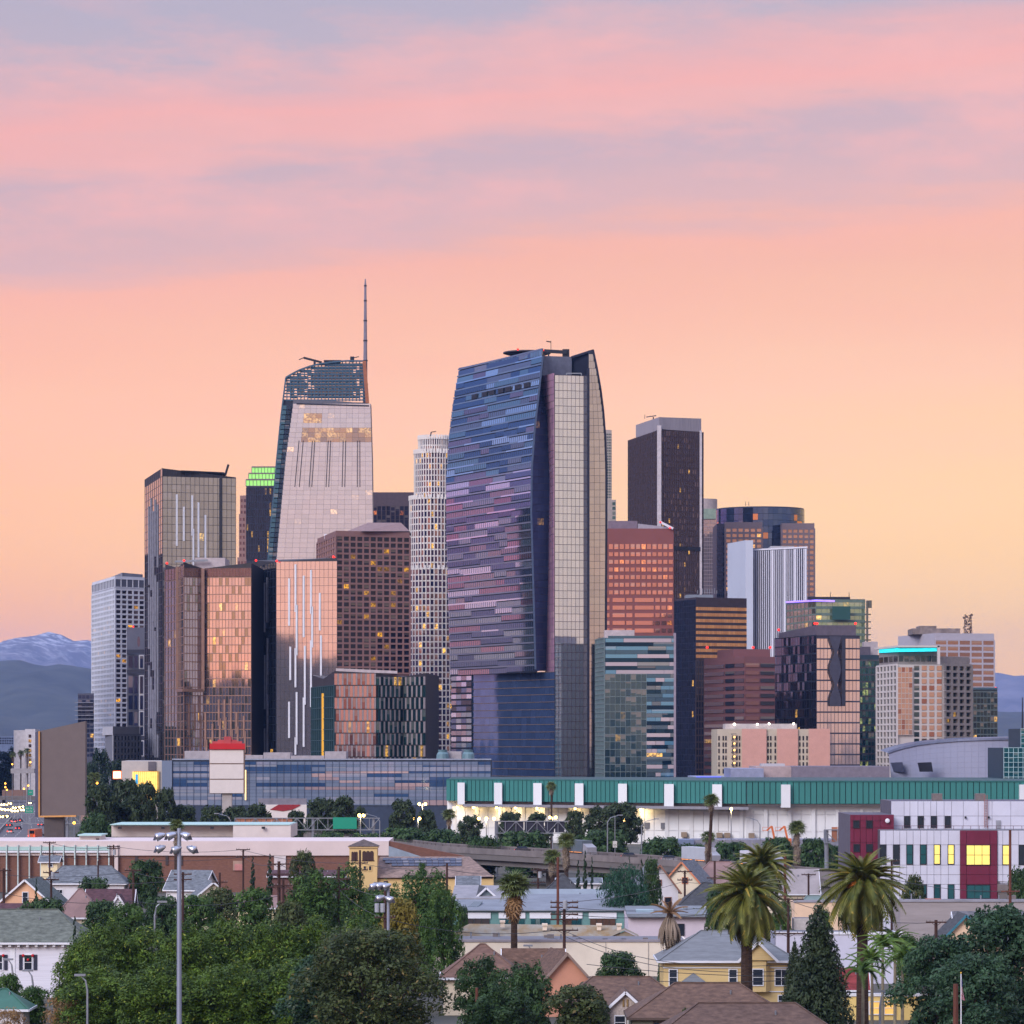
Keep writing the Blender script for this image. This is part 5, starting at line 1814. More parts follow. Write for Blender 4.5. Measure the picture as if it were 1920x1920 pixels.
def glass_low_block():
    r = random.Random(8)
    T = Thing("entertainment_block", "low wide blue glass block striped with pale bands above the freeway trees", "building", Q(620, 1250))
    D = 1250.0
    A, C = Q(323, D), Q(921, D)
    zt = PZ(1425, D)
    body(T, [A, C, C + Vector((0, 60, 0)), A + Vector((0, 60, 0))], 0, zt, M("low_core", (52, 64, 84), 0.5))
    pal = [GLASS("low_deep", (70, 100, 140), (54, 82, 122), metal=0.35, tilt=0.006, wave=0.03, wscale=0.12), GLASS("low_mid", (140, 152, 172), (122, 136, 160), metal=0.35, tilt=0.006, wave=0.03, wscale=0.12),
           GLASS("low_pale", (160, 164, 182), (140, 150, 174), metal=0.35, tilt=0.006, wave=0.03, wscale=0.12), GLASS("low_warm", (206, 176, 174), (170, 150, 154), metal=0.35, tilt=0.006, lit=0.2, les=0.5, wave=0.03)]
    k = D / FPX
    edges = (1428, 1434, 1438, 1446, 1450, 1457, 1463, 1468, 1475, 1481, 1487, 1494, 1500, 1510)
    for y0, y1 in zip(edges, edges[1:]):
        x = 324.0
        while x < 920:
            w = min(r.choice((26, 39, 65, 91, 130)), 920 - x)
            if 920 - x - w < 13:
                w = 920 - x
            pk = 600 < x + w / 2 < 780 and y0 < 1480
            m = r.choices(pal, (0.05, 0.2, 0.25, 0.5) if pk else (0.16, 0.62, 0.2, 0.02) if (y1 - y0) > 4.5 else (0.75, 0.25, 0, 0))[0]
            T.pane(P(x + w / 2, (y0 + y1) / 2, D - 0.1), (1, 0, 0), Z1, w * k - 0.08, (y1 - y0) * k - 0.08, 0.3, m, "glass_panel")
            x += w
    mb = MB()
    for x in np.arange(337, 920, 13.0):
        mb.bar(P(x, 1512, D - 0.4), P(x, 1427, D - 0.4), 0.12)
    T.part("mullion_line", mb, M("mullion_blue", (60, 72, 96)), kind="stuff")
    T.part("parapet", MB().box(A.x, C.x, D - 0.5, D + 0.5, zt, PZ(1422.5, D)), M("parapet_blue", (150, 156, 172), 0.5))
    for x0, x1, yt in ((346, 395, 1408), (494, 544, 1411), (609, 649, 1409), (460, 493, 1416), (545, 608, 1417), (838, 865, 1409)):
        T.part("roof_plant", MB().box(PX(x0, D + 12), PX(x1, D + 12), D + 12, D + 26, zt, PZ(yt, D + 12)), M("plant_stone", (176, 168, 170), 0.8))
    for x in (830, 878):
        p = P(x, 1425, D + 10)
        T.part("cooling_tower", MB().lathe(p, [(2.4, 0), (2.2, 2.2), (1.6, 3.0), (1.8, 3.8)], 12), M("cooling_teal", (104, 134, 142), 0.5))
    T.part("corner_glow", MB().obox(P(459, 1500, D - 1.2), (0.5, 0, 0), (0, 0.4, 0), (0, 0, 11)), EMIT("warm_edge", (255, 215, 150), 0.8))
    body(T, [Q(228, D + 4), Q(304, D + 4), Q(304, D + 50), Q(240, D + 50)], 0, PZ(1427, D), M("stucco_grey", (186, 178, 172), 0.8, var=0.06), "stucco_wing")
    T.part("glass_corner", MB().box(PX(304, D), PX(323, D), D - 1, D + 30, 0, PZ(1426, D)), pal[1])
    # bright theatre screen: lit vertical folds
    lit = EMIT("screen_gold", (250, 205, 105), 0.85)
    for i in range(12):
        x = 250.5 + i * 3.9
        T.part("lit_fold", MB().tube([P(x, 1500, D + 3.6), P(x, 1447, D + 3.6)], 0.42, 8), lit)
    T.part("screen_surround", MB().box(PX(249, D), PX(297, D), D + 3.4, D + 3.8, PZ(1502, D), PZ(1446, D)), M("surround_gold", (200, 160, 80), 0.6))
    T.part("blue_banner", MB().box(PX(252.5, D), PX(257, D), D + 2.6, D + 2.9, PZ(1470, D), PZ(1452, D)), EMIT("banner_cyan", (40, 150, 200), 0.5))
    T.part("dark_pier", MB().box(PX(276, D), PX(290, D), D + 3.4, D + 3.9, PZ(1445, D), PZ(1428, D)), M("pier_dark", (104, 98, 104)))
    T.done()
    T = Thing("lit_sign_box", "glowing white sign box with orange edge left of the gold theatre screen", "sign", Q(220, 1240))
    T.part("face", MB().box(PX(213, 1240), PX(226.5, 1240), 1239, 1240.5, PZ(1459, 1240), PZ(1447, 1240)), EMIT("sign_hot", (255, 236, 210), 2.4))
    T.part("frame", MB().box(PX(212, 1240), PX(227.5, 1240), 1239.5, 1241, PZ(1460.5, 1240), PZ(1445.5, 1240)), EMIT("sign_orange", (255, 110, 40), 1.0))
    T.part("post", MB().bar(P(220, 1460, 1240.4), Q(220, 1240.4), 0.8), DARKM)
    T.done()


def signs():
    D = 950.0
    T = Thing("billboard", "huge blank grey billboard with gold edge standing beside the freeway", "billboard", Q(110, D))
    fa = [P(73, 1529, D), P(160, 1529, D - 4), P(160, 1352, D - 4), P(73, 1371, D)]
    k = 0.1484
    face = MB()
    face.face(fa)
    bk = [p + Vector((0, 3.5, 0)) for p in fa]
    face.face(bk[::-1])
    for i in range(4):
        face.face([fa[i], bk[i], bk[(i + 1) % 4], fa[(i + 1) % 4]][::-1])
    T.part("screen", face, M("billboard_grey", (104, 92, 90), 0.7, var=0.05, scale=0.4))
    T.part("side_return", MB().prism([Vector((PX(64, D), D + 2, 0)), Vector((PX(72.5, D), D - 0.4, 0)), Vector((PX(73, D), D + 3.5, 0)), Vector((PX(65, D), D + 5.5, 0))], PZ(1532, D), [PZ(1373, D), PZ(1371, D), PZ(1371, D), PZ(1373, D)]), M("billboard_side", (84, 82, 100), 0.6))
    T.part("gold_edge", MB().bar(P(73.5, 1531.5, D - 0.5), P(73.5, 1371, D - 0.5), 0.45).bar(P(73, 1531, D - 0.5), P(143, 1530, D - 3.6), 0.45), M("gold_trim", (214, 158, 92), 0.4, metal=0.3))
    a, b = P(83, 1531, D), P(124, 1531, D)
    lo, hi = P(83, 1575, D), P(120, 1575, D)
    pr = MB()
    pr.prism([(lo.x, D - 0.5), (hi.x, D - 0.5), (hi.x, D + 3), (lo.x, D + 3)], 0, PZ(1531, D))
    T.part("pylon", pr, M("billboard_leg", (92, 82, 80), 0.7))
    T.done()
    D = 1000.0
    T = Thing("pylon_sign", "tall white three-panel pylon sign with red stepped top", "sign", Q(427, D))
    wm = M("sign_cream", (216, 206, 200), 0.6, var=0.03)
    for y0, y1 in ((1406, 1431), (1433, 1460), (1462, 1487)):
        T.part("sign_panel", MB().box(PX(394.5, D), PX(457.5, D), D - 2, D + 2, PZ(y1, D), PZ(y0, D)), wm)
    T.part("sign_core", MB().box(PX(393.5, D), PX(458.5, D), D - 1.6, D + 1.6, PZ(1488, D), PZ(1405, D)), M("sign_tan", (160, 130, 110), 0.6))
    rd = M("sign_red", (190, 28, 34), 0.5, var=0.03)
    cap = MB()
    cap.prism([Q(393, D - 2.4), Q(459.5, D - 2.4), Q(459.5, D + 2.4), Q(393, D + 2.4)], PZ(1405, D), PZ(1394, D))
    T.part("red_band", cap, rd)
    T.part("black_end", MB().box(PX(391.5, D), PX(393.3, D), D - 2.2, D + 2.2, PZ(1405, D), PZ(1392, D)), M("end_black", (30, 30, 36)))
    rs = M("sign_rose", (186, 74, 76), 0.5)
    mb = MB()
    z0 = PZ(1394, D)
    mb.prism([Q(398, D - 1.8), Q(454, D - 1.8), Q(454, D + 1.8), Q(398, D + 1.8)], z0, PZ(1390, D))
    mb.prism([Q(408, D - 1.6), Q(444, D - 1.6), Q(444, D + 1.6), Q(408, D + 1.6)], PZ(1390, D) - 0.02, PZ(1387, D))
    T.part("stepped_top", mb, rs)
    T.part("top_block", MB().box(PX(421, D), PX(434, D), D - 2, D + 2, z0, PZ(1381, D)), rs)
    T.part("post", MB().box(PX(417, D), PX(435, D), D - 1.2, D + 1.2, 0, PZ(1488, D)), M("sign_post", (176, 168, 164)))
    T.done()
    # hoarding with a red leaf shape below the glass block
    T = Thing("hoarding", "white and dark hoarding panel with a red curved shape behind the trees", "hoarding", Q(530, 1180))
    D = 1180.0
    T.part("frame", MB().box(PX(484, D), PX(575, D), D, D + 1, PZ(1508, D), PZ(1497, D)), M("hoard_grey", (128, 124, 134)))
    T.part("board", MB().box(PX(498, D), PX(575, D), D - 0.4, D + 0.4, 0, PZ(1508.5, D)), M("sign_cream", (216, 206, 200)))
    lf = MB()
    lf.face([P(506, 1518, D - 0.6), P(530, 1521, D - 0.6), P(548, 1518, D - 0.6), P(562, 1511, D - 0.6), P(564, 1508.6, D - 0.6), P(522, 1508.6, D - 0.6)])
    T.part("red_shape", lf, M("leaf_red", (150, 36, 44), 0.6))
    T.done()


def gantry(label, x0, x1, yt, yb, D, posts, panels=(), back=None, depth=1.6):
    T = Thing("sign_gantry", label, "gantry", Q((x0 + x1) / 2, D))
    mb = MB()
    for dd in (0, depth):
        mb.bar(P(x0, yt, D + dd), P(x1, yt, D + dd), 0.22)
        mb.bar(P(x0, yb, D + dd), P(x1, yb, D + dd), 0.22)
        n = max(2, int((x1 - x0) * D / FPX / 2.6))
        for i in range(n):
            xa, xb = x0 + (x1 - x0) * i / n, x0 + (x1 - x0) * (i + 1) / n
            mb.bar(P(xa, yb if i % 2 else yt, D + dd), P(xb, yt if i % 2 else yb, D + dd), 0.16)
            mb.bar(P(xa, yb, D + dd), P(xa, yt, D + dd), 0.14)
    T.part("truss", mb, STEEL)
    for x in posts:
        T.part("post", MB().tube([Q(x, D + depth / 2), Vector((PX(x, D), D + depth / 2, PZ(yt, D)))], 0.45, 10), STEEL)
    for (xa, xb, ya, yb_, m) in panels:
        T.part("sign_panel", MB().box(PX(xa, D), PX(xb, D), D - 0.7, D - 0.45, PZ(yb_, D), PZ(ya, D)), m)
    if back:
        xa, xb, ya, yb_, n, m = back
        for i in range(n):
            T.part("sign_back", MB().box(PX(xa + (xb - xa) * i / n, D), PX(xa + (xb - xa) * (i + 0.92) / n, D), D + depth + 0.3, D + depth + 0.5, PZ(yb_, D), PZ(ya, D)), m)
    return T.done()


GSIGN = M("sign_green", (20, 140, 112), 0.5, var=0.02)
PINKB = M("sign_back_alu", (206, 178, 170), 0.35, metal=0.5, var=0.08, scale=0.6)
COPB = M("sign_back_copper", (214, 150, 120), 0.35, metal=0.6, var=0.08, scale=0.6)


def text(T, s, p, size, mat, name="lettering"):
    c = bpy.data.curves.new(name, "FONT")
    c.body, c.size, c.align_x, c.align_y = s, size, "CENTER", "CENTER"
    c.materials.append(mat)
    o = bpy.data.objects.new(name, c)
    me = bpy.data.meshes.new_from_object(o)
    bpy.data.objects.remove(o)
    o = T.use(name, me)
    o.rotation_euler = (rad(90), 0, 0)
    o.location = Vector(p) - Vector(T.off)


def freeway():
    asph = M("asphalt", (98, 94, 96), 0.8, var=0.12, scale=0.1)
    rd = MB()
    pts = [(-160, 60, 1040), (-120, 90, 1120), (-60, 98, 1300), (-30, 80, 1600), (-20, 66, 2000), (-15, 50, 2600)]
    prev = None
    for xa, xb, D in pts:
        a, b = Vector((PX(xa, D), D, 0.3)), Vector((PX(xb, D), D, 0.3))
        if prev:
            rd.face([prev[0], prev[1], b, a])
        prev = (a, b)
    solo("freeway_road", rd, asph, kind="structure")
    mk = MB()
    for f in (0.52, 0.64, 0.76, 0.88):
        for (xa, xb, D), (xc, xd, E) in zip(pts, pts[1:]):
            for k in range(8):
                g0, g1 = k / 8, (k + 0.4) / 8
                def pp(g, o):
                    DD = D + (E - D) * g
                    l = PX(xa, D) + (PX(xc, E) - PX(xa, D)) * g
                    r_ = PX(xb, D) + (PX(xd, E) - PX(xb, D)) * g
                    return Vector((l + (r_ - l) * f + o, DD, 0.304))
                mk.face([pp(g0, -0.1), pp(g0, 0.1), pp(g1, 0.1), pp(g1, -0.1)])
    solo("road_marking", mk, M("paint_white", (210, 208, 200), 0.7), kind="structure")
    wl = MB()
    wl.bar(P(30, 1575, 1200) * Vector((1, 1, 0)) if False else Vector((PX(-20, 1130), 1130, 0.7)), Vector((PX(22, 1500), 1500, 0.7)), 0.5, 1.0)
    solo("median_barrier", wl, M("barrier_grey", (150, 144, 138), 0.85), "low concrete median barrier on the left freeway between headlights and tail lights", "barrier")
    # cars at rest: body, cabin, lights
    r = random.Random(12)
    cols = [((190, 192, 196), "silver"), ((40, 42, 48), "black"), ((150, 30, 34), "red"), ((220, 220, 222), "white"), ((70, 84, 110), "blue"), ((110, 108, 104), "grey")]
    def car(x, y, coming, ci, where, z=0.3, rz=0.0, D=None):
        D = D or (EYE - z) * FPX / (y - HZN)
        c, cn = cols[ci]
        T = Thing("car", f"{cn} car {'with headlights on' if coming else 'showing red tail lights'} {where}", "car", (PX(x, D), D, z), rz, "cars on the freeway", world=False)
        T.part("body", MB().prism([(-0.9, -2.2), (0.9, -2.2), (0.9, 2.2), (-0.9, 2.2)], 0.35, [0.85, 0.85, 0.85, 0.85]), M("paint_" + cn, c, 0.25, metal=0.3))
        cb = MB()
        lo = [(-0.85, -1.7, 0.85), (0.85, -1.7, 0.85), (0.85, 1.3, 0.85), (-0.85, 1.3, 0.85)]
        hi = [(-0.65, -1.2, 1.45), (0.65, -1.2, 1.45), (0.65, 0.6, 1.45), (-0.65, 0.6, 1.45)]
        for i in range(4):
            j = (i + 1) % 4
            cb.face([lo[i], lo[j], hi[j], hi[i]])
        cb.face(hi)
        T.part("cabin", cb, M("car_glass", (30, 34, 42), 0.1, metal=0.5))
        for sx in (-0.65, 0.65):
            for sy in (-1.4, 1.4):
                T.part("wheel", MB().tube([(sx * 1.25 - 0.1, sy, 0.33), (sx * 1.25 + 0.1, sy, 0.33)], 0.33, 10), M("tyre", (24, 24, 26)))
            if coming:
                T.part("headlight", MB().ball((sx, -2.22, 0.68), 0.46, 8, 5), EMIT("headlight_glow", (255, 226, 150), 12.0))
            else:
                T.part("tail_light", MB().box(sx - 0.25, sx + 0.25, -2.28, -2.18, 0.58, 0.84), EMIT("tail_glow", (255, 60, 30), 2.5))
    spots = [(7, 1511, 1), (13, 1511, 1), (20, 1509, 1), (1, 1519, 1), (8, 1520, 1), (15, 1521, 1), (20, 1521, 1), (29, 1517, 1), (36, 1516, 1), (43, 1515, 1), (27, 1523, 1), (33, 1523, 1), (44, 1521, 1), (5, 1534, 1), (13, 1533, 1), (57, 1508, 1),
             (18, 1550, 0), (35, 1556, 0), (20, 1562, 0), (62, 1564, 0), (76, 1568, 0), (28, 1543, 0), (37, 1541, 0), (77, 1549, 0), (26, 1542, 0)]
    for i, (x, y, cm) in enumerate(spots):
        where = ("nearest the median" if False else f"in the {'oncoming' if cm else 'outgoing'} lanes, {['first','second','third','fourth','fifth','sixth','seventh','eighth','ninth','tenth','eleventh','twelfth','thirteenth','fourteenth','fifteenth','sixteenth'][i if cm else i - 16]} {'counted from the far overpass' if cm else 'counted from the far end'}")
        car(x, y, cm, (i * 5 + 3) % 6, where, rz=rad(-4) if not cm else rad(-6))
    # bus among the tail lights
    D = 1180.0
    T = Thing("bus", "orange and grey bus with red tail lights on the left freeway", "bus", (PX(59, D), D, 0.3), rad(-5), world=False)
    T.part("body", MB().box(-1.25, 1.25, 0, 11, 0.4, 3.2), M("bus_orange", (206, 96, 50), 0.4))
    T.part("rear_window", MB().box(-1.0, 1.0, -0.05, 0.1, 1.7, 2.8), M("car_glass", (30, 34, 42)))
    for sx in (-0.95, 0.95):
        T.part("tail_light", MB().box(sx - 0.22, sx + 0.22, -0.1, 0.02, 0.7, 1.2), MATS["tail_glow"])
        T.part("wheel", MB().tube([(sx - 0.15, 2.5, 0.5), (sx + 0.15, 2.5, 0.5)], 0.5, 10), M("tyre", (24, 24, 26)))
    T.done()
    # overpass, walls, signs beyond
    solo("overpass", MB().box(PX(-80, 1900), PX(75, 1900), 1900, 1912, PZ(1500, 1900), PZ(1493, 1900)).box(PX(5, 1905), PX(8, 1905), 1903, 1908, 0, PZ(1500, 1900)), M("overpass_grey", (112, 106, 102), 0.9), "flat concrete overpass crossing the left freeway above the headlights", "overpass")
    solo("retaining_wall", MB().box(PX(5, 1950), PX(60, 1950), 1948, 1950, PZ(1494, 1950), PZ(1481, 1950)), M("wall_brown", (132, 104, 92), 0.9), "brown retaining wall above the overpass on the left freeway", "wall")
    solo("ramp_bridge", MB().box(PX(20, 1700), PX(64, 1700), 1700, 1708, PZ(1450, 1700), PZ(1441, 1700)).box(PX(50, 1703), PX(52, 1703), 1701, 1705, 0, PZ(1450, 1700)), M("overpass_pale", (160, 156, 158), 0.9), "pale ramp bridge among the trees left of the billboard", "bridge")
    for lab, xa, xb, ya, yb, D, lines in (("lower green exit sign with two white lines left of the billboard", 47, 62, 1512, 1525, 1120, ("6th St", "3rd St")), ("upper green freeway sign left of the billboard", 52, 62, 1481, 1491, 1400, ("101",))):
        T = Thing("road_sign", lab, "sign", Q((xa + xb) / 2, D))
        T.part("panel", MB().box(PX(xa, D), PX(xb, D), D, D + 0.2, PZ(yb, D), PZ(ya, D)), GSIGN)
        T.part("post", MB().bar(Q((xa + xb) / 2, D + 0.5), P((xa + xb) / 2, ya, D + 0.5), 0.3), STEEL)
        for i, s in enumerate(lines):
            text(T, s, P((xa + xb) / 2, ya + (yb - ya) * (0.5 if len(lines) == 1 else 0.28 + 0.42 * i), D - 0.05), 0.85, MATS["paint_white"])
        T.done()
    gantry("long gantry truss passing behind the billboard foot, pale sign backs", 0, 234, 1525, 1544, 1020, (126, 232), back=(148, 206, 1526, 1543, 6, PINKB))
    gantry("gantry with blank green sign over the freeway behind the flat roofs", 440, 712, 1534, 1556, 900, (587, 700), panels=((624.5, 669, 1532.5, 1554, GSIGN),), back=(440, 548, 1534, 1556, 11, COPB))
    gantry("gantry truss with dark sign backs in front of the white hall", 928, 1066, 1540, 1562, 850, (931,), back=(945, 1060, 1541, 1561, 6, M("sign_back_dark", (58, 58, 74), 0.6)))
    gantry("short gantry with copper sign backs beside the crimson building", 1545, 1620, 1556, 1580, 720, (1550,), back=(1561, 1620, 1551, 1579, 5, COPB))
    # viaduct
    z = 7.6
    path = [(560, 960), (700, 890), (830, 822), (1000, 785), (1220, 735), (1400, 690), (1570, 650), (1800, 610), (2050, 575)]
    conc = M("viaduct_concrete", (116, 110, 108), 0.9, var=0.15, scale=0.08, stain=0.35)
    T = Thing("viaduct", "long grey concrete freeway viaduct crossing behind the rooftops", "bridge", Q(1220, 740))
    dk, ba, rl = MB(), MB(), MB()
    for (xa, Da), (xb, Db) in zip(path, path[1:]):
        a, b = Vector((PX(xa, Da), Da, 0)), Vector((PX(xb, Db), Db, 0))
        nrm = Vector((0, 1, 0))
        dk.prism([a, b, b + nrm * 22, a + nrm * 22], z - 1.9, z)
        dk.prism([a + nrm * 2, b + nrm * 2, b + nrm * 20, a + nrm * 20], z - 3.2, z - 1.9)
        ba.prism([a + nrm * -0.3, b + nrm * -0.3, b + nrm * 0.1, a + nrm * 0.1], z - 0.6, z + 0.8)
        ba.prism([a + nrm * 21.8, b + nrm * 21.8, b + nrm * 22.2, a + nrm * 22.2], z, z + 0.9)
        for zz in (z + 1.0, z + 1.25):
            rl.bar(a + Z1 * zz, b + Z1 * zz, 0.1)
        L = (b - a).length
        for i in range(int(L / 4)):
            p = a.lerp(b, i * 4 / L)
            rl.bar(p + Z1 * (z + 0.8), p + Z1 * (z + 1.3), 0.14)
        T.part("column", MB().box(a.x + 3, a.x + 5.5, a.y + 8, a.y + 10, 0, z - 3.2).prism([(a.x, a.y + 3), (a.x + 8, a.y + 3), (a.x + 8, a.y + 19), (a.x, a.y + 19)], z - 4.4, z - 3.2), conc)
    T.part("deck", dk, conc)
    T.part("barrier", ba, M("viaduct_pale", (128, 120, 118), 0.9, var=0.15, scale=0.3, stain=0.4))
    T.part("rail", rl, M("rail_brown", (84, 74, 72), 0.6))
    T.done()
    def onpath(x, back=6):
        D = float(np.interp(x, [p[0] for p in path], [p[1] for p in path])) + back
        return Vector((PX(x, D), D, z))
    ang = lambda x: math.atan2(onpath(x + 5).y - onpath(x - 5).y, onpath(x + 5).x - onpath(x - 5).x) - math.pi / 2
    for x, L, col, lab in ((1310, 12.0, (176, 182, 190), "pale grey box truck on the viaduct under the white hall"), (1425, 14.0, (206, 206, 214), "long white trailer truck on the viaduct with orange marker lights"), (1085, 8.0, (92, 104, 112), "dark green box truck on the viaduct left of the thin cypresses")):
        p = onpath(x)
        T = Thing("truck", lab, "truck", p, ang(x), world=False)
        T.part("cargo_box", MB().box(-1.25, 1.25, -L / 2, L / 2, 0.95, 3.7), M("truck_" + str(x), col, 0.4, var=0.05))
        T.part("cab", MB().prism([(-1.2, L / 2 + 0.2), (1.2, L / 2 + 0.2), (1.2, L / 2 + 2.3), (-1.2, L / 2 + 2.3)], 0.6, [3.0, 3.0, 2.2, 2.2]), M("truck_cab", (150, 150, 156), 0.35))
        for sy in (-L / 2 + 1.2, -L / 2 + 2.4, L / 2 - 0.5, L / 2 + 1.5):
            T.part("axle", MB().tube([(-1.2, sy, 0.5), (1.2, sy, 0.5)], 0.5, 10), M("tyre", (24, 24, 26)))
        T.part("marker_light", MB().box(1.24, 1.3, -L / 2, L / 2, 1.0, 1.12), EMIT("marker_orange", (255, 160, 80), 1.5))
    for x, ci, lab in ((1255, 0, "beside the pale box truck"), (1360, 3, "between the two viaduct trucks"), (1180, 5, "left of the box truck on the viaduct"), (980, 1, "behind the fan palm on the viaduct")):
        p = onpath(x, 9)
        car(x, 0, False, ci, lab, z=z, rz=ang(x), D=p.y)
    solo("warning_sign", MB().prism([(PX(1413, 760), 760), (PX(1432, 760), 760), (PX(1432, 760), 760.2), (PX(1413, 760), 760.2)], z + 1.0, z + 1.1).tube([P(1426, 1598, 760.1), P(1426, 1591, 760.1)], [1.3, 0.05], 3), EMIT("orange_cone", (255, 70, 20), 0.6), "bright orange triangular warning marker on the viaduct", "sign")
    D = 770.0
    T = Thing("speed_sign", "white speed limit sign on a pole above the viaduct", "sign", Q(1153, D))
    T.part("panel", MB().box(PX(1149, D), PX(1157, D), D, D + 0.1, PZ(1589, D), PZ(1577, D)), MATS["paint_white"])
    T.part("post", MB().bar(P(1153, 1620, D + 0.2), P(1153, 1530, D + 0.2), 0.14), STEEL)
    text(T, "55", P(1153, 1585, D - 0.03), 0.75, M("paint_black", (20, 20, 22)))
    T.done()


def lamp_post(label, x, yt, D, yb=None, arm=0.0, lit=None, energy=0, h2=0.0):
    z0 = 0 if yb is None else PZ(yb, D)
    b = Vector((PX(x, D), D, z0))
    T = Thing("street_lamp", label, "street lamp", b)
    t = P(x, yt, D)
    k = D / FPX
    if arm:
        T.part("pole", MB().tube([b, t - Z1 * 1.5, t + Vector((arm * k * 0.25, 0, -0.4)), t + Vector((arm * k, 0, 0.25))], [0.16, 0.12, 0.09, 0.07], 6), STEEL)
        e = t + Vector((arm * k, 0, 0.2))
        T.part("lamp_head", MB().box(e.x - 0.6, e.x + 0.6, e.y - 0.2, e.y + 0.2, e.z - 0.1, e.z + 0.12), STEEL)
    else:
        T.part("pole", MB().tube([b, t], [0.18, 0.12], 6), STEEL)
        e = t
    if lit:
        for dx in lit:
            T.part("bulb", MB().ball(e + Vector((dx, -0.3, -0.1)), 0.42, 8, 6), SOD)
        if energy:
            glow(T, e + Vector((0, -0.8, -0.6)), energy)
    T.done()


def lamps():
    for a in (("tall freeway lamp glaring beside the teal band's left end", 792, 1507, 1000, None, 0, (-0.9, 0.9), 1500), ("twin freeway lamp left of the fan palm before the hall", 784, 1534, 940, None, 0, (-1.2, 0.4), 600), ("lit lamp right of the blank green sign", 676, 1528, 880, None, 0, (-0.3, 0.8), 600),
              ("cluster lamp post in front of the hall's left wall", 912, 1534, 900, None, 0, (-2.0, 0, 2.0), 900), ("star-bright lamp under the green band beside a fan palm", 1371, 1516, 1060, None, 0, (0,), 1500), ("lamp behind the slim fan palm in front of the hall", 1036, 1532, 960, None, 0, (-0.8, 0.9), 500), ("small lit lamp inside the broad tree by the hall", 1164, 1537, 930, None, 0, (-0.8, 0.8), 300),
              ("unlit arm lamp before the hall at the big tree's right", 1203, 1537, 800, 1615, 28, None, 0), ("arm lamp beside the vents of the white hall", 1139, 1530, 800, 1610, 24, None, 0), ("arm lamp beside the orange lift", 1425, 1535, 830, 1600, -22, None, 0), ("curved arm lamp near the green sign", 712, 1528, 840, None, -26, None, 0), ("arm lamp left of the pylon sign", 432, 1527, 880, None, -26, None, 0), ("thin arm lamp right of the billboard", 173, 1526, 1000, None, -22, None, 0)):
        lamp_post(*a)
    for i, (x, y, D) in enumerate(((10, 1469, 1700), (10, 1476, 1700), (13, 1481, 1700), (45, 1479, 1700), (53, 1473, 1700), (23, 1433, 1900), (57, 1429, 1800), (182, 1468, 1150), (139, 1543, 1015))):
        lab = ["uppermost small lamp at the far left edge", "middle small lamp at the far left edge", "lowest small lamp at the far left edge", "small lamp over the brown retaining wall", "small lamp left of the upper green sign", "dim lamp among the left hill trees", "dim lamp by the pale ramp bridge", "dim lamp among trees right of the billboard", "amber lamp under the gantry by the billboard"][i]
        T = Thing("street_lamp", lab, "street lamp", Q(x, D))
        T.part("pole", MB().tube([Q(x, D), P(x, y, D)], 0.15, 5), STEEL)
        T.part("bulb", MB().ball(P(x, y, D), 0.45, 8, 6), EMIT("amber_lamp", (255, 170, 60), 5.0))
    # articulated lift in front of the hall
    D = 1040.0
    orn = M("lift_orange", (214, 116, 62), 0.5)
    for dx, lab in ((0, "orange boom lift with basket, left of the pair"), (24, "orange boom lift with basket, right of the pair")):
        T = Thing("boom_lift", lab, "boom lift", Q(1448 + dx, D), group="boom lifts before the hall")
        T.part("basket", MB().box(PX(1430 + dx, D), PX(1440 + dx, D), D, D + 1.4, PZ(1558, D), PZ(1557, D)).bar(P(1430 + dx, 1558, D), P(1430 + dx, 1551, D), 0.12).bar(P(1440 + dx, 1558, D), P(1440 + dx, 1551, D), 0.12).bar(P(1430 + dx, 1551, D), P(1440 + dx, 1551, D), 0.12), orn)
        T.part("boom", MB().bar(P(1438 + dx, 1557, D + 0.7), P(1447 + dx, 1549, D + 0.7), 0.5).bar(P(1447 + dx, 1549, D + 0.7), P(1452 + dx * 1.0, 1572, D + 0.7), 0.6), orn)
        T.part("chassis", MB().box(PX(1444 + dx, D), PX(1460 + dx, D), D, D + 2, 0.5, PZ(1572, D)), orn)
        T.done()


convention_hall()
arena()
old_hotel()
glass_low_block()
signs()
freeway()
lamps()

# ================================================================ NEIGHBOURHOOD
WHITE = M("trim_white", (224, 226, 232), 0.7, var=0.05)
def ROOF(name, c, c2=None):
    return M("roof_" + name, c, 0.92, var=0.26, scale=1.5, stretch=(0.8, 0.8, 2.6), col2=c2, stain=0.25)


def STUC(name, c, **k):
    return M("stucco_" + name, c, 0.88, var=0.05, scale=0.4, stain=0.15, **k)


WIN = GLASS("house_window", (64, 72, 86), (40, 46, 58), metal=0.4, rough=0.08)
WINL = EMIT("house_window_lit", (250, 222, 110), 0.75)


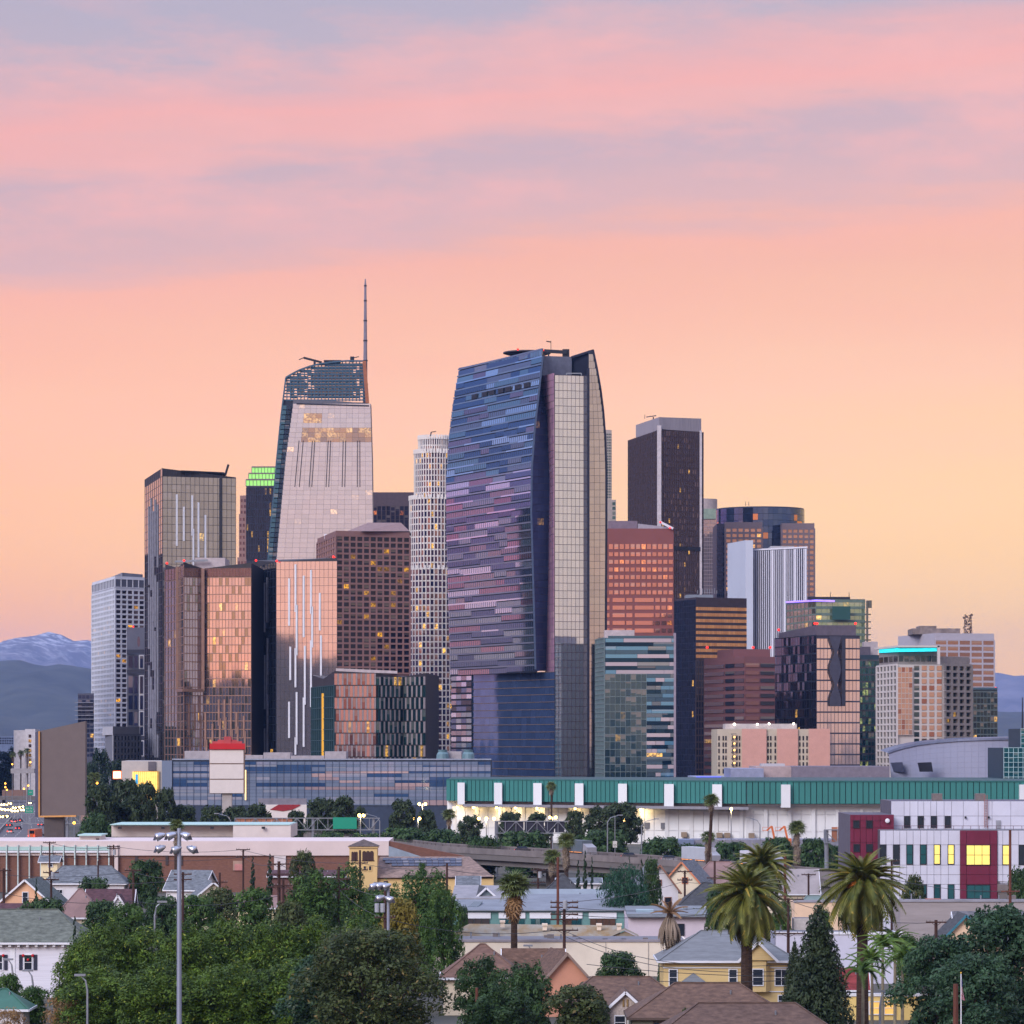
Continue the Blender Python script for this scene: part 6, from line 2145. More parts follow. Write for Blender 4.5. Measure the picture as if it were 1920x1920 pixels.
def window(T, c, u, w, h, trim=None, pane=None, bars=1, off=0.0):
    """framed window: frame part with its pane and bars as sub-parts"""
    u = Vector(u)
    n = u.cross(Z1)
    c = Vector(c)
    fb = MB()
    t = 0.12
    for s in (-1, 1):
        fb.obox(c + u * (s * (w / 2 + t / 2) - t / 2) - Z1 * (h / 2 + t) - n * 0.02, u * t, n * 0.12, Z1 * (h + 2 * t))
        fb.obox(c + Z1 * (s * (h / 2 + t / 2) - t / 2) - u * w / 2 - n * 0.02, u * w, n * 0.12, Z1 * t)
    f = T.part("window", fb, trim or WHITE)
    pm = MB()
    pm.obox(c - u * w / 2 - Z1 * h / 2, u * w, n * 0.04, Z1 * h)
    T.part("pane", pm, pane or WIN, parent=f)
    if bars:
        bb = MB()
        bb.obox(c - u * w / 2 - Z1 * 0.03, u * w, n * 0.09, Z1 * 0.06)
        for k in range(1, bars):
            bb.obox(c + u * (w * (k / bars - 0.5) - 0.03) - Z1 * h / 2, u * 0.06, n * 0.09, Z1 * h)
        T.part("glazing_bar", bb, trim or WHITE, parent=f)
    return f


def house(label, x, D, w, d, eave, ridge, kind, wall, roof, rz=0.0, trim=None, wins=(), over=0.5, hip=0.3, name="house", cat="house", vent=True, z0=0.0):
    """kind: 'gx' ridge across the view, 'gy' gable towards the viewer, 'hip' hipped"""
    T = Thing(name, label, cat, (PX(x, D), D, z0), rad(rz), world=False)
    hw, hd = w / 2, d / 2
    mb = MB().box(-hw, hw, -hd, hd, 0, eave)
    if kind == "gx":
        for s in (-1, 1):
            mb.prism([(s * hw - 0.08, -hd), (s * hw + 0.08, -hd), (s * hw + 0.08, hd), (s * hw - 0.08, hd)], eave - 0.01, eave)
            tri = [(s * hw, -hd, eave), (s * hw, hd, eave), (s * hw, 0, ridge)]
            mb.face(tri if s > 0 else tri[::-1])
    if kind == "gy":
        for s in (-1, 1):
            tri = [(-hw, s * hd, eave), (hw, s * hd, eave), (0, s * hd, ridge)]
            mb.face(tri if s < 0 else tri[::-1])
    T.part("wall", mb, wall)
    o = over
    rb = MB()
    sl = (ridge - eave) / (hd if kind == "gx" else hw if kind == "gy" else hd)
    ze = eave - o * sl
    th = 0.2
    if kind in ("gx", "gy"):
        for s in (-1, 1):
            if kind == "gx":
                q = [(-hw - o, s * (hd + o), ze), (hw + o, s * (hd + o), ze), (hw + o, 0, ridge), (-hw - o, 0, ridge)]
            else:
                q = [(s * (hw + o), -hd - o, ze), (s * (hw + o), hd + o, ze), (0, hd + o, ridge), (0, -hd - o, ridge)]
            q = [Vector(p) for p in q]
            up = [p + Z1 * th for p in q]
            nn = (q[1] - q[0]).cross(q[2] - q[1])
            if nn.z < 0:
                q, up = q[::-1], up[::-1]
            sb = MB()
            sb.face(up)
            sb.face(q[::-1])
            for i in range(4):
                j = (i + 1) % 4
                sb.face([q[i], q[j], up[j], up[i]])
            T.part("roof_slope", sb, roof)
            fb = MB()
            if kind == "gy":
                fb.bar((s * (hw + o), -hd - o - 0.03, ze + 0.02), (0, -hd - o - 0.03, ridge + 0.02), 0.1, 0.3)
            else:
                fb.bar((-hw - o, s * (hd + o + 0.03), ze + 0.05), (hw + o, s * (hd + o + 0.03), ze + 0.05), 0.1, 0.22)
                for e in (-1, 1):
                    fb.bar((e * (hw + o + 0.03), s * (hd + o), ze + 0.02), (e * (hw + o + 0.03), 0, ridge + 0.02), 0.1, 0.28)
            T.part("fascia", fb, trim or WHITE)
    else:
        hx = max(0.2, hw - hd * (1 - hip) - 0.0) if w > d else 0.3
        a = [Vector((-hw - o, -hd - o, eave)), Vector((hw + o, -hd - o, eave)), Vector((hw + o, hd + o, eave)), Vector((-hw - o, hd + o, eave))]
        r0, r1 = Vector((-hx, 0, ridge)), Vector((hx, 0, ridge))
        for q in ([a[0], a[1], r1, r0], [a[1], a[2], r1], [a[2], a[3], r0, r1], [a[3], a[0], r0]):
            sb = MB()
            sb.face(q)
            sb.face([p - Z1 * 0.2 for p in q][::-1])
            sb.face([q[0] - Z1 * 0.2, q[1] - Z1 * 0.2, q[1], q[0]])
            T.part("roof_slope", sb, roof)
        fb = MB()
        for i in range(4):
            j = (i + 1) % 4
            dd = (a[j] - a[i]).normalized().cross(Z1) * 0.05
            fb.bar(a[i] + dd - Z1 * 0.12, a[j] + dd - Z1 * 0.12, 0.1, 0.26)
        T.part("fascia", fb, trim or WHITE)
        rc = MB().bar(r0 + Z1 * 0.04, r1 + Z1 * 0.04, 0.22, 0.1)
        for p, q in ((a[0], r0), (a[1], r1)):
            rc.bar(p + Z1 * 0.03, q + Z1 * 0.04, 0.2, 0.08)
        T.part("ridge_cap", rc, roof)
    if vent:
        T.part("vent_pipe", MB().tube([(hw * 0.3, -hd * 0.35, eave), (hw * 0.3, -hd * 0.35, eave + 0.68 * (ridge - eave) + 0.4)], 0.1, 6), STEEL)
    for wn in wins:
        f, u, z, ww, hh = wn[:5]
        pane = wn[5] if len(wn) > 5 else None
        if f == "f":
            window(T, (u, -hd - 0.01, z), (1, 0, 0), ww, hh, trim, pane, bars=2 if ww > 1.1 else 1)
        elif f == "l":
            window(T, (-hw - 0.01, u, z), (0, -1, 0), ww, hh, trim, pane)
        else:
            window(T, (hw + 0.01, u, z), (0, 1, 0), ww, hh, trim, pane)
    return T


def flat_block(name, label, cat, x0, x1, yt, D, depth, mat, cap=None, z0=0.0, rz=0):
    T = Thing(name, label, cat, Q((x0 + x1) / 2, D))
    zt = PZ(yt, D)
    T.part("wall", MB().box(PX(x0, D), PX(x1, D), D, D + depth, z0, zt), mat)
    if cap:
        T.part("parapet", MB().box(PX(x0, D) - 0.15, PX(x1, D) + 0.15, D - 0.15, D + 0.35, zt, zt + 0.35), cap)
    T.part("roof", MB().box(PX(x0, D) + 0.3, PX(x1, D) - 0.3, D + 0.4, D + depth - 0.3, zt, zt + 0.05), ROOFG)
    r = random.Random(int(x0 + yt))
    xa, xb = PX(x0, D), PX(x1, D)
    for i in range(int((xb - xa) / 4)):
        cx, cyy, s = r.uniform(xa + 1, xb - 1), D + r.uniform(1, depth - 1), r.uniform(0.25, 0.6)
        if r.random() < 0.5:
            T.part("roof_unit", MB().box(cx - s, cx + s, cyy - s, cyy + s, zt, zt + s * 1.3), M("unit_grey", (120, 112, 110), 0.6, scale=2))
        else:
            T.part("vent_pipe", MB().tube([(cx, cyy, zt), (cx, cyy, zt + 0.4 + s)], 0.12, 6), STEEL)
    return T


def crimson_building():
    D = 600.0
    k = D / FPX
    T = Thing("clinic_building", "white panelled building with crimson blocks and lit yellow windows on the right", "building", Q(1760, D))
    wp = M("panel_lavender", (206, 208, 222), 0.75, var=0.06, scale=0.3, obj=0.1, stain=0.12)
    cr = M("panel_crimson", (112, 32, 60), 0.6, var=0.08, scale=0.5, obj=0.12)
    dark = M("panel_joint", (96, 92, 104), 0.8)
    zr = PZ(1557, D)
    T.part("wall", MB().box(PX(1650, D), PX(2120, D), D, D + 30, 0, zr), dark)
    T.part("roof", MB().box(PX(1650, D), PX(2120, D), D + 0.1, D + 30, zr, zr + 0.1), ROOFG)
    T.part("upper_wall", MB().box(PX(1671, D + 8), PX(2120, D + 8), D + 8, D + 26, zr, PZ(1502, D + 8)), dark)
    T.part("crimson_block", MB().box(PX(1594, D + 4), PX(1676, D + 4), D + 4, D + 26, 0, PZ(1527.5, D + 4)), dark)
    def panels(xs, ys, DD, mat, t=0.25):
        for xa, xb in zip(xs, xs[1:]):
            for ya, yb in zip(ys, ys[1:]):
                T.pane(P((xa + xb) / 2, (ya + yb) / 2, DD - t / 2 + 0.02), (1, 0, 0), Z1, (xb - xa) * DD / FPX - 0.06, (yb - ya) * DD / FPX - 0.06, t, mat, "wall_panel")
    rows = [1557, 1584, 1622, 1640, 1658, 1700, 1745]
    panels([1650, 1661, 1675, 1687, 1700, 1712, 1726, 1738, 1751, 1764, 1778, 1800], rows, D, wp)
    panels([1800, 1812, 1856, 1870], rows, D - 0.3, cr)
    panels([1870, 1880, 1893, 1910, 1924, 1950, 1990, 2030, 2075, 2120], rows, D, wp)
    panels([1594, 1601, 1613, 1624, 1636, 1650, 1676], [1527.5, 1539, 1552, 1580, 1620, 1660], D + 4, cr)
    panels([1671, 1695, 1706, 1721, 1732, 1745, 1756, 1770, 1784, 1806, 1834, 1860, 1895, 1930, 1970, 2010, 2060, 2120], [1502, 1530, 1557], D + 8, wp)
    yl = EMIT("office_lit_yellow", (238, 216, 112), 0.6)
    tl = GLASS("office_teal", (64, 120, 122), (50, 96, 104), metal=0.5, tilt=0.01)
    gl = GLASS("office_dark", (66, 74, 82), (46, 52, 62), metal=0.5, tilt=0.01)
    fr = M("frame_dark", (40, 42, 50), 0.5)
    for i, x in enumerate((1655.5, 1680.5, 1705.5, 1731, 1757, 1783)):
        window(T, P(x, 1602, D - 0.27), (1, 0, 0), 10 * k, 35 * k, fr, (gl, gl, tl, tl, yl, yl)[i])
        if i > 1:
            window(T, P(x, 1672, D - 0.27), (1, 0, 0), 10 * k, 26 * k, fr, tl, bars=0)
    window(T, P(1834, 1603, D - 0.57), (1, 0, 0), 43 * k, 36 * k, fr, yl, bars=3)
    window(T, P(1834.5, 1672, D - 0.57), (1, 0, 0), 42 * k, 24 * k, fr, tl, bars=3)
    window(T, P(1886, 1603, D - 0.27), (1, 0, 0), 11 * k, 35 * k, fr, yl)
    window(T, P(1918, 1603, D - 0.27), (1, 0, 0), 14 * k, 35 * k, fr, gl)
    window(T, P(1886, 1672, D - 0.27), (1, 0, 0), 11 * k, 24 * k, fr, tl, bars=0)
    for x, m in ((1701, gl), (1726, gl), (1751, gl), (1777, gl)):
        window(T, P(x, 1541, D + 7.73), (1, 0, 0), 9 * k, 20 * k, fr, m, bars=0)
    for x, y in ((1605.5, 1545.5), (1630, 1545.5), (1606, 1590), (1630.5, 1590)):
        window(T, P(x, y, D + 3.73), (1, 0, 0), 9.5 * k, 12.5 * k, fr, gl, bars=0)
    rl = MB()
    for x in np.arange(1676, 2120, 16):
        rl.bar(P(x, 1557, D + 0.5), P(x, 1548.5, D + 0.5), 0.07)
    rl.bar(P(1676, 1548.5, D + 0.5), P(2120, 1548.5, D + 0.5), 0.07)
    T.part("railing", rl, M("rail_maroon", (92, 50, 64), 0.6))
    lad = MB()
    for x in (1846, 1851):
        lad.bar(P(x, 1552, D + 7.4), P(x, 1490, D + 7.4), 0.09)
    for y in np.arange(1492, 1552, 3.0):
        lad.bar(P(1846, y, D + 7.4), P(1851, y, D + 7.4), 0.06)
    T.part("roof_ladder", lad, M("ladder_rust", (150, 96, 90), 0.6))
    for x in (1758, 1839):
        T.part("roof_unit", MB().box(PX(x - 9, D + 12), PX(x + 9, D + 12), D + 12, D + 14, PZ(1502, D + 8), PZ(1488, D + 12)), M("unit_grey", (120, 112, 110), 0.6, scale=2))
    for x in (1680, 1739, 1821, 1865):
        T.part("wall_lamp", MB().box(PX(x - 1.5, D), PX(x + 1.5, D), D + 7.3, D + 7.8, PZ(1536, D), PZ(1532.5, D)), fr)
    T.part("satellite_dish", MB().ball(P(1664, 1539, D + 3.4), 0.42, 10, 6, (1, 0.4, 1)), WHITE)
    T.part("service_door", MB().box(PX(1867, D + 8), PX(1876, D + 8), D + 7.6, D + 7.8, PZ(1553, D + 8), PZ(1538, D + 8)), M("door_grey", (150, 152, 160)))
    T.done()
    T = flat_block("warehouse", "long grey block wall building below the crimson building", "warehouse", 1688, 2120, 1691, 520, 9, M("block_grey", (160, 152, 152), 0.9, var=0.1, scale=0.5, stretch=(0.3, 0.3, 3), stain=0.2), M("coping_grey", (150, 150, 160)))
    T.part("roof_unit", MB().box(PX(1736, 522), PX(1763, 522), 521, 523, PZ(1691, 520), PZ(1686, 520)), M("unit_rust", (160, 100, 84)))
    T.done()


def brick_building():
    D = 760.0
    br = M("brick_brown", (128, 90, 76), 0.9, var=0.14, scale=1.2, stretch=(1, 1, 3), stain=0.25)
    wh = M("parapet_pink", (214, 198, 194), 0.85, var=0.05, scale=0.2, stain=0.15)
    T = Thing("school_building", "long brown brick building with pale parapet crossing behind the houses", "building", Q(370, D))
    T.part("wall", MB().box(PX(-60, D), PX(728, D), D, D + 30, 0, PZ(1604, D)), br)
    T.part("parapet", MB().box(PX(-60, D), PX(729, D), D - 0.4, D + 30, PZ(1604, D), PZ(1577, D)), wh)
    mint = M("mint_panel", (170, 202, 196), 0.6, var=0.06)
    pale = M("mint_post", (196, 214, 212), 0.6)
    for i in range(11):
        x = -8 + i * 21.3
        T.part("pilaster", MB().box(PX(x - 1, D), PX(x + 1, D), D - 1.0, D - 0.4, 0, PZ(1584, D)), pale)
        if i < 10:
            T.pane(P(x + 10.65, 1591, D - 0.6), (1, 0, 0), Z1, 19 * D / FPX, 7 * D / FPX, 0.3, mint, "mint_panel")
            T.pane(P(x + 10.65, 1597, D - 0.75), (1, 0, 0), Z1, 18 * D / FPX, 3.4 * D / FPX, 0.3, WHITE, "white_panel")
    T.part("corner_pier", MB().box(PX(214, D), PX(222, D), D - 0.9, D - 0.2, 0, PZ(1584, D)), wh)
    gk = M("slot_dark", (70, 58, 58))
    for x in (256, 313, 340):
        T.pane(P(x, 1612, D - 0.05), (1, 0, 0), Z1, 0.6, 2.4, 0.3, gk, "slot_window")
    T.part("loading_door", MB().box(PX(514, D), PX(536, D), D - 0.3, D, PZ(1632, D), PZ(1600, D)), M("door_pink", (214, 206, 206)))
    T.part("service_door", MB().box(PX(440, D), PX(455, D), D - 0.3, D, PZ(1632, D), PZ(1620, D)), M("door_rose", (190, 130, 124)))
    T.part("door_surround", MB().box(PX(437, D), PX(456, D), D - 0.2, D, PZ(1632, D), PZ(1614, D)), M("surround_tan", (168, 140, 124)))
    mb = MB()
    A, B, C = P(729, 1577, D), P(805, 1606, D), P(729, 1615, D)
    T.part("ramp_wall", MB().prism([(PX(729, D), D), (PX(870, D), D + 4), (PX(870, D), D + 6), (PX(729, D), D + 2)], 0, [PZ(1577, D), PZ(1606, D), PZ(1606, D), PZ(1577, D)]), br)
    T.part("teal_slope", MB().prism([(PX(729, D), D - 0.6), (PX(790, D), D - 0.6), (PX(790, D), D - 0.3), (PX(729, D), D - 0.3)], 0, [PZ(1586, D), PZ(1606, D), PZ(1606, D), PZ(1586, D)]), M("teal_slope", (142, 156, 170), 0.7))
    T.done()
    T = Thing("office_annex", "low white annex with deep fascia standing above the brick building", "building", Q(380, 800))
    D = 800.0
    fa = M("annex_white", (212, 202, 196), 0.85, var=0.05, stain=0.1, scale=0.3)
    T.part("wall", MB().box(PX(220, D + 2), PX(540, D + 2), D + 2, D + 20, 0, PZ(1570, D)), M("annex_grey", (160, 152, 148), 0.85))
    T.part("fascia", MB().box(PX(209, D), PX(437, D), D, D + 22, PZ(1569, D), PZ(1548, D)), fa)
    T.part("fascia", MB().box(PX(437, D - 3), PX(545, D - 3), D - 3, D + 22, PZ(1570, D), PZ(1546.5, D)), fa)
    T.part("mint_edge", MB().box(PX(209, D), PX(545, D), D - 3.2, D + 21, PZ(1546.5, D), PZ(1545, D)), mint)
    for i in range(5):
        T.pane(P(357 + i * 8.4, 1576, D + 1.8), (1, 0, 0), Z1, 0.95, 1.6, 0.2, M("annex_pane", (170, 166, 128), 0.3), "window_pane")
    for x in (225, 306, 398, 494):
        p = P(x, 1552, D - 3.4)
        T.part("flood_light", MB().box(p.x - 0.4, p.x + 0.4, p.y - 0.6, p.y, p.z - 0.25, p.z + 0.25), DARKM)
    T.done()
    T = Thing("roof_hut", "small white rooftop hut right of the billboard foot", "hut", Q(174, 775))
    T.part("wall", MB().box(PX(154, 775), PX(193, 775), 770, 780, 0, PZ(1566, 775)), fa)
    T.part("roof", MB().box(PX(152, 775), PX(196, 775), 769, 781, PZ(1566, 775), PZ(1563.5, 775)), mint)
    T.part("window", MB().box(PX(180, 770), PX(186, 770), 769.8, 769.95, PZ(1576, 770), PZ(1572, 770)), gk)
    T.done()


def church():
    D = 600.0
    ye = STUC("yellow", (216, 186, 130))
    T = Thing("church", "yellow stucco church with arched belfry tower and solar panels on its roof", "church", Q(760, D))
    T.part("tower_wall", MB().box(PX(655, D), PX(707, D), D, D + 4.9, 0, PZ(1588, D)), ye)
    T.part("tower_base", MB().box(PX(650, D), PX(700, D), D + 0.6, D + 5.4, 0, PZ(1640, D)), ye)
    cx, cyy = PX(681, D), D + 2.4
    mb = MB()
    e, z0, z1 = 2.75, PZ(1587, D), PZ(1574, D)
    q = [(cx - e, cyy - e, z0), (cx + e, cyy - e, z0), (cx + e, cyy + e, z0), (cx - e, cyy + e, z0)]
    for i in range(4):
        mb.face([q[i], q[(i + 1) % 4], (cx, cyy, z1)])
    mb.face([Vector(p) for p in q][::-1])
    T.part("tower_roof", mb, ROOF("tower", (104, 92, 88)))
    T.part("cornice", MB().box(cx - 2.6, cx + 2.6, cyy - 2.6, cyy + 2.6, PZ(1590, D), z0), ye)
    dk = M("belfry_dark", (70, 48, 46), 0.8)
    for x in (661, 665, 668.5, 683, 690, 697):
        w = 0.2 if x < 675 else 0.34
        arch = MB()
        pts = [P(x, 1614, D - 0.06) + Vector((-w, 0, 0)), P(x, 1614, D - 0.06) + Vector((w, 0, 0))]
        c = P(x, 1599, D - 0.06)
        pts += [c + Vector((w * math.cos(t), 0, w * math.sin(t))) for t in np.linspace(0, math.pi, 7)]
        arch.face(pts)
        arch.obox(P(x, 1614.5, D - 0.12) + Vector((-w - 0.1, 0, 0)), (2 * w + 0.2, 0, 0), (0, 0.1, 0), (0, 0, 0.12))
        T.part("belfry_arch", arch, dk)
    for x in (664, 684, 694):
        window(T, P(x, 1628, D - 0.03), (1, 0, 0), 0.4, 0.7, ye, WIN, bars=0)
    rf = ROOF("church", (150, 128, 118))
    T.part("nave_wall", MB().box(PX(705, D), PX(925, D), D + 1, D + 16, 0, PZ(1648, D)), ye)
    A = [P(704, 1646, D + 0.4), P(926, 1644, D + 0.4), P(880, 1606, D + 9), P(712, 1606, D + 9)]
    mb = MB()
    mb.face(A)
    mb.face([A[3], A[2], P(926, 1644, D + 17), P(704, 1646, D + 17)])
    mb.face([A[1], P(926, 1644, D + 17), A[2]])
    mb.face([A[0], A[3], P(704, 1646, D + 17)])
    T.part("nave_roof", mb, rf)
    sp = GLASS("solar_panel", (54, 60, 80), (44, 50, 70), metal=0.2, rough=0.2, tilt=0.0)
    u = (A[1] - A[0]).normalized()
    up = (A[3] - A[0])
    up = (up - u * up.dot(u)).normalized()
    for row, (x0, x1, y) in enumerate(((718, 866, 1611), (722, 866, 1616.0), (734, 866, 1621.5))):
        n = int((x1 - x0) / 11)
        for i in range(n):
            f = (y - 1606) / 40
            Dd = D + 9 - 8.6 * f
            c = P(x0 + (x1 - x0) * (i + 0.5) / n, y, Dd - 0.35)
            T.pane(c, u, up, (x1 - x0) / n * D / FPX - 0.06, 1.0, 0.08, sp, "solar_panel")
    T.part("door_arch", MB().prism([(PX(719, D), D + 0.9), (PX(727, D), D + 0.9), (PX(727, D), D + 1.0), (PX(719, D), D + 1.0)], 0, PZ(1652, D)), dk)
    T.done()


def industrial():
    D = 550.0
    k = D / FPX
    T = Thing("workshop", "teal framed workshop with white panels, brown shutters and grey saw roofs", "workshop", Q(1010, D))
    tl = M("workshop_teal", (104, 146, 142), 0.7, var=0.08, scale=0.5)
    gr_ = M("workshop_roof", (132, 138, 146), 0.85, var=0.12, scale=0.3)
    T.part("wall", MB().box(PX(848, D), PX(1175, D), D, D + 22, 0, PZ(1708, D)), tl)
    for x0, x1, kind in ((857, 920, 0), (935, 985, 1), (993, 1033, 1), (1052, 1092, 2), (1104, 1156, 3)):
        T.part("white_panel", MB().box(PX(x0, D), PX(x1, D), D - 0.2, D + 0.1, PZ(1722, D), PZ(1711, D)), WHITE)
        n = 4
        for i in range(n):
            w = (x1 - x0 - 4) / n
            m = M("shutter_brown", (84, 58, 44), 0.7) if kind == 3 or (kind == 2 and i < 2) else M("shutter_dark", (62, 54, 54), 0.6) if kind == 0 else MATS["office_teal"]
            T.pane(P(x0 + 2 + w * (i + 0.5), 1733, D - 0.15), (1, 0, 0), Z1, w * k - 0.08, 20 * k, 0.15, m, "shutter_pane")
    T.part("roof", MB().prism([(PX(845, D), D - 0.6), (PX(1178, D), D - 0.6), (PX(1165, D), D + 24), (PX(850, D), D + 24)], [PZ(1708, D)] * 4, [PZ(1706, D), PZ(1706, D), PZ(1668, D + 24), PZ(1668, D + 24)]), gr_)
    T.part("roof_monitor", MB().prism([(PX(846, D + 10), D + 12), (PX(960, D + 10), D + 12), (PX(940, D + 10), D + 22), (PX(850, D + 10), D + 22)], 6, [PZ(1684, D + 12), PZ(1684, D + 12), PZ(1660, D + 22), PZ(1660, D + 22)]), M("monitor_roof", (150, 148, 152), 0.85, var=0.12))
    T.part("skylight", MB().prism([(PX(877, D), D + 3), (PX(896, D), D + 3), (PX(904, D), D + 7), (PX(888, D), D + 7)], 5.5, [PZ(1700, D + 3), PZ(1700, D + 3), PZ(1690, D + 7), PZ(1690, D + 7)]), GLASS("skylight_glass", (70, 96, 104), (54, 76, 84), metal=0.4))
    T.part("stack_pipe", MB().tube([(PX(1174, D), D - 3, 0), P(1174, 1714, D - 3)], 0.35, 10), STEEL)
    T.done()
    # pink-white shed with grey roof to its right
    T = flat_block("shed", "pinkish white shed with sagging grey roof behind the dead palm", "shed", 1178, 1340, 1718, 530, 20, STUC("pinkwhite", (206, 194, 204)), M("shed_roof", (130, 136, 142), 0.9))
    T.part("roof_slope", MB().prism([(PX(1176, 530), 529), (PX(1342, 530), 529), (PX(1330, 530), 552), (PX(1180, 530), 552)], PZ(1719, 530), [PZ(1717, 530)] * 2 + [PZ(1698, 552)] * 2), M("shed_roof", (130, 136, 142)))
    window(T, P(1275, 1743, 529.9), (1, 0, 0), 1.1, 1.6, DARKM, WIN, bars=0)
    T.part("awning", MB().prism([(PX(1192, 540), 534), (PX(1225, 540), 534), (PX(1225, 540), 540), (PX(1192, 540), 540)], 5.6, [6.0, 6.0, 6.9, 6.9]), M("awning_teal", (150, 170, 174)))
    T.done()
    # mossy roofed hall and its cream wall
    T = Thing("old_hall", "old hall with mossy mottled shingle roof and small cream chimneys", "hall", Q(1000, 505))
    D = 505.0
    ms = M("roof_mossy", (150, 146, 134), 0.95, scale=0.45, stretch=(1, 0.4, 1.5), col2=(136, 106, 58), stain=0.3)
    T.part("wall", MB().box(PX(835, D), PX(1180, D), D, D + 14, 0, PZ(1760, D)), STUC("cream", (224, 208, 190)))
    a = [P(818, 1762, D - 0.5), P(1170, 1760, D - 0.5), P(1155, 1735, D + 9), P(880, 1732, D + 9)]
    mb = MB()
    mb.face(a)
    mb.face([a[3], a[2], P(1170, 1760, D + 18), P(818, 1762, D + 18)])
    mb.face([a[0], a[3], P(818, 1762, D + 18)])
    T.part("roof", mb, ms)
    gb = MB()
    gb.face([P(1145, 1757, D - 1.2), P(1196, 1757, D - 1.2), P(1172, 1746, D - 1.2)])
    gb.face([P(1141, 1758, D - 1.5), P(1172, 1744, D - 1.5), P(1172, 1740, D + 6), P(1120, 1752, D + 6)])
    gb.face([P(1172, 1744, D - 1.5), P(1200, 1758, D - 1.5), P(1196, 1752, D + 6), P(1172, 1740, D + 6)])
    T.part("side_gable", gb, ms)
    for x in (942, 1022, 1125, 1163):
        y = 1736 if x > 1000 else 1730
        T.part("chimney", MB().box(PX(x - 4, D), PX(x + 4, D), D + 5, D + 5.8, PZ(y + 12, D), PZ(y, D)).box(PX(x - 5.2, D), PX(x + 5.2, D), D + 4.8, D + 6, PZ(y + 3, D), PZ(y, D) + 0.08), STUC("cream", (224, 208, 190)))
    T.done()
    T = flat_block("warehouse", "long cream wall warehouse with flat grey roof edge in front of the mossy hall", "warehouse", 812, 1290, 1766, 485, 14, STUC("cream_long", (228, 216, 198)), M("coping_mauve", (150, 144, 152)))
    for x in (1055, 1135, 1215):
        T.part("joint_line", MB().box(PX(x, 485), PX(x + 1, 485), 484.9, 485, 0, PZ(1766, 485)), M("joint_grey", (180, 172, 164)))
    for x in (1080, 1130, 1165):
        T.part("roof_unit", MB().box(PX(x, 490), PX(x + 9, 490), 489, 491, PZ(1766, 485), PZ(1760, 490)), DARKM)
    T.done()


